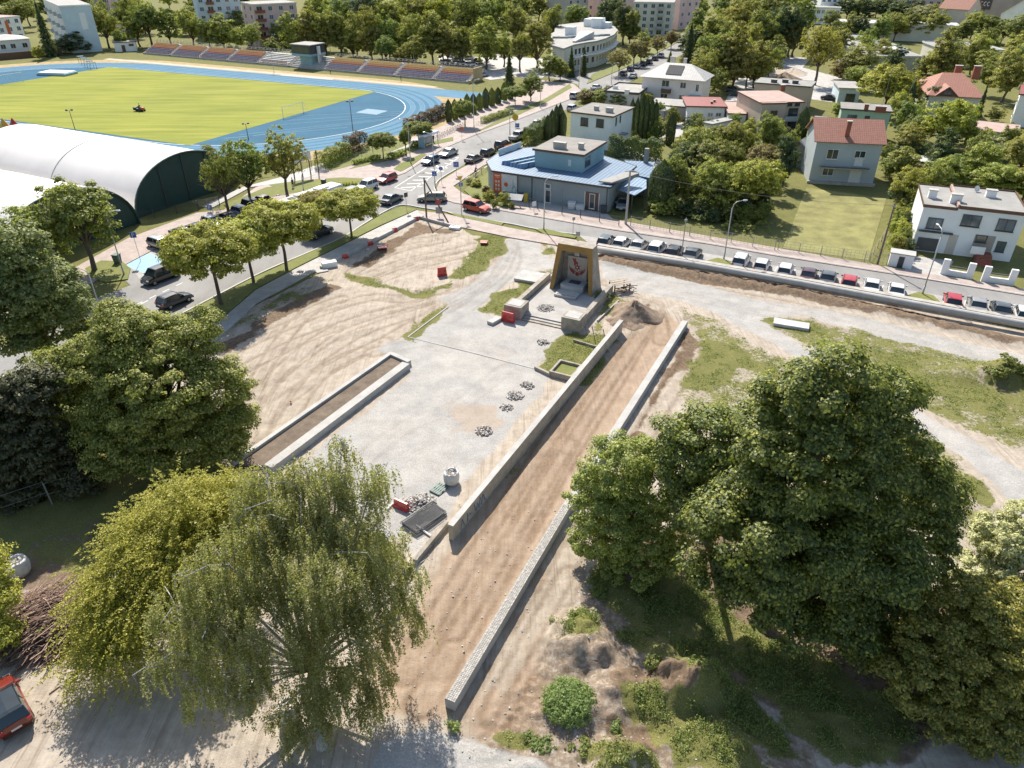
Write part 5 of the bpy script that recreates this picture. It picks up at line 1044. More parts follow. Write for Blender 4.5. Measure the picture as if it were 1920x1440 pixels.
for k in range(8):
    A_ = oval(R0+k*LW); B_ = oval(R0+(k+1)*LW); n = len(A_); mb.mi = 0 if k % 2 else 1
    mb.add([(q.x,q.y,.034) for q in A_]+[(q.x,q.y,.034) for q in B_], [(i, (i+1) % n+0, (i+1) % n+n, i+n) for i in range(n)])
mb.mi = 0; ch = [pit(20, R0, 0), pit(88, R0, 0), pit(88, R0+8*LW, 0), pit(20, R0+8*LW, 0)]; mb.add([(q.x,q.y,.031) for q in ch], [(0,1,2,3)])
struct(mb.obj('running_track', [M['track_light'], M['track_blue']]))
plain('lane_paint', (.26,.36,.44), .8, .1, 2, spec=.05); lane = MB(); inner_ = MB()
for k in range(9):
    mb = lane if k else inner_; w_ = .06 if k else .20; A_ = oval(R0+k*LW-w_); B_ = oval(R0+k*LW); n = len(A_)
    mb.add([(q.x,q.y,.038) for q in A_]+[(q.x,q.y,.038) for q in B_], [(i, (i+1) % n, (i+1) % n+n, i+n) for i in range(n)])
mb = lane
def wl(a, b_, w_=.1, z=.038): d = (b_-a); n = Vector((-d.y, d.x, 0)).normalized()*w_/2; mb.add([(q.x,q.y,z) for q in (a+n, a-n, b_-n, b_+n)], [(0,1,2,3)])
for t in (-12,-8,2,8,14): wl(pit(55, t-14), pit(76, t*.4+10), .12)
wl(pit(54,-26), pit(72,-6), .12); q = [pit(64,8,.036), pit(70,8,.036), pit(70,13,.036), pit(64,13,.036)]; mb.add(q, [(0,1,2,3)])
struct(inner_.obj('lane_lines', M['white_paint'])); struct(lane.obj('lane_lines', M['lane_paint'])); struct(mb.obj('lane_lines', M['white_paint'])) if False else None
slab('ground', [pit(52.5,-PW/2), pit(52.5,PW/2), pit(-52.5,PW/2), pit(-52.5,-PW/2)], .045, 'pitch', z0=0, world=True)
slab('path', [pit(40, R0+8*LW+1), pit(64, R0+8*LW+1), pit(64, R0+8*LW+3), pit(-70, R0+8*LW+3.2), pit(-70, R0+8*LW+.6)], .026, 'sand_pale', z0=0, world=True)
slab('path', [pit(10, R0+7.6*LW), pit(30, R0+7.6*LW), pit(27, R0+8*LW+2.6), pit(8, R0+8*LW+2.6)], .041, 'sand_pale', z0=0, world=True)
# football goals with nets
net = plain('net', (.55,.56,.56), .8, .1, 2)
def goal(a, p0, sgn, label):
    o = pit(a, p0); root = empty('football_goal', o, math.atan2(pp.y, pp.x), label, 'goal', 'football goals'); r = .07
    MB().tube([(-3.66,0,0),(-3.66,0,2.44)], r, 6).obj('goalpost', M['trim_white'], root); MB().tube([(3.66,0,0),(3.66,0,2.44)], r, 6).obj('goalpost', M['trim_white'], root); MB().tube([(-3.66,0,2.44),(3.66,0,2.44)], r, 6).obj('crossbar', M['trim_white'], root)
    nm = MB(); s_ = sgn*1.8
    for i in range(13): x = -3.66+i*.61; nm.tube([(x,0,2.44),(x,s_*.5,2.3),(x,s_,0)], .012, 3, cap=False)
    for i in range(5): z = i*.5; y = s_*(1-z/2.4*.5); nm.tube([(-3.66,0,z),(-3.66,y,z),(3.66,y,z),(3.66,0,z)], .012, 3, cap=False)
    nm.obj('net', M['net'], root)
g0 = G(550,216); a0 = -(g0-PC).dot(pa); goal(52.3, (g0-PC).dot(pp), -1, 'white football goal at the near end of the pitch'); goal(-52.3, 0, 1, 'white football goal at the far left end of the pitch')
plain('mat_blue', (.25,.42,.50), .7, .06, 1); plain('mat_white', (.68,.69,.68), .7, .05, 1)
o = G(108,140); rt = empty('landing_mat', o, math.radians(-10), 'pale blue and white high jump landing mat at the far left', 'landing mat'); MB().b2(-5,5,-3,3,0,.75).obj('foam_block', M['mat_blue'], rt, bevel=.25); MB().b2(-4.6,4.6,-2.7,2.7,.76,.95).obj('cover', M['mat_white'], rt, bevel=.1)
for i in range(5):
    o = G(154+i*5.6, 118+i*3.2); rt = empty('hurdle_cart', o, .6, f'dark stacked hurdle frame, {ORD[i]} from the left on the far track', 'hurdle', 'stacked hurdles on the far track'); MB().tube([(-.9,0,0),(-.9,.2,2.2),(.9,.2,2.2),(.9,0,0)], .06, 5).obj('frame', M['trim_dark'], rt); MB().b2(-1,1,.15,.25,1.9,2.25).obj('bar', M['trim_white'], rt)
# grandstand
plain('seat_orange', (.56,.29,.11), .5, .1, 2); plain('seat_red', (.46,.13,.08), .5, .1, 2); plain('seat_blue', (.16,.21,.33), .5, .1, 2); plain('seat_yellow', (.60,.42,.12), .5, .1, 2); plain('rail_red', (.40,.12,.09), .5, .1, 2)
S0 = G(268,101); S1 = G(879,157); sdv = S1-S0; SL = sdv.length; srz = math.atan2(sdv.y, sdv.x); st_ = empty('grandstand', S0, srz, 'long low grandstand with orange, red and blue seat rows beside the track', 'grandstand')
NR = 8; rr_ = .85; zr_ = .36
mb = MB()
for r in range(NR): mb.b2(0, SL, r*rr_, (r+1)*rr_ if r < NR-1 else NR*rr_+.8, -.1, .5+r*zr_)
mb.obj('terrace', M['concrete_pale'], st_)
secs = []; x = 1.0
while x < SL-8: secs.append((x, min(x+12.5, SL-1))); x += 14
u_box0 = (G(528,131)-S0).dot(sdv)/SL; u_box1 = (G(585,131)-S0).dot(sdv)/SL
for i, (x0, x1) in enumerate(secs):
    if x1 > u_box0-2 and x0 < u_box1+1: continue
    frac = (x0+x1)/2/SL; bare = .36 < frac < .52
    for r in range(NR-1):
        mt = 'trim_white' if bare else (['seat_blue','seat_blue','seat_blue','seat_red','seat_orange','seat_yellow' if frac > .62 else 'seat_orange','seat_yellow' if frac > .62 else 'seat_orange'][r])
        sm = MB(); yb = r*rr_+.35; zb = .5+r*zr_; n = int((x1-x0)/.56)
        if bare: sm.b2(x0, x1, yb, yb+.35, zb+.3, zb+.38)
        else:
            for k in range(n): xx = x0+k*.56; sm.b2(xx, xx+.44, yb, yb+.38, zb+.28, zb+.34); sm.b2(xx, xx+.44, yb+.34, yb+.4, zb+.34, zb+.66)
        sm.obj('seat_row', M[mt], st_)
    sm = MB(); 
    for r in range(NR*2): sm.b2(x1+.25, x1+1.25, r*rr_/2, r*rr_/2+.42, -.1+(.3 if r % 2 else 0), .5+(r//2)*zr_+(.21 if r % 2 else .02))
    sm.obj('stair', M['concrete_pale'], st_)
    rl = MB(); rl.tube([(x0,-.05,.5),(x0,-.05,1.5),(x1,-.05,1.5),(x1,-.05,.5)], .05, 4); rl.tube([(x0,-.05,1.0),(x1,-.05,1.0)], .035, 4)
    for k in range(1, 6): xx = x0+(x1-x0)*k/6; rl.tube([(xx,-.05,.5),(xx,-.05,1.5)], .035, 4)
    rl.obj('front_railing', M['rail_red'], st_)
    rl = MB(); y = NR*rr_+.6; zt = .5+(NR-1)*zr_
    rl.tube([(x0-1,y,zt+1.1),(x1+.4,y,zt+1.1)], .05, 4); rl.tube([(x0-1,y,zt+.6),(x1+.4,y,zt+.6)], .04, 4)
    k = x0-1
    while k < x1+.4: rl.tube([(k,y,zt),(k,y,zt+1.1)], .04, 4); rl.tube([(k,y-.4,zt+.1),(k+.2,y-.5,zt+.9),(k+.9,y-.5,zt+.95),(k+1.1,y-.4,zt+.1)], .05, 4); k += 1.8
    rl.obj('rear_railing', M['metal_grey'], st_)
MB().b2(SL+.02, SL+.35, -.6, NR*rr_+.8, -.1, .9).b2(SL+.02, SL+.35, 2.5, NR*rr_+.8, .9, 3.8).obj('end_wall', plain('end_wall', (.50,.38,.22), .8, .1, 1), st_)
bx0, bx1 = u_box0+.3, u_box1-.6
MB().b2(bx0+2, bx1-1, 1.5, 6.5, .5, 3.9).obj('press_box_base', M['teal_wall_pale'], st_)
pb = MB().b2(bx0, bx1, .2, 7.2, 3.903, 6.9).obj('press_box', M['trim_dark'], st_); MB().b2(bx0-.1, bx1+.1, .05, 7.3, 3.7, 4.35).obj('band', M['mat_blue'], pb); MB().b2(bx0-.3, bx1+.3, -.1, 7.5, 6.903, 7.15).obj('roof', M['roof_pale'], pb); MB().b2(bx0+.4, bx1-.4, .12, .19, 4.7, 6.4).obj('window', M['glass'], pb)
MB().b2(bx1+.3, bx1+.8, 3, 4.2, .5, 6.5).obj('column', M['trim_white'], st_)
mb = MB()
for k in range(10): mb.b2(bx1+1+k*.3, bx1+1.28+k*.3, 3, 4.4, 3.8-k*.33, 3.9-k*.33)
mb.obj('outer_stair', M['metal_grey'], st_)
# boundary wall at the far left, mower
def wallrun(name, pts, th, h, mat, label, cat='wall', base=-.1, world=False, cap=None):
    o = strip(name, pts, th, base, h, mat, world=world, kind=False); tag(o, label, cat)
    if cap: strip('coping', pts, th+.1, h+.002, h+.08, cap, world=world, parent=o)
    return o
wallrun('boundary_wall', [(-120,124),(0,113),(118,103)], .3, 2.2, 'trim_brown', 'dark brown boundary wall at the far left end of the track')
def pipe_net_fence(name, a, b_, h, label, gap=3.0, mat='trim_dark', wires=5, r=.045, verticals=0, world=False):
    A = a if world else G(*a); B = b_ if world else G(*b_); d = B-A; L = d.length; root = empty(name, A, math.atan2(d.y, d.x), label, 'fence'); n = max(1, round(L/gap))
    for i in range(n+1): MB().b2(L*i/n-r, L*i/n+r, -r, r, -.1, h).obj('post', M[mat], root)
    mb = MB()
    for k in range(wires): z = h*(k+1)/wires-.03; mb.b2(0, L, -.012, .012, z-.012, z+.012)
    if verticals:
        for k in range(int(L/verticals)): mb.b2(k*verticals, k*verticals+.02, -.01, .01, .05, h-.05)
    mb.obj('mesh_panel', M[mat], root); return root
# ================================================================ MONUMENT
rm = math.radians(-26); MO = G(945,593); MX = Vector((math.cos(rm), math.sin(rm), 0)); MY = Vector((-math.sin(rm), math.cos(rm), 0))
mon = empty('monument', MO, rm, 'concrete monument portal with ochre edge and red flame emblem on its terrace', 'monument')
plain('ochre', (.33,.185,.05), .75, .16, .8, bmp=.2, world=False); plain('flame_red', (.26,.05,.035), .8, .2, 2); plain('panel_stone', (.42,.37,.33), .9, .12, 1.2, bmp=.2)
plain('concrete_old', (.33,.295,.25), .95, .3, 1.4, bmp=.6, fine=9, world=False); plain('terrace_stone', (.36,.345,.325), .9, .16, .8, bmp=.2)
H = 5.75; Q = lambda x, y, z: (x, y, z)
Lb = dict(x0=1.85, x1=7.35, tx0=2.35, tx1=6.65, y0=8.5, y1=11.5, ty0=9.6, ty1=11.0, t=.5, tt=.95)
def leg(x0, x1, tx0, tx1): return MB().hexa([Q(x0,Lb['y0'],.2),Q(x1,Lb['y0'],.2),Q(x1,Lb['y1'],.2),Q(x0,Lb['y1'],.2)],[Q(tx0,Lb['ty0'],H),Q(tx1,Lb['ty0'],H),Q(tx1,Lb['ty1'],H),Q(tx0,Lb['ty1'],H)])
leg(1.85, 2.30, 2.35, 2.8).obj('side_wall', M['concrete_old'], mon); leg(6.9, 7.35, 6.2, 6.65).obj('side_wall', M['concrete_old'], mon)
ty = lambda z: Lb['y0']+(Lb['ty0']-Lb['y0'])*(z-.2)/(H-.2); by = lambda z: Lb['y1']+(Lb['ty1']-Lb['y1'])*(z-.2)/(H-.2)
zl = H-.75; MB().hexa([Q(2.79,ty(zl),zl),Q(6.21,ty(zl),zl),Q(6.21,by(zl),zl),Q(2.79,by(zl),zl)],[Q(2.8,ty(H)-.002,H+.003),Q(6.2,ty(H)-.002,H+.003),Q(6.2,by(H),H+.003),Q(2.8,by(H),H+.003)]).obj('lintel', M['concrete_old'], mon)
MB().hexa([Q(2.25,by(.2)-.3,.2),Q(6.95,by(.2)-.3,.2),Q(6.95,by(.2)-.02,.2),Q(2.25,by(.2)-.02,.2)],[Q(2.8,by(zl)-.3,zl),Q(6.2,by(zl)-.3,zl),Q(6.2,by(zl)-.02,zl),Q(2.8,by(zl)-.02,zl)]).obj('back_wall', M['concrete_old'], mon)
fn = Vector((0, -(H-.2), (Lb['ty0']-Lb['y0']))).normalized()
mb = MB(); mb.plate([Q(1.85,ty(.2),.2),Q(2.33,ty(.2),.2),Q(2.9,ty(zl),zl),Q(6.1,ty(zl),zl),Q(6.87,ty(.2),.2),Q(7.35,ty(.2),.2),Q(6.65,ty(H),H),Q(2.35,ty(H),H)], fn, .05); mb.obj('ochre_facing', M['ochre'], mon)
px0, px1, pz0, pz1, py_ = 3.3, 5.75, 1.0, 4.05, 10.55
pan = MB().b2(px0, px1, py_, py_+.28, pz0-.6, pz1).obj('flame_panel', M['panel_stone'], mon); fl = MB(); pcx = (px0+px1)/2; pcz = 2.75
def fpoly(P): fl.plate([(pcx+x, py_-.003, pcz+z) for x, z in P], (0,-1,0), .03)
fpoly([(math.cos(math.pi/2+k*math.pi/6)*(.47 if k % 2 == 0 else .22), math.sin(math.pi/2+k*math.pi/6)*(.47 if k % 2 == 0 else .22)) for k in range(12)])
for sg in (-1, 1):
    for r_, w_, t0, t1 in ((1.0,.20,-1.2,.35),(.80,.13,-1.15,.05),(.62,.10,-1.3,-.1)):
        a = [(sg*r_*math.cos(t)*1.0, r_*.95*math.sin(t)-.05) for t in np.linspace(t0, t1, 8)]; b_ = [(sg*(r_-w_*math.sin(math.pi*min(1,(i+1)/7)))*math.cos(t), (r_-w_)*.95*math.sin(t)-.05) for i, t in enumerate(np.linspace(t0, t1, 8))]
        fpoly(a+b_[::-1][1:])
fpoly([(-.15,.35),(-.42,.2),(-.45,.55),(-.68,1.12),(-.35,.95),(-.22,1.2),(-.2,.8),(.12,.55)]); fpoly([(-.3,-.8),(0,-.55),(.32,-.82),(.1,-1.1),(-.12,-1.05)])
fl.obj('flame_emblem', M['flame_red'], pan); MB().wheel((pcx, py_-.05, pcz), .13, .06, 12).obj('disc', M['panel_stone'], pan)
MB().b2(4.1, 4.75, 10.4, 10.8, 4.15, 4.95).obj('carved_block', M['concrete_pale'], mon, bevel=.1)
al = MB(); P_ = [(3.35+2.5*0, 10.5)]+[(4.6+1.45*math.cos(t), 8.9+.55*math.sin(t)-.1) for t in np.linspace(math.pi*1.02, math.pi*1.98, 12)]+[(5.95, 10.5)]
al.prism(P_, .35, 1.15); al.obj('altar', M['concrete_pale'], mon, bevel=.05); MB().b2(3.95, 5.3, 9.3, 10.2, 1.153, 1.2).obj('bowl_plate', M['trim_dark'], mon)
MB().b2(3.2, 5.9, 6.7, 8.35, .33, .62).obj('altar_step', M['concrete_pale'], mon, bevel=.04); MB().b2(3.5, 5.7, 6.9, 7.0, .62, .68).obj('step_edge', M['concrete_old'], mon)
MB().b2(.9, 8.3, .9, 11.9, -.1, .33).obj('terrace', M['terrace_stone'], mon); MB().b2(2.2, 6.95, .45, .897, -.1, .2).obj('step', M['terrace_stone'], mon); MB().b2(2.2, 6.95, .0, .447, -.1, .1).obj('step', M['concrete_old'], mon)
for x0 in (0.05, 6.95):
    pd = MB().b2(x0, x0+2.1, -.1, 2.0, -.1, 1.5).obj('pedestal', M['concrete_old'], mon); MB().b2(x0+.25, x0+1.85, .2, 1.7, 1.503, 1.53).obj('top_recess', M['concrete_pale'], pd)
MB().b2(.25, .8, 2.003, 11.3, -.1, 1.05).obj('parapet', M['concrete_old'], mon); MB().b2(8.35, 8.9, 2.003, 11.3, -.1, 1.05).obj('parapet', M['concrete_old'], mon); MB().b2(-.15, .1, 2.3, 8.5, -.1, .5).obj('kerb_edge', M['concrete_old'], mon)
# ================================================================ WALLS AND EDGES ON THE SITE
plain('wall_beige', (.40,.355,.29), .9, .25, 1.2, bmp=.5, fine=8); lw = wallrun('concrete_wall', [(846,1013),(1163,622)], .36, 1.35, 'wall_beige', 'long weathered concrete wall with blue graffiti across the site', cap='concrete_pale')
A0 = G(852,1016); A1 = G(1168,626); dv = (A1-A0).normalized(); rz_ = math.atan2(dv.y, dv.x)
plain('graffiti_blue', (.06,.20,.34), .6, .2, 3); plain('graffiti_white', (.45,.5,.53), .6, .2, 3)
gq = G(845,1012)+Vector((dv.y,-dv.x,0))*.19
for name, mt, w_, dz in (('graffiti','graffiti_blue',.16,0),):
    k = MB(); x = 1.0
    for ch in ((0,0,.3,1,.6,0),(0,0,0,1,.5,.5,0,.5),(0,1,.25,0,.5,.8,.75,0,1,1),(0,0,.35,1,.7,0)):
        pts = [(x+ch[i]*.9, -.02, .3+ch[i+1]*.95) for i in range(0, len(ch), 2)]; k.tube([(p_[0], p_[1], .2+(p_[2]-.3)*.85) for p_ in pts], .07, 4); x += 1.0
    g_ = k.obj(name, M[mt], lw); g_.location = gq; g_.rotation_euler.z = rz_
def gabion(pts, wd, h, name, label, rows=True):
    A = G(*pts[0]); B = G(*pts[1]); d = B-A; L = d.length; root = empty(name, A, math.atan2(d.y, d.x), label, 'wall')
    if rows:
        MB().b2(0, L, -wd/2+.03, wd/2-.03, -.1, h-.04).obj('core', M['concrete_pale'], root); mb = MB(); rnd = random.Random(3); x = 0.0; s = .115
        while x < L:
            for j in range(5): y = -wd/2+.02+j*(wd-.04)/5; mb.box((x+s/2, y+(wd-.04)/10, h-.03+rnd.uniform(-.008,.01)), (s*.86, (wd-.04)/5*.86, .09), rnd.uniform(-.1,.1))
            for j in range(5): mb.box((x+s/2, wd/2-.02, h*(j+.4)/5), (s*.86, .09, h/5*.86), rnd.uniform(-.08,.08))
            x += s
        mb.obj('stone_setts', M['sett'], root)
    else: MB().b2(0, L, -wd/2, wd/2, -.1, h).obj('wall_body', M['concrete_pale'], root)
    return root
m, nt, b = newmat('sett'); g = nd(nt, 'ShaderNodeNewGeometry'); nt.links.new(ramp(nt, g.outputs['Random Per Island'], [(.1, (.33,.315,.295)), (.6, (.40,.385,.36)), (.95, (.48,.46,.43))]), b.inputs['Base Color']); b.inputs['Roughness'].default_value = .9
gabion([(845,1330),(1062,962)], .62, .78, 'stone_wall', 'pale stone sett wall running up from the bottom of the photo')
gabion([(1062,962),(1283,612)], .62, .72, 'stone_wall', 'smooth-topped pale stone wall in line beyond the trees', False)
wallrun('stone_kerb', [(437,878),(735,669)], .42, .55, 'concrete_pale', 'left stone edge of the long planted bed'); wallrun('stone_kerb', [(735,671),(768,686)], .5, .56, 'concrete_pale', 'short end wall of the long planted bed')
gabion([(505,885),(762,690)], .85, .6, 'stone_wall', 'wide pale stone wall along the right side of the long planted bed', False)
slab('ground', [(437,885),(737,675),(752,690),(500,885)], .28, 'asphalt') if False else None
plain('dark_soil', (.15,.115,.085), .98, .3, 1.2, bmp=.8, fine=7); o = slab('flower_bed_soil', [(440,880),(736,674),(756,686),(505,878)], .30, 'dark_soil')
wallrun('kerb_wall', [(602,505),(785,410),(852,427)], .38, .42, 'concrete_pale', 'white L-shaped kerb wall around the graded sand plot')
wallrun('pipe_wall', [(1120,470),(1300,500),(1500,535),(1700,572),(1920,613),(2080,645)], .75, .95, 'concrete', 'long low wall with rounded pale top along the parked cars', cap=None)
# rounded top
P = [G(x, y, .95) for x, y in ((1120,466),(1300,495),(1500,530),(1700,567),(1920,607),(2080,640))]
tb = MB().tube([q-Vector((0,0,.06)) for q in P], .40, 12).obj('rounded_top', M['concrete_pale'], bpy.data.objects['pipe_wall'], True)
strip('kerb', [(765,632),(880,660),(1004,692)], .09, -.1, .035, 'concrete_pale'); strip('kerb', [(765,632),(842,574)], .12, -.1, .05, 'concrete_pale'); wallrun('concrete_edge', [(1003,692),(1032,706)], .25, .35, 'concrete_old', 'short concrete edge beside the lawn square')
pl = empty('planter', G(1031,706), math.atan2(dv.y, dv.x), 'square concrete planter box against the long wall', 'planter')
for bx in ((0,2.6,-.1,.1),(0,2.6,-2.3,-2.1),(0,.2,-2.1,-.1),(2.4,2.6,-2.1,-.1)): MB().b2(bx[0],bx[1],bx[2],bx[3],-.1,.6).obj('side_wall', M['concrete_old'], pl)
MB().b2(.2,2.4,-2.1,-.1,-.1,.35).obj('planting', M['verge'], pl)
wallrun('concrete_edge', [(1075,640),(1143,660)], .12, .25, 'concrete_old', 'thin concrete edge across the lawn below the monument'); wallrun('concrete_edge', [(778,1058),(838,985)], .3, .45, 'concrete_old', 'low broken concrete edge beside the near end of the long wall')
for a_, b_, h_, w_, l in [((1120,603),(1160,565),.2,.12,'thin concrete rail lying right of the monument terrace')]: wallrun('concrete_rail', [a_, b_], w_, h_, 'concrete_pale', l)
def block(px, py, d, rz, mat, name, label, cat, z=0, tilt=(0,0), bev=.03, parts=None, group=None):
    q = G(px, py, z); o = MB().b2(-d[0]/2, d[0]/2, -d[1]/2, d[1]/2, 0, d[2]).obj(name, M[mat], None, bevel=bev); o.location = q; o.rotation_euler = (tilt[0], tilt[1], rz); return tag(o, label, cat, group)
block(618,500,(1.9,.9,.7),.5,'white_wall','concrete_block','white concrete block at the near end of the white kerb wall','block'); block(603,508,(1.5,1.2,.12),.5,'concrete_pale','concrete_slab','pale flat slab beside the white concrete block','slab'); block(853,429,(1.6,1.0,.35),-.3,'white_wall','concrete_slab','pale slab at the right tip of the white kerb wall','slab')
block(1000,523,(4.0,3.0,.35),-.4,'concrete_pale','concrete_slab','large pale slab on the grass left of the monument','slab'); block(1483,611,(3.7,1.5,.35),-.38,'roof_white','cover_plate','white ribbed cover plate in the grass beside the track','plate'); block(927,604,(1.6,.8,.35),.9,'concrete_pale','concrete_slab','small pale slab beside the left pedestal','slab')
# rubble heaps
m, nt, b = newmat('rubble'); g = nd(nt, 'ShaderNodeNewGeometry'); nt.links.new(ramp(nt, g.outputs['Random Per Island'], [(.1, (.22,.20,.18)), (.5, (.38,.355,.325)), (.9, (.56,.53,.50))]), b.inputs['Base Color']); b.inputs['Roughness'].default_value = .95
def heap(px, py, r, h, n, s, label, mat='rubble', name='rubble_pile', seed=1):
    rnd = random.Random(seed); mb = MB()
    for i in range(n):
        a = rnd.uniform(0, 6.283); t = rnd.random()**.6; z = h*(1-t)*rnd.uniform(.5,1); mb.box((r*t*math.cos(a), r*t*math.sin(a), z+s*.2), tuple(s*rnd.uniform(.4,1.2) for _ in range(3)), rnd.uniform(0,3), rnd.uniform(-.6,.6))
    o = mb.obj(name, M[mat]); o.location = G(px, py); return tag(o, label, 'rubble')
for i, (x, y, r, h, n, s, l) in enumerate([(788,946,1.25,.65,330,.16,'biggest rubble heap, beside the red barrier near the birch'),(908,808,.75,.22,120,.13,'small rubble heap on the tan stain of the plaza'),(950,764,.6,.2,80,.13,'small rubble heap, lowest of the three in a row'),(966,742,.8,.22,110,.15,'small rubble heap, middle of the three in a row'),(989,723,.7,.22,90,.14,'small rubble heap, topmost of the three in a row'),(1018,642,.65,.18,70,.14,'small rubble heap near the lawn edge below the terrace')]): heap(x, y, r, h, n, s, l, seed=i)
heap(1023,583,1.05,.22,200,.11,'dark gravel spot on the monument terrace', name='gravel_pile', seed=9).location.z = .33
def mound(px, py, r, h, label, seed, mat='dark_soil', name='soil_mound'):
    rg_ = np.random.default_rng(seed); n, k = 40, 14; vs = []; fs = []
    for i in range(k+1):
        for j in range(n):
            t = i/k; a = 2*math.pi*j/n; rr = r*t*(1+.22*math.sin(3*a+seed)+.1*math.sin(7*a)); z = h*(1-t)**1.15*(1+.5*(rg_.random()-.5)*(.3 if i else 0))+.12*(rg_.random()-.5)*(1 if 0 < i < k else 0); vs.append((rr*math.cos(a), rr*math.sin(a), z if i < k else -.1))
    for i in range(k):
        for j in range(n): fs.append((i*n+j, i*n+(j+1) % n, (i+1)*n+(j+1) % n, (i+1)*n+j)[::-1])
    o = MB().add(vs, fs).obj(name, M[mat], None, True); o.location = G(px, py); return tag(o, label, 'mound')
plain('clod_soil', (.24,.18,.13), .98, .35, 1.5, bmp=.9, fine=8)
mound(1188,592,3.0,1.9,'grey-brown soil mound between the monument and the dirt lane',2,'clod_soil'); mound(1178,602,2.0,.7,'low soil heap at the foot of the grey-brown mound',5,'clod_soil')
# big bags, pallet, fence panels, planks
bag = plain('bag_white', (.60,.60,.59), .8, .15, 3, bmp=.4)
def bigbag(px, py, s, label, fill='rubble', rz=0, cat='bag'):
    root = empty('bulk_bag', G(px, py), rz, label, cat); n = 20; prof = [(.42,0),(.52,.25),(.55,.6),(.50,.85),(.46,.95),(.40,.9),(.38,.72)]; mb = MB().lathe([(r*s, z*s) for r, z in prof], (0,0,0), n); rnd = random.Random(px)
    mb.v = [(x*(1+rnd.uniform(-.06,.06)), y*(1+rnd.uniform(-.06,.06)), z*(1+rnd.uniform(-.05,.05))) for x, y, z in mb.v]; mb.obj('sack', bag, root, True)
    f = MB()
    for i in range(60): a = rnd.uniform(0, 6.28); t = rnd.random()**.5*.36*s; f.box((t*math.cos(a), t*math.sin(a), .78*s+rnd.uniform(0,.08)), (.12,.1,.08), a)
    f.obj('contents', M[fill], root)
    for k in range(4): a = k*math.pi/2+.6; MB().tube([(.4*s*math.cos(a),.4*s*math.sin(a),.9*s),(.35*s*math.cos(a+.3),.35*s*math.sin(a+.3),1.15*s),(.42*s*math.cos(a+.5),.42*s*math.sin(a+.5),.9*s)], .025, 4).obj('loop', bag, root)
bigbag(847,905,1.15,'open white bulk bag full of stone on the plaza'); bigbag(40,1075,1.3,'white bulk bag beside the brushwood pile at the left edge'); bigbag(463,1300,1.1,'white bulk bag of stone, left one under the birch'); bigbag(546,1345,1.15,'white bulk bag of stone, right one under the birch')
def pallet(px, py, rz, label, mat, n=5, w_=1.2, l=.8, legs=True, name='pallet'):
    root = empty(name, G(px, py), rz, label, 'pallet')
    for i in range(n): MB().b2(-w_/2, w_/2, -l/2+i*l/(n-1)-.06, -l/2+i*l/(n-1)+.06, .12, .145).obj('slat', M[mat], root)
    for y in (-w_/2+.06, 0, w_/2-.06): MB().b2(y-.05, y+.05, -l/2-.06, l/2+.06, 0, .118).obj('bearer', M[mat], root)
plain('green_metal', (.10,.17,.15), .6, .15, 4); plain('wood_pale', (.42,.36,.28), .85, .25, 4); plain('wood_grey', (.26,.225,.19), .9, .3, 5)
pallet(823,918,.95,'dark green slatted pallet beside the bulk bag','green_metal'); pallet(1024,513,.0,'pale wooden pallet on the grass behind the monument','wood_pale', 4, 2.0, 1.2)
plain('panel_grey', (.16,.165,.17), .6, .1, 3); fp = empty('fence_panel_stack', G(752,985), math.radians(48), 'stack of wire fence panels lying beside the birch', 'fence panels')
for i in range(7):
    mb = MB(); z = .05+i*.055; mb.tube([(0,0,z),(2.9,0,z),(2.9,-1.6,z),(0,-1.6,z),(0,0,z)], .025, 4)
    for k in range(34): mb.b2(k*.084+.04, k*.084+.052, -1.6, 0, z-.006, z+.006)
    o = mb.obj('wire_panel', M['panel_grey'], fp); o.location = (random.uniform(-.1,.1), random.uniform(-.08,.08), 0)
for i, (a_, b_, l) in enumerate([((780,985),(808,1005),'white pole lying near the stacked fence panels'),((726,955),(738,942),'white plank leaning beside the red barrier by the birch')]):
    A = G(*a_, .1); B = G(*b_, .1); tag(MB().tube([A, B], .07, 6).obj('pole' if i == 0 else 'plank', M['trim_white']), l, 'pole' if i == 0 else 'plank')
# wire crate of timber right of the monument
cr = empty('timber_crate', G(1161,543), .35, 'open crate of broken timber right of the monument', 'crate'); rnd = random.Random(4)
for x in (-1, 1):
    for y in (-.7, .7): MB().b2(x-.06, x+.06, y-.06, y+.06, 0, 1.0).obj('post', M['trim_brown'], cr)
for i in range(9): MB().box((0, -.7+i*.175, 1.0+rnd.uniform(-.04,.05)), (2.2+rnd.uniform(-.2,.3), .13, .05), rnd.uniform(-.06,.06)).obj('slat', M['wood_pale'], cr)
for i in range(12): MB().box((rnd.uniform(-.6,1.4), -.9+rnd.uniform(-.5,.4), .4+rnd.uniform(-.2,.3)), (1.4,.07,.07), rnd.uniform(-1,1), 0, rnd.uniform(-.5,.5)).obj('timber', M['trim_brown'], cr)
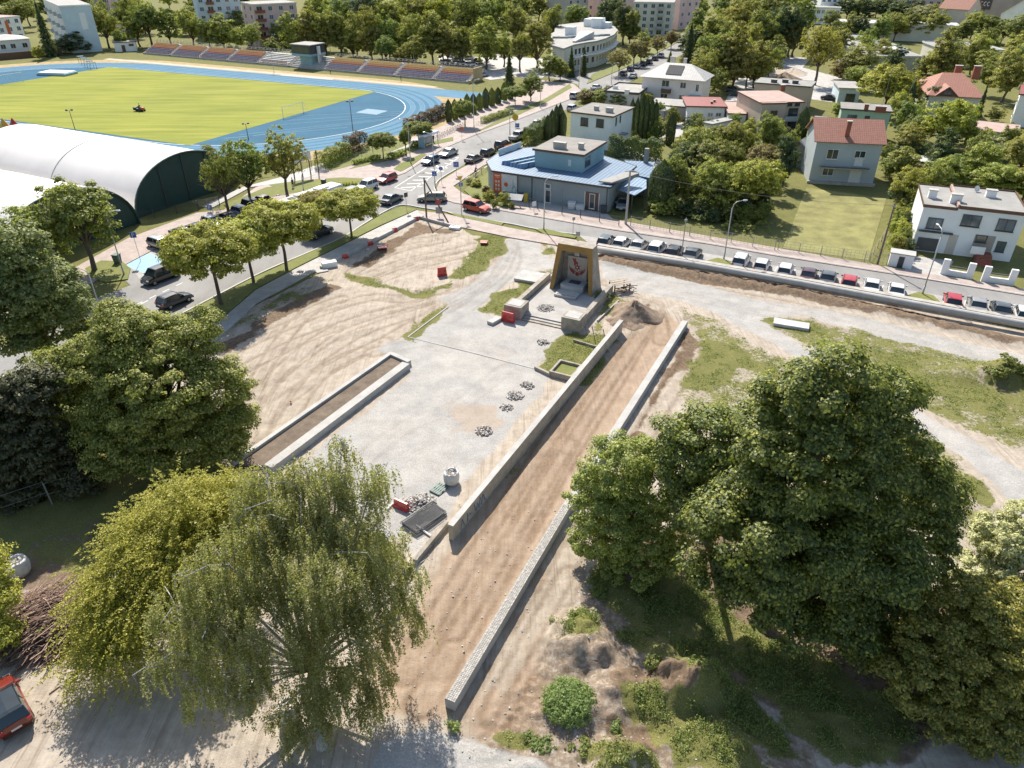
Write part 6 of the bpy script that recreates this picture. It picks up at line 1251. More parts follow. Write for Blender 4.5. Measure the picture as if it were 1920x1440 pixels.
# red plastic barriers
paint('barrier_red', (.52,.02,.018), .35); paint('barrier_orange', (.60,.20,.12), .5)
def barrier(px, py, rz, label, L=1.1, h=.95, mat='barrier_red', lie=False):
    root = empty('plastic_barrier', G(px, py), rz, label, 'barrier', 'red plastic road barriers'); mb = MB()
    mb.hexa([(-L/2,-.22,0),(L/2,-.22,0),(L/2,.22,0),(-L/2,.22,0)],[(-L/2,-.2,.25),(L/2,-.2,.25),(L/2,.2,.25),(-L/2,.2,.25)]); b_ = mb.obj('base', M[mat], root, bevel=.03)
    MB().hexa([(-L/2+.04,-.15,.252),(L/2-.04,-.15,.252),(L/2-.04,.15,.252),(-L/2+.04,.15,.252)],[(-L/2+.08,-.08,h),(L/2-.08,-.08,h),(L/2-.08,.08,h),(-L/2+.08,.08,h)]).obj('body', M[mat], root, bevel=.03)
    for s in (-1, 1): MB().b2(s*L/4-.12, s*L/4+.12, -.13, .13, h*.5, h*.62).obj('slot', M['flame_red'], root)
    if lie: root.rotation_euler.x = 1.45; root.location.z += .2
    return root
for x, y, l in ((780,413,'red plastic barrier on the white kerb wall, topmost of four'),(740,434,'red plastic barrier on the white kerb wall, second from the top'),(694,459,'red plastic barrier on the white kerb wall, third from the top'),(647,484,'red plastic barrier on the white kerb wall, lowest of four')): barrier(x, y, .7, l, .9, .55)
barrier(716,465,.3,'red plastic barrier lying on the sand plot', 1.3, 1.0, lie=True); barrier(908,456,-.1,'faded orange barrier lying in the grass right of the sand plot', 1.1,.8,'barrier_orange', True); barrier(829,517,.4,'red plastic barrier standing at the lower corner of the sand plot',1.25,1.15)
barrier(952,603,-.5,'red plastic barrier leaning on the left monument pedestal',1.6,1.15); barrier(753,953,-.55,'red plastic barrier beside the biggest rubble heap',1.4,.7)
for x, y, h_, l in ((507,556,.9,'small red marker post in the verge grass'),(545,753,.25,'tiny orange peg in the ridged sand')): tag(MB().tube([G(x,y), G(x,y,h_)], .07, 6).obj('marker_post', M['barrier_red']), l, 'post')
for x, y, l in ((1110,612,'left rusty reinforcement stake behind the right pedestal'),(1131,618,'right rusty reinforcement stake behind the right pedestal')): tag(MB().tube([G(x,y), G(x,y,1.4)], .05, 5).obj('stake', M['trim_brown']), l, 'stake')
# fences
pipe_net_fence('mesh_fence', (1182,424), (1452,470), 1.5, 'light wire fence between the overgrown plot and the pavement', mat='metal_grey', wires=4, verticals=.5)
pipe_net_fence('mesh_fence', (1458,470), (1662,497), 1.5, 'light wire fence along the lawn of the blue-grey house', mat='metal_grey', wires=4, verticals=.5)
pipe_net_fence('railing_fence', (992,390), (1008,393), 1.5, 'short dark fence panel beside the yellow bin', mat='trim_dark', wires=2)
pipe_net_fence('railing_fence', (1020,396), (1160,424), 1.4, 'dark fence along the yard of the teal building', mat='trim_dark', wires=3)
pipe_net_fence('railing_fence', (880,348), (914,318), 1.3, 'thin fence along the small garden by the junction', mat='metal_grey', wires=2)
pipe_net_fence('mesh_fence', (560,322), (760,270), 2.0, 'dark mesh fence along the running track bend', mat='trim_dark', wires=3, verticals=1.0, r=.03)
pipe_net_fence('mesh_fence', (246,418), (412,384), 1.4, 'dark slatted fence in front of the white arched hall', mat='trim_dark', wires=9)
pipe_net_fence('construction_fence', (-30,985), (96,942), 2.0, 'wire site fence in the shade at the left edge', mat='metal_grey', wires=2, gap=3.4)
pipe_net_fence('construction_fence', (98,945), (190,918), 2.0, 'second wire site fence panel under the big left tree', mat='metal_grey', wires=2, gap=3.4)
pipe_net_fence('mesh_fence', (1630,490), (1672,420), 1.2, 'thin fence on the right side of the lawn', mat='wood_pale', wires=2)
# white gate walls of the modern house
def gatewall(px0, py0, px1, py1, label):
    A = G(px0, py0); B = G(px1, py1); d = B-A; L = d.length; r = empty('garden_wall', A, math.atan2(d.y, d.x), label, 'wall')
    MB().b2(0, .75, -.2, .2, -.1, 2.0).obj('pillar', M['white_wall'], r, bevel=.03); MB().b2(L-.75, L, -.2, .2, -.1, 2.0).obj('pillar', M['white_wall'], r, bevel=.03); MB().b2(.753, L-.753, -.15, .15, -.1, .7).obj('low_wall', M['white_wall'], r)
    MB().b2(.76, L-.76, -.02, .02, 1.2, 1.25).b2(.76, L-.76, -.02, .02, .95, .99).obj('rail', M['metal_grey'], r)
gatewall(1762,513,1822,523,'white garden wall with two pillars, left of the gate'); gatewall(1838,527,1900,535,'white garden wall with two pillars and letter box, right of the gate')
A = G(1664,498); B = G(1708,505); d = B-A; r = empty('bin_shelter', A, math.atan2(d.y, d.x), 'white bin shelter with dark door at the driveway of the modern house', 'shelter'); MB().b2(0, d.length, 0, 1.6, -.1, 1.7).obj('walls', M['white_wall'], r); MB().b2(-.1, d.length+.1, -.1, 1.7, 1.703, 1.85).obj('roof', M['concrete_pale'], r); MB().b2(d.length*.38, d.length*.62, -.04, -.002, 0, 1.45).obj('door', M['trim_dark'], r)
slab('driveway', [(1712,480),(1788,490),(1770,520),(1695,508)], .04, 'pave_grey', z0=0); slab('driveway', [(965,372),(1137,400),(1165,424),(1130,418),(1020,393),(958,384)], .04, 'pave_grey', z0=0); slab('driveway', [(1130,262),(1240,300),(1235,330),(1160,296)], .035, 'pave_grey', z0=0)
plain('lawn_green', (.215,.205,.07), .95, .35, .35, bmp=.6, fine=5); slab('lawn', [(1512,352),(1662,372),(1628,488),(1468,466)], .03, 'lawn_green', z0=0)
for i, q in enumerate([[(1010,150),(1060,120),(1040,112),(930,105),(925,125),(985,148)],[(820,105),(925,108),(1000,140),(920,150),(830,128)],[(1440,175),(1560,192),(1590,150),(1480,120),(1380,170)],[(1210,215),(1300,235),(1290,255),(1225,262)],[(1430,100),(1520,110),(1500,132),(1420,125)],[(1360,190),(1400,190),(1420,150),(1385,140)]]): slab('courtyard', q, .032+.004*i, 'pave_grey', z0=0)
# ================================================================ VEHICLES
for n, c in {'car_white':(.66,.66,.65),'car_silver':(.36,.36,.35),'car_grey':(.10,.11,.12),'car_black':(.015,.017,.02),'car_red':(.42,.018,.022),'car_orange':(.50,.055,.012),'car_blue':(.035,.075,.16),'car_teal':(.045,.07,.08),'car_beige':(.30,.27,.22),'car_maroon':(.09,.035,.045),'car_brown':(.055,.042,.035),'car_rust':(.19,.02,.010)}.items(): paint(n, c, .3, .25 if n in ('car_silver','car_grey','car_blue','car_beige') else 0)
plain('tyre', (.02,.02,.02), .9, .1, 4, world=False); paint('rim', (.35,.35,.36), .35, .6); paint('lamp_clear', (.6,.62,.62), .15); paint('lamp_red', (.35,.01,.01), .2); plain('plastic_dark', (.03,.03,.032), .6, .1, 4, world=False); glass('car_glass', (.012,.018,.022), .06)
STY = { # L, W, H, belt, greenhouse (rear base, rear top, front top, front base), hood z, tail z, wheel r
 'hatch':(4.05,1.74,1.48,.92,(-1.93,-1.55,.15,.98),.80,.95,.32),'sedan':(4.65,1.80,1.43,.90,(-1.55,-.95,.25,1.12),.80,.92,.33),'suv':(4.45,1.84,1.66,1.02,(-2.10,-1.80,.25,1.02),.95,1.02,.36),
 'wagon':(4.70,1.80,1.50,.92,(-2.22,-1.85,.30,1.12),.82,.95,.33),'van':(4.60,1.86,1.82,1.02,(-2.20,-2.05,.85,1.55),.95,1.02,.34),'pickup':(5.2,1.88,1.72,1.05,(-.75,-.60,.55,1.25),.98,1.02,.38)}
CARP = {}
def loft(mb, rings):
    n = len(rings[0]); o = len(mb.v)
    for r in rings: mb.v += [tuple(p) for p in r]
    k = len(rings); fs = [(o+i*n+j, o+i*n+(j+1) % n, o+(i+1)*n+(j+1) % n, o+(i+1)*n+j) for i in range(k-1) for j in range(n)]
    fs += [tuple(o+j for j in range(n))[::-1], tuple(o+(k-1)*n+j for j in range(n))]; mb.f += fs; mb.m += [mb.mi]*len(fs)
def car_proto(st):
    L, W_, H_, B_, gh, hz, tz, wr = STY[st]; w = W_/2; rb, rt, ft, fb = gh; root = {}
    def ring(x, z, ww, zb=.24): return [(x,-ww*.82,zb),(x,-ww,zb+.22),(x,-ww*1.0,z-.18),(x,-ww*.90,z),(x,0,z+.025),(x,ww*.90,z),(x,ww*1.0,z-.18),(x,ww,zb+.22),(x,ww*.82,zb)]
    mb = MB(); l = L/2
    loft(mb, [ring(-l,tz-.28,w*.84,.36),ring(-l+.08,tz-.02,w*.93,.26),ring(-l+.5,tz,w,.22),ring(rb+.3,B_,w,.2),ring(0,B_,w,.2),ring(fb,B_,w,.2),ring(l-.55,hz,w*.97,.22),ring(l-.12,hz-.12,w*.88,.26),ring(l,hz-.32,w*.76,.34)])
    body = mb.mesh('body', None, False)
    g = MB(); tw = w*.76
    loft(g, [[(x0,-y0,B_-.02),(x1,-y1,H_-.05),(x1,y1,H_-.05),(x0,y0,B_-.02)] for x0, x1, y0, y1 in ((rb,rt,w*.86,tw),(rb+.35,rt+.2,w*.9,tw),(fb-.5,ft-.1,w*.9,tw),(fb,ft,w*.84,tw*.97))])
    glassm = g.mesh('windows', M['car_glass'])
    r = MB(); zt = H_-.05
    loft(r, [[(x,-y,zt-.02),(x,-y*.9,z),(x,0,z+.03),(x,y*.9,z),(x,y,zt-.02)] for x, y, z in ((rt-.05,tw*.95,zt+.0),(rt+.15,tw+.02,zt+.04),((rt+ft)/2,tw+.03,zt+.06),(ft-.05,tw+.02,zt+.035),(ft+.06,tw*.95,zt-.0))])
    for s in (-1, 1):                       # pillars
        for xa, xb in ((rb+.02,rt-.0),(fb-.02,ft+.02),((rb+fb)/2-.05,(rt+ft)/2)): r.tube([(xa,s*w*.885,B_-.02),(xb,s*(tw+.012),zt)], .045, 4)
    roof = r.mesh('roof', None)
    P = [('body', body, 'PAINT', (0,0,0)), ('windows', glassm, 'car_glass', (0,0,0)), ('roof', roof, 'PAINT', (0,0,0))]
    wx = (l-.82, -l+.78); wm = MB().wheel((0,0,0), wr, .22, 16).mesh('wheel', M['tyre'], False); rm_ = MB().wheel((0,0,0), wr*.62, .235, 10).mesh('rim', M['rim'])
    for x in wx:
        for s in (-1, 1): P.append(('wheel', wm, 'tyre', (x, s*(w-.10), wr), rm_))
    hl = MB().box((0,0,0), (.14,.36,.13)).mesh('headlight', M['lamp_clear']); tl = MB().box((0,0,0), (.09,.24,.24)).mesh('taillight', M['lamp_red']); mm = MB().box((0,0,0), (.14,.22,.14)).mesh('mirror', None); pl_ = MB().box((0,0,0), (.02,.5,.12)).mesh('number_plate', M['trim_white']); bp = MB().box((0,0,0), (.12,W_*.8,.14)).mesh('bumper', M['plastic_dark'])
    for s in (-1, 1):
        P.append(('headlight', hl, 'lamp_clear', (l-.12, s*w*.66, hz-.2))); P.append(('taillight', tl, 'lamp_red', (-l+.03, s*w*.76, tz-.16))); P.append(('mirror', mm, 'PAINT', (fb-.25, s*(w+.08), B_+.08)))
    P.append(('number_plate', pl_, 'trim_white', (-l-.01, 0, .62))); P.append(('number_plate', pl_, 'trim_white', (l+.01, 0, .42))); P.append(('bumper', bp, 'plastic_dark', (-l+.02, 0, .36))); P.append(('bumper', bp, 'plastic_dark', (l-.05, 0, .34)))
    return P
def car(st, px, py, head, col, label, group=None, name='car', z=.02, world=None, roofmat=None):
    if st not in CARP: CARP[st] = car_proto(st)
    o = world or G(px, py, z)
    if isinstance(head, (int, float)): a = head
    else: q = G(px+head[0], py+head[1], z)-G(px, py, z); a = math.atan2(q.y, q.x)
    root = empty(name, (o.x, o.y, z), a, label, 'car' if name == 'car' else 'van', group)
    for p in CARP[st]:
        c = bpy.data.objects.new(p[0], p[1]); C.objects.link(c); c.parent = root; c.location = p[3]
        mt = p[2] if p[2] != 'PAINT' else (roofmat if (roofmat and p[0] == 'roof') else 'car_'+col)
        if not p[1].materials: p[1].materials.append(None)
        c.material_slots[0].link = 'OBJECT'; c.material_slots[0].material = M[mt]
        if len(p) > 4:
            r_ = bpy.data.objects.new('rim', p[4]); C.objects.link(r_); r_.parent = c
    return root
sdr = (G(1892,549)-G(1457,479)).normalized(); NH = math.atan2(sdr.x, -sdr.y) ; NH = math.atan2(sdr.y, sdr.x)+math.pi/2
GP = 'cars parked nose-in along the long low wall'
for st_n, x, y, col, l in [('hatch',1137,459,'teal','dark teal car, leftmost in the row along the low wall'),('hatch',1165,463,'white','white car, second from the left along the low wall'),('sedan',1197,468,'silver','silver car, third from the left along the low wall'),('suv',1231,474,'white','white car with roof rails, fourth from the left along the low wall'),('hatch',1264,479,'black','black car, fifth from the left along the low wall'),('sedan',1297,484,'grey','dark grey car just left of the first grass island'),
 ('suv',1388,497,'white','white tall car just right of the first grass island'),('hatch',1427,505,'white','white small car, second right of the first grass island'),('hatch',1471,514,'white','white car, third right of the first grass island'),('sedan',1514,523,'maroon','maroon grey car between a white and a grey car'),('sedan',1550,529,'grey','grey car immediately left of the red car'),('hatch',1590,537,'red','red car in the middle of the right-hand row'),('sedan',1632,544,'white','white saloon immediately right of the middle red car'),('sedan',1678,553,'white','white saloon just left of the second grass island'),
 ('hatch',1783,572,'red','red car just right of the second grass island'),('sedan',1829,580,'silver','silver grey car beside the rightmost red car'),('sedan',1873,589,'grey','dark grey car, second from the right edge'),('hatch',1914,596,'white','white car cut by the right edge')]:
    car(st_n, x, y, NH, col, l, GP, z=.03)
AV = G(640,447)-G(480,517); AVa = math.atan2(AV.y, AV.x); SW = AVa+math.pi; AN = G(955,229)-G(828,277); ANa = math.atan2(AN.y, AN.x); BN = G(1238,107)-G(1187,140); BNa = math.atan2(BN.y, BN.x)
for st_n, x, y, h_, col, l in [('van',303,525,SW,'black','black people carrier beside the blue parking bay'),('hatch',330,570,AVa,'black','black car driving away at the lower end of the avenue'),('wagon',306,465,(40,12),'silver','silver estate car, first in the angled bays'),('sedan',346,446,(40,12),'grey','grey car, second in the angled bays'),('sedan',376,437,(40,12),'teal','dark teal car, third in the angled bays'),('hatch',402,424,(40,12),'white','white-roofed car, fourth in the angled bays'),('sedan',432,417,(40,12),'black','black car, fifth in the angled bays'),('hatch',457,405,(40,12),'blue','dark blue car, sixth in the angled bays'),('suv',478,394,(40,12),'black','black tall car, last in the angled bays'),('sedan',497,384,(40,12),'maroon','maroon car behind the loose tree'),
 ('suv',599,442,AVa,'black','black tall car beside the third street tree'),('suv',654,372,SW,'grey','dark grey tall car following behind the bus'),('suv',688,356,SW,'white','white tall car between the grey and the red car'),('hatch',726,341,SW,'red','red hatchback waiting by the striped island'),('sedan',735,379,AVa+.1,'teal','dark car driving towards the junction beside the verge'),
 ('wagon',810,377,(-30,0),'beige','beige car turning at the junction behind the wooden post'),('suv',894,396,(30,7),'orange','orange red car on the side street'),('hatch',807,307,ANa+math.pi,'blue','dark blue hatchback beside the striped island'),('sedan',841,292,ANa+math.pi,'silver','pale silver saloon behind the blue hatchback'),('sedan',889,303,ANa,'brown','dark brown saloon with the cyclist beside it'),('hatch',916,291,ANa,'black','black hatchback in the queue beyond the brown saloon'),('suv',943,277,ANa,'maroon','dark maroon car behind the roof hoarding'),('pickup',971,261,ANa,'silver','silver pickup in the queue on the main road'),('hatch',995,249,ANa,'black','black car right behind the clipped hedge'),('suv',1012,238,ANa,'white','white car partly behind the column conifers'),
 ('suv',1079,184,ANa,'white','white tall car on the main road near the far junction'),('hatch',1074,207,ANa,'white','white car hidden behind the white cube house'),('sedan',1118,168,ANa,'white','white car above the overgrown hedge at the far junction'),('sedan',1187,146,BNa,'white','white car leaving the far junction'),('hatch',1169,141,BNa,'grey','grey parked car, first in the far roadside row'),('hatch',1182,133,BNa,'blue','blue parked car, second in the far roadside row'),('hatch',1194,128,BNa,'white','white parked car, third in the far roadside row'),('sedan',1206,123,BNa,'black','black parked car, fourth in the far roadside row'),('hatch',1217,119,BNa,'teal','teal parked car, fifth in the far roadside row'),('hatch',1228,113,BNa,'blue','blue parked car, sixth in the far roadside row'),('sedan',1239,107,BNa,'white','white parked car, last in the far roadside row'),
 ('hatch',1175,292,(-8,14),'white','white car in the yard behind the blue metal roof'),('hatch',1167,389,(-6,14),'silver','pale car under the blue carport'),('sedan',1381,180,(30,3),'teal','dark teal car parked behind the red-roofed bungalow'),('sedan',1556,188,(30,3),'black','black car parked beside the tan house'),('sedan',1372,172,(30,3),'grey','grey car parked beside the big trees behind the bungalow'),('hatch',905,144,(20,-3),'silver','silver car at the right end of the grandstand'),('van',104,600,(-20,16),'white','white van glimpsed through the leaves of the left tree')]:
    car(st_n, x, y, h_, col, l)
for i, (x, y) in enumerate([(836,119),(848,124),(858,115),(868,122),(880,112),(884,124),(895,117),(902,126),(872,108),(850,107)]):
    car('hatch', x, y, (20,-2), ['white','silver','grey','white','silver','white','black','white','silver','white'][i], f'{["white","silver","grey","white","silver","white","black","white","silver","white"][i]} car, {ORD[i]} in the car park behind the grandstand', 'cars in the car park behind the grandstand')
rc = G(38,1366); ang = math.atan2(-(G(68,1345)-G(5,1383)).x, (G(68,1345)-G(5,1383)).y)
q = G(68,1345)-G(5,1383); ang = math.atan2(q.x*-1, q.y)  # axis perpendicular to the tail
hx = Vector((-q.y, q.x, 0)).normalized(); ang = math.atan2(hx.y, hx.x); wc = G(30,1362,.5)+hx*1.75
car('hatch', 0, 0, ang, 'rust', 'red hatchback parked at the lower left corner', world=Vector((wc.x, wc.y, 0)), roofmat='car_glass')
# bus
bo = G(586,397); rt = empty('city_bus', bo, SW, 'white and purple city bus half hidden behind the street trees', 'bus')
paint('bus_white', (.66,.67,.68)); paint('bus_purple', (.10,.07,.22)); paint('bus_yellow', (.6,.42,.06))
MB().b2(-6,6,-1.27,1.27,.32,1.35).obj('lower_body', M['bus_purple'], rt, bevel=.08); MB().b2(-6,6,-1.27,1.27,1.353,2.95).obj('upper_body', M['bus_white'], rt, bevel=.1); MB().b2(-5.9,5.9,-1.2,1.2,2.92,3.05).obj('roof', M['bus_white'], rt, bevel=.04)
for x in (-3.5, .5): MB().b2(x,x+2.2,-.7,.7,3.053,3.28).obj('roof_unit', M['trim_white'], rt, bevel=.05)
for x in (3.2,): MB().b2(x,x+1,-.4,.4,3.053,3.15).obj('roof_hatch', M['roof_dark'], rt)
MB().b2(6.0,6.05,-1.12,1.12,1.2,2.75).obj('windscreen', M['car_glass'], rt)
for s in (-1,1):
    MB().b2(-5.6,5.5,s*1.29-.02,s*1.29+.02,1.5,2.5).obj('side_windows', M['car_glass'], rt); MB().b2(-5.9,2,s*1.29-.015,s*1.29+.015,.95,1.3).obj('yellow_stripe', M['bus_yellow'], rt)
    for x in (3.6,-3.4):
        wh = MB().wheel((x,s*1.16,.5), .5, .26, 18).obj('wheel', M['tyre'], rt); MB().wheel((x,s*1.18,.5), .28, .28, 12).obj('rim', M['rim'], wh)
    MB().box((6.03,s*.95,.75), (.08,.4,.2)).obj('headlight', M['lamp_clear'], rt); MB().box((6.3,s*1.35,2.4), (.1,.2,.4)).obj('mirror', M['trim_dark'], rt)
# bicycles: hire bikes in a row
def bike_parts(root, mt='metal_grey'):
    f = MB(); f.tube([(-.5,0,.33),(-.12,0,.75),(.42,0,.78),(.5,0,.33)], .022, 5); f.tube([(-.12,0,.75),(0,0,.32),(.42,0,.7)], .022, 5); f.tube([(-.5,0,.33),(0,0,.32)], .02, 4); f.obj('frame', M[mt], root)
    for x in (-.5,.5):
        w_ = MB(); w_.tube([(x+.33*math.cos(t),0,.33+.33*math.sin(t)) for t in np.linspace(0, 2*math.pi, 13)], .025, 4, cap=False)
        for k in range(4): t = k*math.pi/4; w_.tube([(x-.32*math.cos(t),0,.33-.32*math.sin(t)),(x+.32*math.cos(t),0,.33+.32*math.sin(t))], .006, 3)
        w_.obj('wheel', M['tyre'], root)
    MB().tube([(.40,-.28,1.0),(.46,0,1.02),(.40,.28,1.0)], .02, 4).tube([(.42,0,.75),(.46,0,1.02)], .02, 4).obj('handlebar', M['trim_dark'], root); MB().box((-.16,0,.92), (.26,.14,.06)).tube([(-.12,0,.75),(-.16,0,.9)], .02, 4).obj('saddle', M['trim_dark'], root)
bk = empty('bicycle', G(818,262), ANa+math.pi/2, 'hire bicycle, first from the bus shelter in the rack row', 'bicycle', 'hire bicycles in the row beside the path'); bike_parts(bk, 'car_white')
for i in range(1, 11):
    c_ = copy_tree(bk); c_.location = G(*lerp((818,262),(872,236), i/11)); c_.rotation_euler.z = ANa+math.pi/2+random.uniform(-.15,.15); c_['label'] = f'hire bicycle, {ORD[i]} from the bus shelter in the rack row'
for i, (x, y, l) in enumerate([(899,236,'bicycle leaning at the hedge near the orange post, left one'),(909,231,'bicycle leaning at the hedge near the orange post, right one'),(403,407,'bicycle in the stand left of the loose tree, left one'),(411,403,'bicycle in the stand left of the loose tree, right one')]):
    c_ = copy_tree(bk); c_.location = G(x, y); c_.rotation_euler.z = i*.5; c_['label'] = l; c_['group'] = 'bicycles standing apart from the hire row'
# ================================================================ PEOPLE
def person(px, py, rz, top, legs, label, pose='stand', z=.0, hair='trim_brown', parent_z=0):
    """one skinned body with hair and clothes as children"""
    def skin(name, V, E_, R, mt, par):
        me = bpy.data.meshes.new(name); me.from_pydata(V, E_, []); me.materials.append(M[mt]); o = bpy.data.objects.new(name, me); C.objects.link(o); o.parent = par
        mo_ = o.modifiers.new('skin', 'SKIN'); sv = me.skin_vertices[0].data
        for i, r in enumerate(R): sv[i].radius = (r, r*.85)
        sv[0].use_root = True; s_ = o.modifiers.new('sub', 'SUBSURF'); s_.levels = 1; s_.render_levels = 1; return o
    root = empty('person', G(px, py, z), rz, label, 'person')
    if pose == 'sit': hip, kn, ft = (0,0,.95), (.42,.12,.98), (.62,.12,.55); sh = (.02,0,1.45); hd = (.06,0,1.72); el, hn = (.12,.24,1.2), (.38,.2,1.15)
    elif pose == 'ride': hip, kn, ft = (-.15,0,.98), (.18,.10,.72), (.02,.10,.32); sh = (.12,0,1.42); hd = (.2,0,1.66); el, hn = (.28,.22,1.2), (.42,.24,1.05)
    else: hip, kn, ft = (0,0,.92), (.08,.10,.50), (-.02,.11,.07); sh = (.0,0,1.42); hd = (.02,0,1.66); el, hn = (-.02,.24,1.16), (.10,.25,.92)
    mir = lambda p: (p[0] if pose != 'stand' else -p[0], -p[1], p[2])
    toe = lambda p: (p[0]+.16, p[1], p[2]-.03)
    V = [hip, (hip[0]*.5+sh[0]*.5,0,(hip[2]+sh[2])/2), sh, (sh[0],0,sh[2]+.12), hd, (hd[0],0,hd[2]+.10), (sh[0],.18,sh[2]-.02), el, hn, (sh[0],-.18,sh[2]-.02), mir(el), mir(hn), (hip[0],.09,hip[2]-.05), kn, ft, toe(ft), (hip[0],-.09,hip[2]-.05), mir(kn), mir(ft), toe(mir(ft))]
    E_ = [(0,1),(1,2),(2,3),(3,4),(4,5),(2,6),(6,7),(7,8),(2,9),(9,10),(10,11),(0,12),(12,13),(13,14),(14,15),(0,16),(16,17),(17,18),(18,19)]
    R = [.13,.13,.12,.055,.09,.08,.065,.045,.035,.065,.045,.035,.085,.058,.042,.04,.085,.058,.042,.04]
    skin('body', V, E_, R, 'skin_tone', root)
    skin('shirt', [V[0],V[1],V[2],V[6],V[7],V[9],V[10]], [(0,1),(1,2),(2,3),(3,4),(2,5),(5,6)], [.145,.15,.14,.08,.058,.08,.058], top, root)
    skin('trousers', [V[0],V[12],V[13],tuple(np.array(V[13])*.3+np.array(V[14])*.7),V[16],V[17],tuple(np.array(V[17])*.3+np.array(V[18])*.7)], [(0,1),(1,2),(2,3),(0,4),(4,5),(5,6)], [.15,.1,.072,.06,.1,.072,.06], legs, root)
    MB().ball((hd[0]-.02, 0, hd[2]+.09), (.105,.10,.10), 8, 5).obj('hair', M[hair], root, True); return root
plain('skin_tone', (.45,.27,.19), .6, .05, 3); plain('cloth_dark', (.03,.035,.045), .9, .1, 4); plain('cloth_pink', (.45,.12,.16), .9, .1, 4); plain('cloth_white', (.6,.6,.58), .9, .1, 4); plain('cloth_blue', (.06,.10,.2), .9, .1, 4)
person(550,353,2.6,'cloth_dark','cloth_dark','person in dark clothes walking beside the entrance gate')
cy2 = copy_tree(bk); cy2.location = G(892,330); cy2.rotation_euler.z = ANa; cy2['label'] = 'bicycle ridden by the person in pink on the pavement'; cy2['group'] = 'ridden bicycles'; del cy2['group']
person(892,330,ANa,'cloth_pink','cloth_dark','cyclist in a pink top riding along the railing','ride')
person(813,268,1.0,'cloth_blue','cloth_dark','person waiting in the bus shelter'); person(866,196,.4,'cloth_dark','cloth_blue','person walking by the column conifers') if False else None
person(620,138,0,'cloth_white','cloth_dark','person in white top on the far side of the running track'); person(752,152,.5,'cloth_dark','cloth_dark','person in dark clothes in front of the grandstand'); person(373,112,0,'cloth_pink','cloth_white','person standing before the left part of the grandstand')
mo = G(264,209); mw_ = empty('ride_on_mower', mo, -.2, 'dark ride-on mower in the middle of the pitch', 'mower'); MB().b2(-.9,.5,-.5,.5,.3,.75).obj('chassis', M['trim_dark'], mw_, bevel=.08); MB().b2(.35,1.05,-.38,.38,.45,1.0).obj('bonnet', M['car_orange'], mw_, bevel=.1); MB().b2(-.75,.45,-.75,.75,.12,.3).obj('cutting_deck', M['plastic_dark'], mw_, bevel=.05); MB().b2(-.35,.1,-.25,.25,.75,.88).b2(-.42,-.33,-.25,.25,.85,1.3).obj('seat', M['trim_dark'], mw_, bevel=.03); MB().b2(-1.6,-.92,-.55,.55,.3,1.0).obj('grass_box', M['plastic_dark'], mw_, bevel=.08)
for x, r_ in ((.75,.25),(-.6,.34)):
    for s in (-1,1): MB().wheel((x,s*.55,r_), r_, .22, 12).obj('wheel', M['tyre'], mw_)
person(263.5,209,-.2,'cloth_dark','cloth_blue','rider sitting on the mower','sit')
# ================================================================ STREET FURNITURE
plain('lamp_pole', (.46,.46,.45), .5, .08, 2, metal=.3); plain('pole_wood', (.17,.13,.10), .95, .25, 3); plain('pole_concrete', (.40,.39,.37), .9, .15, 2)
def lamp(bx, by, tx, ty, arm, label, double=False, group='tall street lamps'):
    b_ = G(bx, by); h = hgt(b_, ty); root = empty('street_lamp', b_, arm, label, 'street lamp', group)
    MB().tube([(0,0,-.1),(0,0,1.2)], .11, 8).tube([(0,0,1.2),(0,0,h-.9)], .075, 8, .06).obj('pole', M['lamp_pole'], root, True)
    for s in ((1,-1) if double else (1,)):
        MB().tube([(0,0,h-1.0),(.12*s,0,h-.45),(.5*s,0,h-.12),(1.3*s,0,h)], [.06,.05,.045,.04], 6).obj('arm', M['lamp_pole'], root, True); hm = MB().ball((0,0,0), (.38,.17,.10), 8, 5); o = hm.obj('lamp_head', M['lamp_clear'], root, True); o.location = (1.6*s,0,h)
    return root
for bx, by, tx, ty, arm, l, db in [(233,516,195,395,0,'curved street lamp on the round verge by the blue bay',0),(190,585,135,503,3.1,'curved street lamp at the lower left beside the road',0),(547,397,534,363,-2.6,'curved street lamp right beside the bus roof',0),(571,368,562,325,1.5,'street lamp with broad head near the bus',0),(770,306,760,222,-2.4,'tall street lamp behind the striped island kerb',1),(816,352,812,250,2.6,'tall street lamp above the striped island',0),(889,247,889,150,-2.4,'tall street lamp beside the hire bikes',1),(956,253,953,190,2.8,'curved street lamp on the long verge',0),(1013,203,1017,138,0.3,'curved street lamp near the upright tree',0),(1085,166,1087,104,.4,'street lamp at the far junction beside the spruces',0),(1146,158,1147,118,.2,'street lamp at the far junction right of the spruces',1),(1200,122,1203,70,.4,'street lamp between the russet trees',0),(1242,106,1244,82,2.6,'short-looking street lamp near the far parked cars',0),
 (1019.5,432,1026,332,.2,'slim street lamp in front of the teal building',0),(1357,487,1378,377,.2,'street lamp on the first grass island',0),(1729,553,1768,430,1.5,'street lamp on the second grass island',0)]: lamp(bx, by, tx, ty, arm, l, bool(db))
def pole(bx, by, ty, r, mat, label, cross=False, name='utility_pole'):
    b_ = G(bx, by); h = hgt(b_, ty); root = empty(name, b_, .2, label, 'pole'); MB().tube([(0,0,-.1),(0,0,h)], r*1.2, 8, r*.8).obj('shaft', M[mat], root)
    if cross: MB().box((0,0,h-.15), (1.5,.09,.1)).obj('crossarm', M[mat], root)
    else: MB().box((0,0,h-.3), (.3,.2,.25)).obj('bracket', M['metal_grey'], root)
    return root, b_, h
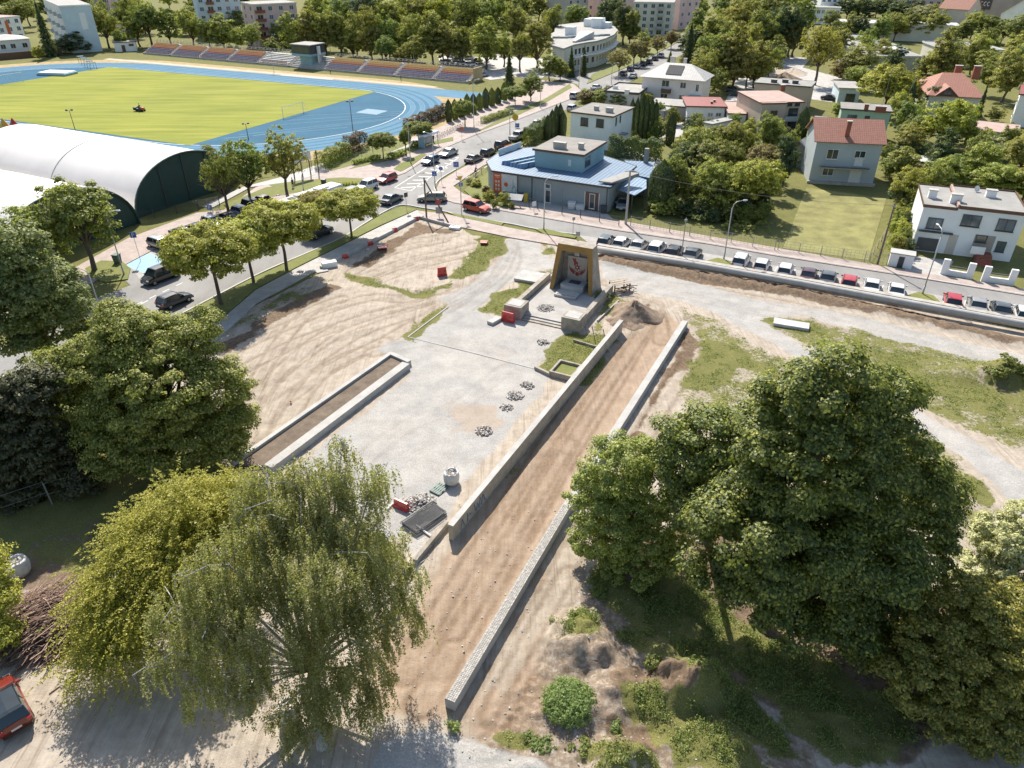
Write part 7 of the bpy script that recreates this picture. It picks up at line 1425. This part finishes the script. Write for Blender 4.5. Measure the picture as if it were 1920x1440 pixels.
p1 = pole(1173,421,319,.17,'pole_concrete','thick pale concrete pole at the corner of the teal building yard', True); pole(1276,490,409,.07,'metal_grey','thin metal pole between the parked black cars'); p2 = pole(1645,496,382,.11,'pole_wood','dark wooden pole at the end of the lawn fence'); p4 = pole(1241,112,84,.1,'pole_wood','short wooden pole near the far parked cars') if False else None
pole(994,262,232,.12,'pole_wood','short wooden pole behind the clipped hedge'); pole(1052,262,250,.05,'metal_grey','thin pole beside the white cube house') if False else None
ap = empty('braced_pole', G(800,411), 0, 'A-shaped braced wooden pole at the tip of the kerb wall', 'pole'); hh = hgt(G(800,411), 333); q2 = G(842,419)-G(800,411)
MB().tube([(0,0,-.1),(0,0,hh)], .14, 8, .10).obj('shaft', M['pole_wood'], ap); MB().tube([(q2.x,q2.y,-.1),(.08,0,hh-.4)], .12, 8, .10).obj('brace', M['pole_wood'], ap)
def wire(a, b_, label, sag=.8):
    P = [Vector(a).lerp(Vector(b_), t)-Vector((0,0,4*sag*t*(1-t))) for t in np.linspace(0, 1, 14)]; tag(MB().tube(P, .018, 3).obj('overhead_wire', M['trim_dark']), label, 'wire')
t1 = p1[1]+Vector((0,0,p1[2]-.1)); t2 = p2[1]+Vector((0,0,p2[2]-.2)); wire(t1, t2, 'overhead wire from the concrete pole to the dark wooden pole', 1.0)
wire(t1, Vector((G(1117,337).x+0, G(1117,337).y, 5.2)), 'overhead wire from the concrete pole to the teal building', .4)
# floodlight masts
for x, y, ty, l in ((664,265,190,'floodlight mast with two lamps inside the track bend'),(144,253,207,'floodlight mast at the near left side of the pitch'),(621,108,62,'thin mast behind the grandstand right of the press box'),(777,128,82,'thin mast behind the right part of the grandstand'),(466,262,232,'small floodlight mast left of the loose trees') ,(283,80,30,'thin mast behind the left part of the grandstand'),(426,92,52,'thin mast left of the press box'),(514,136,98,'thin pole in front of the press box')):
    b_ = G(x, y); h = hgt(b_, ty); root = empty('floodlight_mast', b_, .4, l, 'mast', 'slim masts round the stadium'); MB().tube([(0,0,-.1),(0,0,h)], .09, 6, .05).obj('pole', M['lamp_pole' if y < 140 else 'trim_dark'], root); MB().box((0,0,h-.05), (1.3,.07,.07)).obj('crossbar', M['trim_dark'], root)
    for s in (-.5,.5): MB().box((s,-.12,h+.1), (.42,.22,.32), rx=.5).obj('floodlight', M['trim_dark'], root)
for i, (x, y) in enumerate([(517,92),(602,102),(661,108),(724,115),(788,121),(368,76),(412,80)]):
    b_ = G(x, y); root = empty('globe_lamp', b_, 0, f'twin globe lamp, {ORD[i]} in the list of those behind the grandstand', 'street lamp', 'twin globe lamps behind the grandstand'); root['label'] = 'twin white globe lamp on a slim pole behind the grandstand'; h = 4.8
    MB().tube([(0,0,0),(0,0,h)], .07, 6).tube([(-.5,0,h),(.5,0,h)], .04, 5).obj('pole', M['lamp_pole'], root)
    for s in (-.5,.5): MB().ball((s,0,h+.25), .28, 8, 6).obj('globe', M['trim_white'], root, True)
# signs
paint('sign_blue', (.02,.12,.42), .4); paint('sign_yellow', (.65,.40,.03), .4)
def sign(bx, by, ty, shape, mat, label, rz=0, w_=.75, marks=None, name='road_sign', h=None):
    b_ = G(bx, by); h = h or hgt(b_, ty); root = empty(name, b_, rz, label, 'sign'); MB().tube([(0,0,-.1),(0,0,h)], .035, 6).obj('post', M['lamp_pole'], root); k = MB()
    if shape == 'sq': k.b2(-w_/2, w_/2, -.07, -.04, h-w_, h)
    elif shape == 'disc': k.wheel((0,-.06,h-w_/2), w_/2, .03, 18)
    elif shape == 'tri': k.plate([(-w_/2,-.04,h),(w_/2,-.04,h),(0,-.04,h-w_*.87)], (0,-1,0), .03)
    elif shape == 'dia': k.plate([(-w_*.6,-.04,h-w_*.6),(0,-.04,h-w_*1.2),(w_*.6,-.04,h-w_*.6),(0,-.04,h)], (0,-1,0), .03)
    pl_ = k.obj('plate', M[mat], root)
    if marks == 'arrows': MB().b2(-.25,-.17,-.085,-.072,h-w_*.8,h-w_*.3).b2(.1,.18,-.085,-.072,h-w_*.7,h-w_*.2).b2(-.3,-.1,-.085,-.072,h-w_*.45,h-w_*.35).obj('symbol', M['trim_white'], pl_)
    if marks == 'P': MB().b2(-.15,-.07,-.085,-.072,h-w_*.82,h-w_*.18).tube([(-.1,-.08,h-w_*.22),(.14,-.08,h-w_*.28),(.14,-.08,h-w_*.45),(-.1,-.08,h-w_*.5)], .035, 4).obj('letter', M['trim_white'], pl_)
    if marks == 'figure': MB().ball((0,-.08,h-w_*.25), .06, 6, 4).tube([(0,-.08,h-w_*.3),(0,-.08,h-w_*.6),(-.12,-.08,h-w_*.85)], .035, 4).tube([(0,-.08,h-w_*.6),(.12,-.08,h-w_*.85)], .035, 4).obj('symbol', M['trim_white'], pl_)
    if marks == 'red': MB().b2(-w_*.38, w_*.38, -.085, -.072, h-w_*.62, h-w_*.38).obj('bar', M['barrier_red'], pl_)
    return root
sign(856,331,303,'sq','sign_blue','blue lane sign on a post beside the pavement near the cyclist',0,.95,'arrows'); sign(816,354,321,'sq','sign_blue','blue crossing sign on the lamp post island',0,.8,'figure'); sign(828,345,312,'disc','sign_blue','round blue sign right of the crossing sign',0,.7,'figure')
sign(865,404,330,'tri','sign_yellow','yellow give way sign with small blue plates by the garden',.3,.9); sign(866,402,342,'sq','sign_blue','small blue sign mounted below the yellow one',.3,.6,'figure')
sign(763,397,361,'sq','trim_dark','dark backside of a sign on the tip of the verge',.8,.7); sign(823,408,374,'disc','barrier_red','red and white round sign behind the braced pole',0,.8,'red'); sign(824,409,388,'sq','metal_grey','grey square sign back behind the braced pole',0,1.0)
sign(1074,441,407,'sq','metal_grey','narrow grey sign in front of the teal building',.5,.45); sign(1083,453,434,'sq','metal_grey','small dark plate on a short post left of the parked cars',0,.6); sign(264,490,435,'sq','sign_blue','parking sign on a blue foot beside the blue bay',.2,.75,'P'); sign(395,398,384,'sq','sign_blue','blue parking sign beside the slatted fence',0,.8,'P')
sign(970,240,253-22,'sq','sign_blue','blue sign above the yellow disc behind the roof hoarding',0,.9,'arrows'); sign(966,262,256-2,'disc','sign_yellow','round yellow advertising disc above the roof hoarding',0,1.3,h=5.2); sign(585,382,356,'disc','trim_dark','round sign back in front of the bus',.6,.8)
sign(866,262,228,'sq','banner_orange','orange info post beside the ball-crowned tree',0,.7,h=2.6) ; sign(1001,398,378,'sq','trim_white','white price board beside the yellow bin',.5,.7)
# entrance gate sign board
A = G(553,338); B = G(598,326); d = B-A; gt = empty('entrance_sign', A, math.atan2(d.y, d.x), 'large grey entrance sign board on four dark posts before the stadium', 'sign')
for i in range(4): x = d.length*i/3; MB().b2(x-.08,x+.08,-.08,.08,-.1,4.2).obj('post', M['trim_brown'], gt)
MB().b2(-.2,d.length*.75,-.14,-.085,2.9,4.4).obj('board', M['mat_white'], gt); MB().b2(.2,d.length*.6,-.16,-.143,3.6,3.75).b2(.2,d.length*.5,-.16,-.143,3.25,3.35).obj('lettering', M['metal_grey'], gt)
# bus shelter
A = G(797,281); sh = empty('bus_shelter', A, ANa, 'glass bus shelter with rounded pale roof beside the main road', 'shelter')
for x in (0,4.6):
    for y in (0,1.5): MB().b2(x-.05,x+.05,y-.05,y+.05,0,2.5).obj('post', M['lamp_pole'], sh)
MB().b2(0,4.6,1.46,1.5,.3,2.2).obj('rear_glass', M['glass_pale'], sh); MB().b2(-.02,.02,.1,1.4,.3,2.2).obj('poster_panel', M['mat_blue'], sh)
rf = MB(); rf.hexa([(-.4,-.4,2.5),(5,-.4,2.5),(5,1.9,2.5),(-.4,1.9,2.5)],[(-.2,-.1,2.85),(4.8,-.1,2.85),(4.8,1.6,2.85),(-.2,1.6,2.85)]); rf.obj('roof', M['lamp_clear'], sh, bevel=.1); MB().b2(.8,3.8,1.0,1.35,.42,.48).obj('bench', M['wood_pale'], sh)
# bins and boxes
def bin_(px, py, mat, label, w_=.6, h_=1.05, rz=-.2):
    r = empty('waste_bin', G(px, py), rz, label, 'bin'); MB().hexa([(-w_*.42,-w_*.42,.05),(w_*.42,-w_*.42,.05),(w_*.42,w_*.42,.05),(-w_*.42,w_*.42,.05)],[(-w_/2,-w_/2,h_),(w_/2,-w_/2,h_),(w_/2,w_/2,h_),(-w_/2,w_/2,h_)]).obj('body', M[mat], r, bevel=.03); MB().b2(-w_/2-.03,w_/2+.03,-w_/2-.03,w_/2+.03,h_+.003,h_+.09).obj('lid', M[mat], r)
plain('bin_yellow', (.55,.40,.05), .5, .1, 3); plain('bin_green', (.06,.11,.09), .6, .1, 3)
bin_(986,379,'bin_yellow','yellow wheeled bin beside the teal building wall',.7,1.3); bin_(976,377,'trim_dark','black wheeled bin left of the yellow bin',.8,1.2); bin_(1131,400,'trim_dark','dark bin right of the brown entrance',.9,1.1); bin_(1072,391,'trim_white','white box-shaped container by the entrance',1.2,1.0); bin_(1088,393,'mat_white','low white box right of the white container',1.4,.7); bin_(222,494,'bin_green','dark green litter bin on the round verge',.8,1.2); bin_(608,350,'trim_dark','black litter bin on the pink square',.7,1.2); bin_(918,258,'trim_white','white bollard bin by the road',.4,.8) if False else None
# info board by the bushes
ib = empty('info_board', G(965,387), -.3, 'slanted grey information stand beside the clipped bushes', 'stand'); 
for x in (-.8,.8): MB().b2(x-.06,x+.06,-.06,.06,0,1.3).obj('leg', M['metal_grey'], ib)
MB().box((0,0,1.5), (2.6,1.3,.08), rx=.5).obj('panel', M['roof_white'], ib)
# play tents behind the hall
for x, y, mt, l in ((18,262,'sign_yellow','yellow peaked play tent behind the white hall'),(36,262,'barrier_red','red peaked play tent behind the white hall')):
    r = empty('play_tent', G(x, y), 0, l, 'tent'); MB().lathe([(1.6,0),(1.6,1.6)], n=8).obj('side_wall', M['mat_white'], r); MB().lathe([(1.9,1.62),(1.0,2.7),(.05,4.4)], n=8).obj('roof', M[mt], r)
# heap of spoil and sacks behind the far houses
mound(1470,150,5,2.2,'brown gravel mound behind the wide grey-roofed house',7,'clod_soil')
for i, (x, y, l) in enumerate([(1452,134,'pale sand heap left of the brown gravel mound'),(1488,138,'pale sand heap right of the brown gravel mound')]): mound(x, y, 5, 1.8, l, 11+i, 'sand_pale')
# ================================================================ NEAR TREES
def lob(L, flat=.85):
    out = []
    for x, y, r, Yd in L: c = PY(x, y, Yd); q = r/ppm(c); out.append((tuple(c), (q, q*1.0, q*flat)))
    return out
def big_tree(name, L, base, r, leaf, label, n, size, clump, per=60, inner=.25, seed=1, squash=.8, low=-.8, asp=.62, bark='bark', flat=.85, cat='tree'):
    LL = lob(L, flat); b_ = G(*base); root = empty(name, b_, 0, label, cat)
    V = crown(LL, n, size, clump, per, inner, seed, asp, squash, low); V = V-np.array(b_)
    V[:, 2] = np.maximum(V[:, 2], .05)
    c = bpy.data.objects.new('crown', quad_mesh('crown', V, M[leaf])); C.objects.link(c); c.parent = root
    t = trunk_mesh('trunk', (0,0,0), [(tuple(Vector(c_)-b_), q) for c_, q in LL], r, M[bark], seed, 10); t = bpy.data.objects.new('trunk', t); C.objects.link(t); t.parent = root
    return root, LL
big_tree('maple_tree', [(1560,720,80,30),(1490,745,62,30),(1640,765,72,30.5),(1455,800,58,31),(1525,850,120,29.5),(1650,880,100,30.5),(1725,930,62,31),(1440,910,80,30.5),(1385,990,75,28.5),(1480,1010,105,28),(1600,1030,110,28.5),(1705,1020,75,30),(1340,1065,48,28.6),(1430,1100,64,27.7),(1560,1125,84,28),(1665,1125,74,28.8),(1490,1165,48,27.4),(1610,1185,52,27.6),(1690,740,30,31)], (1425,1168), .45, 'leaf_maple', 'large dark green maple dominating the right half', 250000, .205, .80, 250, .15, 3)
big_tree('maple_tree', [(1340,835,70,34),(1290,870,55,34.5),(1390,860,60,34),(1310,940,60,33),(1370,930,60,32.5),(1265,820,35,35)], (1330,1030), .25, 'leaf_maple', 'mid green tree squeezed between the dark maple and the lighter round tree', 70000, .19, .70, 210, .15, 4)
big_tree('broadleaf_tree', [(1165,870,62,36),(1120,925,52,36),(1205,930,62,35.5),(1150,975,72,35),(1230,1000,55,34.5),(1110,1005,42,35.5),(1190,1045,60,34.2),(1255,1040,35,34),(1215,860,40,36.5)], (1180,1085), .25, 'leaf_olive2', 'lighter round tree at the end of the sett wall', 100000, .155, .52, 190, .15, 5)
big_tree('maple_tree', [(1815,1140,62,26),(1885,1160,70,26),(1745,1195,52,25),(1820,1240,88,24.3),(1915,1265,85,24.5),(1735,1285,58,23.4),(1840,1330,75,22.8),(1685,1240,40,24.5),(1925,1350,60,23),(1770,1345,42,22.4)], (1790,1330), .25, 'leaf_golden', 'yellow-tipped maple at the lower right corner', 130000, .165, .50, 180, .15, 6)
big_tree('blossoming_tree', [(1880,1010,52,33),(1925,1060,70,32),(1850,1085,48,31.5),(1935,985,50,33.5),(1900,1120,50,31)], (1900,1130), .18, 'leaf_blossom', 'pale blossoming tree at the right edge', 60000, .155, .42, 150, .15, 7)
big_tree('linden_tree', [(250,640,62,47),(335,655,60,48),(180,690,66,46.5),(405,730,58,47),(290,735,100,45.5),(435,790,38,46),(150,780,58,45.5),(235,815,80,44.5),(335,820,80,45),(415,820,48,45.5),(115,690,38,47),(375,610,30,49),(220,600,35,48)], (300,905), .42, 'leaf_linden', 'broad green linden left of the sandy plot', 250000, .195, .75, 220, .15, 8)
big_tree('broadleaf_tree', [(25,470,55,56),(75,540,62,56),(0,590,75,56),(120,580,45,57),(60,640,40,56),(-60,520,80,56),(145,620,22,57)], (60,745), .35, 'leaf_pale2', 'loose tall tree with pale leaves at the left edge', 80000, .27, .85, 90, .3, 9)
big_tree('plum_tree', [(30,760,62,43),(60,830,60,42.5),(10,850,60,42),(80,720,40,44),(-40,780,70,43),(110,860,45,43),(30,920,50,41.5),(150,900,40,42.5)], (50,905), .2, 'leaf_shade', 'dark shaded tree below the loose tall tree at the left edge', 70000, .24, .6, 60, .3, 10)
big_tree('honey_locust', [(335,950,62,32),(270,1010,60,30.5),(405,945,52,33),(215,1085,58,28.5),(330,1050,75,29.5),(420,1020,50,31),(170,1170,55,26.5),(270,1140,70,27.5),(345,1130,50,28),(220,1215,50,25.8),(445,905,32,34.5),(150,1225,36,25.6)], (250,1225), .2, 'leaf_feather', 'feathery yellow-green tree left of the weeping birch', 2, .13, .75, 60, .3, 11, .35, -.9, .5)
big_tree('bush', [(-5,1120,32,29),(-10,1190,38,27.5),(-30,1060,40,30)], (0,1190), .08, 'leaf_feather', 'yellow-green bush at the left edge beside the brushwood', 16000, .15, .5, 45, .35, 12, .5)
# feathery sprays of the honey locust
def sprays(L, n, size, per, seed, l0=.9, l1=3.0, spread=.12):
    rng = np.random.default_rng(seed); out = []; ar = np.array([q[0]**2 for c_, q in L]); cnt = (ar/ar.sum()*n).astype(int)
    for (c_, q), k in zip(L, cnt):
        u = unit(k, rng); u[:, 2] = u[:, 2]*.8+.15; s0 = np.array(c_)+u*np.array(q)*rng.uniform(.25,.85,k)[:, None]; d = u*np.array([1,1,.35])+unit(k, rng)*.35; d /= np.linalg.norm(d, axis=1, keepdims=True); Ld = rng.uniform(l0, l1, k)
        idx = np.repeat(np.arange(k), per); t = rng.random(len(idx)); w_ = (spread*(1.25-t))[:, None]
        p = s0[idx]+d[idx]*(t*Ld[idx])[:, None]+rng.normal(size=(len(idx),3))*w_*np.array([1,1,.4]); p[:, 2] -= .18*(t*Ld[idx])**2
        out.append(leaf_quads(p, unit(len(idx), rng)*.6+np.array([0,0,.9]), size, .5, rng))
    return np.concatenate(out)
hl_root = bpy.data.objects['honey_locust']; hc = [c for c in hl_root.children if c.name.startswith('crown')][0]
HL = lob([(335,950,56,32),(270,1010,52,30.5),(400,945,48,33),(215,1085,50,28.5),(330,1050,66,29.5),(420,1020,44,31),(190,1160,40,27),(270,1140,60,27.5),(345,1130,44,28),(215,1215,40,25.8),(445,905,24,34.5),(165,1235,26,25.6)])
Vh = sprays(HL, 4200, .135, 42, 77)-np.array(hl_root.location); hc.data = quad_mesh('crown', Vh, M['leaf_feather'])
# weeping birch: strands of small leaves hanging from arching limbs
BL = lob([(640,850,32,28.5),(600,890,50,28),(560,930,70,27.5),(655,955,70,27.5),(480,980,75,26.5),(715,1030,48,27.5),(600,1040,110,25.5),(430,1060,70,25),(700,1120,72,25.5),(520,1150,100,24),(640,1200,95,24),(405,1170,62,23.4),(750,1160,42,26),(600,1290,60,22.6),(345,1225,40,23.2),(690,1260,50,24),(560,1330,50,22.4),(640,1320,50,22.6),(440,1250,60,22.8),(380,1090,50,24.5),(770,1090,35,26.8),(500,900,40,28),(700,900,36,28.6),(330,1150,45,24.2),(310,1240,36,23.2),(390,1285,40,22.4),(470,1310,36,22.1)])
bb = G(604,1400); root = empty('weeping_birch', bb, 0, 'weeping birch with white limbs at the lower centre left', 'tree'); rng = np.random.default_rng(21); out = []; twig = MB()
ar = np.array([q[0]**2 for c_, q in BL]); cnt = (ar/ar.sum()*5000).astype(int)
for (c_, q), k in zip(BL, cnt):
    for _ in range(k//7):                   # a bundle: seven strands sharing a twig
        u = unit(1, rng)[0]; u[2] = abs(u[2])*.95-.25*(rng.random() < .3); sb_ = np.array(c_)+u*np.array(q)*rng.uniform(.5,1.15); Lb = rng.uniform(.9, 3.3)
        for _s in range(7):
            s0 = sb_+rng.normal(size=3)*np.array([.20,.20,.14]); Ld = Lb*rng.uniform(.45,1.1); nl = int(Ld*26)+4
            t = np.sort(rng.random(nl)); sway = u[:2]*.4
            p = np.stack([s0[0]+sway[0]*np.sqrt(t)*Ld*.5+rng.normal(size=nl)*.05, s0[1]+sway[1]*np.sqrt(t)*Ld*.5+rng.normal(size=nl)*.05, s0[2]-t*Ld+rng.normal(size=nl)*.03], 1)
            p = p[p[:, 2] > .5]
            if len(p): out.append(leaf_quads(p, unit(len(p), rng)+np.array([0,-.2,.6]), .105, .6, rng))
V = np.concatenate(out)-np.array(bb); o = bpy.data.objects.new('crown', quad_mesh('crown', V, M['leaf_birch'])); C.objects.link(o); o.parent = root
o = bpy.data.objects.new('trunk', trunk_mesh('trunk', (0,0,0), [(tuple(Vector(c_)-bb), q) for c_, q in BL], .26, M['bark_birch'], 5, 10)); C.objects.link(o); o.parent = root
random.seed(9); lm = MB()
for c_, q in BL:
    for _ in range(3):
        s_ = Vector(c_)-bb+Vector((random.uniform(-.3,.3),)*3); e = s_+Vector((random.uniform(-1,1)*q[0], random.uniform(-1,1)*q[1], random.uniform(.2,.8)*q[2])); lm.tube([s_, (s_+e)/2+Vector((0,0,.3)), e, e+Vector((random.uniform(-.4,.4),random.uniform(-.4,.4),-.5))], [.035,.025,.015,.008], 5)
lm.obj('branches', M['bark_birch'], root)
# brushwood heap
random.seed(3); bw = MB(); c0 = G(105,1165); rt = empty('brushwood_pile', c0, 0, 'big heap of cut brown branches beside the yellow-green tree', 'brushwood'); plain('twig_dark', (.20,.13,.10), .95, .3, 3); plain('twig_pale', (.42,.31,.24), .95, .3, 3)
for k, mt in enumerate(('twig_dark','twig_pale')):
    mb = MB()
    for i in range(1500 if k == 0 else 420):
        a = random.uniform(0, 6.28); t = random.random()**.5; x, y = 3.6*t*math.cos(a), 2.9*t*math.sin(a); z = 1.7*(1-t*t)*random.uniform(.55,1.05)+.1; d = random.gauss(.75, .45); L_ = random.uniform(.5,1.5)
        p0 = Vector((x-math.cos(d)*L_, y-math.sin(d)*L_, max(.05, z-random.uniform(-.1,.35)))); p1_ = Vector((x+math.cos(d)*L_, y+math.sin(d)*L_, max(.05, z+random.uniform(-.25,.25))))
        mb.tube([p0, (p0+p1_)/2+Vector((random.uniform(-.1,.1),random.uniform(-.1,.1),random.uniform(0,.15))), p1_], [.03,.022,.008] if k == 0 else [.035,.03,.012], 3, cap=False)
    mb.obj('branches', M[mt], rt)
for i, (a_, b_, l) in enumerate([((92,1301),(110,1288),'left fallen stick on the sand below the brushwood'),((137,1313),(155,1310),'right fallen stick on the sand below the brushwood')]): tag(MB().tube([G(*a_,.05), G(*b_,.05)], .035, 5).obj('stick', M['twig_dark']), l, 'stick')
# blue tarpaulin glimpsed under the trees
plain('tarp', (.20,.30,.36), .6, .2, 2); rng_ = random.Random(8); mb = MB(); n = 10
for i in range(n+1):
    for j in range(n+1): mb.v.append((i*.42-2.1, j*.33-1.6, .55+.35*math.sin(i*.9)*math.cos(j*.7)+rng_.uniform(-.05,.05) if 0 < i < n and 0 < j < n else .02))
mb.f = [(i*(n+1)+j, (i+1)*(n+1)+j, (i+1)*(n+1)+j+1, i*(n+1)+j+1) for i in range(n) for j in range(n)]; mb.m = [0]*len(mb.f); o = mb.obj('tarpaulin', M['tarp'], None, True); o.location = G(262,1072); tag(o, 'pale blue tarpaulin glimpsed through the feathery tree', 'tarpaulin')
# shrubs and weeds on the rough ground
def lowbush(px, py, rpx, h, leaf, label, n=5000, size=.14, seed=1, dense=False):
    b_ = G(px, py); r = rpx/ppm(b_); rng = np.random.default_rng(seed); k = max(6, int(r*5)); L = [((rng.uniform(-.85,.85)*r, rng.uniform(-.7,.7)*r, h*.4*rng.uniform(.6,1.2)), (r*rng.uniform(.2,.5), r*rng.uniform(.2,.5), h*rng.uniform(.3,.7))) for _ in range(k+4)]
    if dense: L = [((.42*r*math.cos(a), .42*r*math.sin(a), h*.4), (r*.55, r*.55, h*.6)) for a in np.arange(0, 6.2, .9)]+[((0,0,h*.45), (r*.6,r*.6,h*.6))]
    V = crown(L, n, size, min(.22, h*.5), 30, .2, seed, .55, .8, -.2); V[:, :2] += (vnoise(V[:, 0]*3+50, V[:, 1]*3+50, 1, seed, 2)-.5)[:, None]*r*.0; V[:, 2] = np.maximum(V[:, 2], .02); o = bpy.data.objects.new('bush', quad_mesh('foliage', V, M[leaf])); C.objects.link(o); o.location = b_; return tag(o, label, 'bush')
lowbush(1066,1325,50,1.0,'leaf_weed','dense round green bush at the bottom right of the sett wall',22000,.10,2,True); lowbush(1225,1250,18,.8,'leaf_maple','small dark green bush among the soil heaps',2500,.13,3); lowbush(1890,715,42,2.0,'leaf_green','bushy mound of greenery at the right edge',9000,.2,4)
lowbush(1085,1195,45,.6,'leaf_weed','scattered weeds on the soil hump left of the dark shade',2600,.11,5); lowbush(1090,570,14,.9,'leaf_green','small weed clump behind the right leg of the monument',1500,.14,7) if False else None
lowbush(1128,560,14,1.0,'leaf_green','weed clump at the foot of the monument side wall',1600,.16,8); lowbush(850,1368,10,.5,'leaf_weed','tiny weed tuft at the near end of the sett wall',700,.1,9)
lowbush(1280,395,60,1.2,'leaf_green','rough weeds behind the light wire fence, left patch',6000,.2,14); lowbush(1390,425,50,1.0,'leaf_olive','rough weeds behind the light wire fence, right patch',5000,.2,15); lowbush(1330,412,40,1.3,'leaf_weed','rough weeds behind the light wire fence, middle patch',5000,.2,16)
random.seed(31)
for i, (x, y, r, h_, lf, l) in enumerate([(1195,1300,16,.5,'leaf_weed','weed clump just above the green band at the lower right'),(1150,1400,20,.5,'leaf_weed','weed clump above the bottom grass band'),(1085,1400,22,.4,'leaf_green','low weeds in the bottom grass band, right part'),(1010,1390,22,.4,'leaf_weed','low weeds in the bottom grass band, left part'),(1300,1225,26,.5,'leaf_green','weeds at the edge of the tree shade'),(1120,1110,18,.5,'leaf_green','weed clump below the lighter round tree'),(1040,1215,12,.4,'leaf_weed','tiny weeds left of the soil hump'),(1150,1365,12,.5,'leaf_weed','upright weeds beside the dense round bush')]):
    lowbush(x, y, r*1.15, h_*.45, lf, l, 1300+r*70, .085, 40+i)
# grass tufts as ground cover, denser where the ground mask is grassy
def tufts(name, n, x0, x1, y0, y1, size, hgt_, leaf, thr_, seed):
    rng = np.random.default_rng(seed); xs = rng.uniform(x0, x1, n); ys = rng.uniform(y0, y1, n); ix = np.clip(np.searchsorted(xx_, xs)-1, 0, nx_-2); iy = np.clip(np.searchsorted(yy_, ys)-1, 0, ny_-2)
    nz = vnoise(xs, ys, .9, 77, 4); g_ = wg[iy, ix]; keep = (g_+(nz-.5)*1.3 > thr_) & (sitew[iy, ix] > .5) & (wv[iy, ix] < .3); xs, ys, ix, iy = xs[keep], ys[keep], ix[keep], iy[keep]; z = Z[iy, ix]; k = len(xs); m = 5
    p = np.repeat(np.stack([xs, ys, z], 1), m, 0); p += rng.normal(size=p.shape)*np.array([size*.7, size*.7, 0]); p[:, 2] += rng.uniform(.1,1,len(p))*hgt_; nr = unit(len(p), rng)*.8+np.array([0,0,.8])
    o = bpy.data.objects.new(name, quad_mesh(name, leaf_quads(p, nr, size, .35, rng), M[leaf])); C.objects.link(o); o['kind'] = 'stuff'; o['label'] = {'grass':'short rough grass and weeds on the bare ground','weeds':'taller weeds on the rough soil at the lower right'}[name]; o['category'] = 'ground cover'; return o
tufts('grass', 150000, -30, 60, 17, 98, .13, .10, 'leaf_turf', .62, 5); tufts('weeds', 26000, 2, 26, 18, 36, .15, .32, 'leaf_weed', .80, 6)
# scattered stones and clods
random.seed(12); mb = MB(); rng = np.random.default_rng(33)
for _ in range(1500):
    x = rng.uniform(-6, 14); y = rng.uniform(19, 40); ix = np.searchsorted(xx_, x)-1; iy = np.searchsorted(yy_, y)-1
    if site[iy, ix] > 0: s_ = .02+.07*rng.random()**4; mb.box((x, y, Z[iy, ix]+s_*.3), (s_*rng.uniform(.7,1.4), s_, s_*.7), rng.uniform(0,3), rng.uniform(-.5,.5))
o = mb.obj('pebbles', M['sett']); o['kind'] = 'stuff'; o['label'] = 'loose stones and clods on the bare soil'; o['category'] = 'stones'
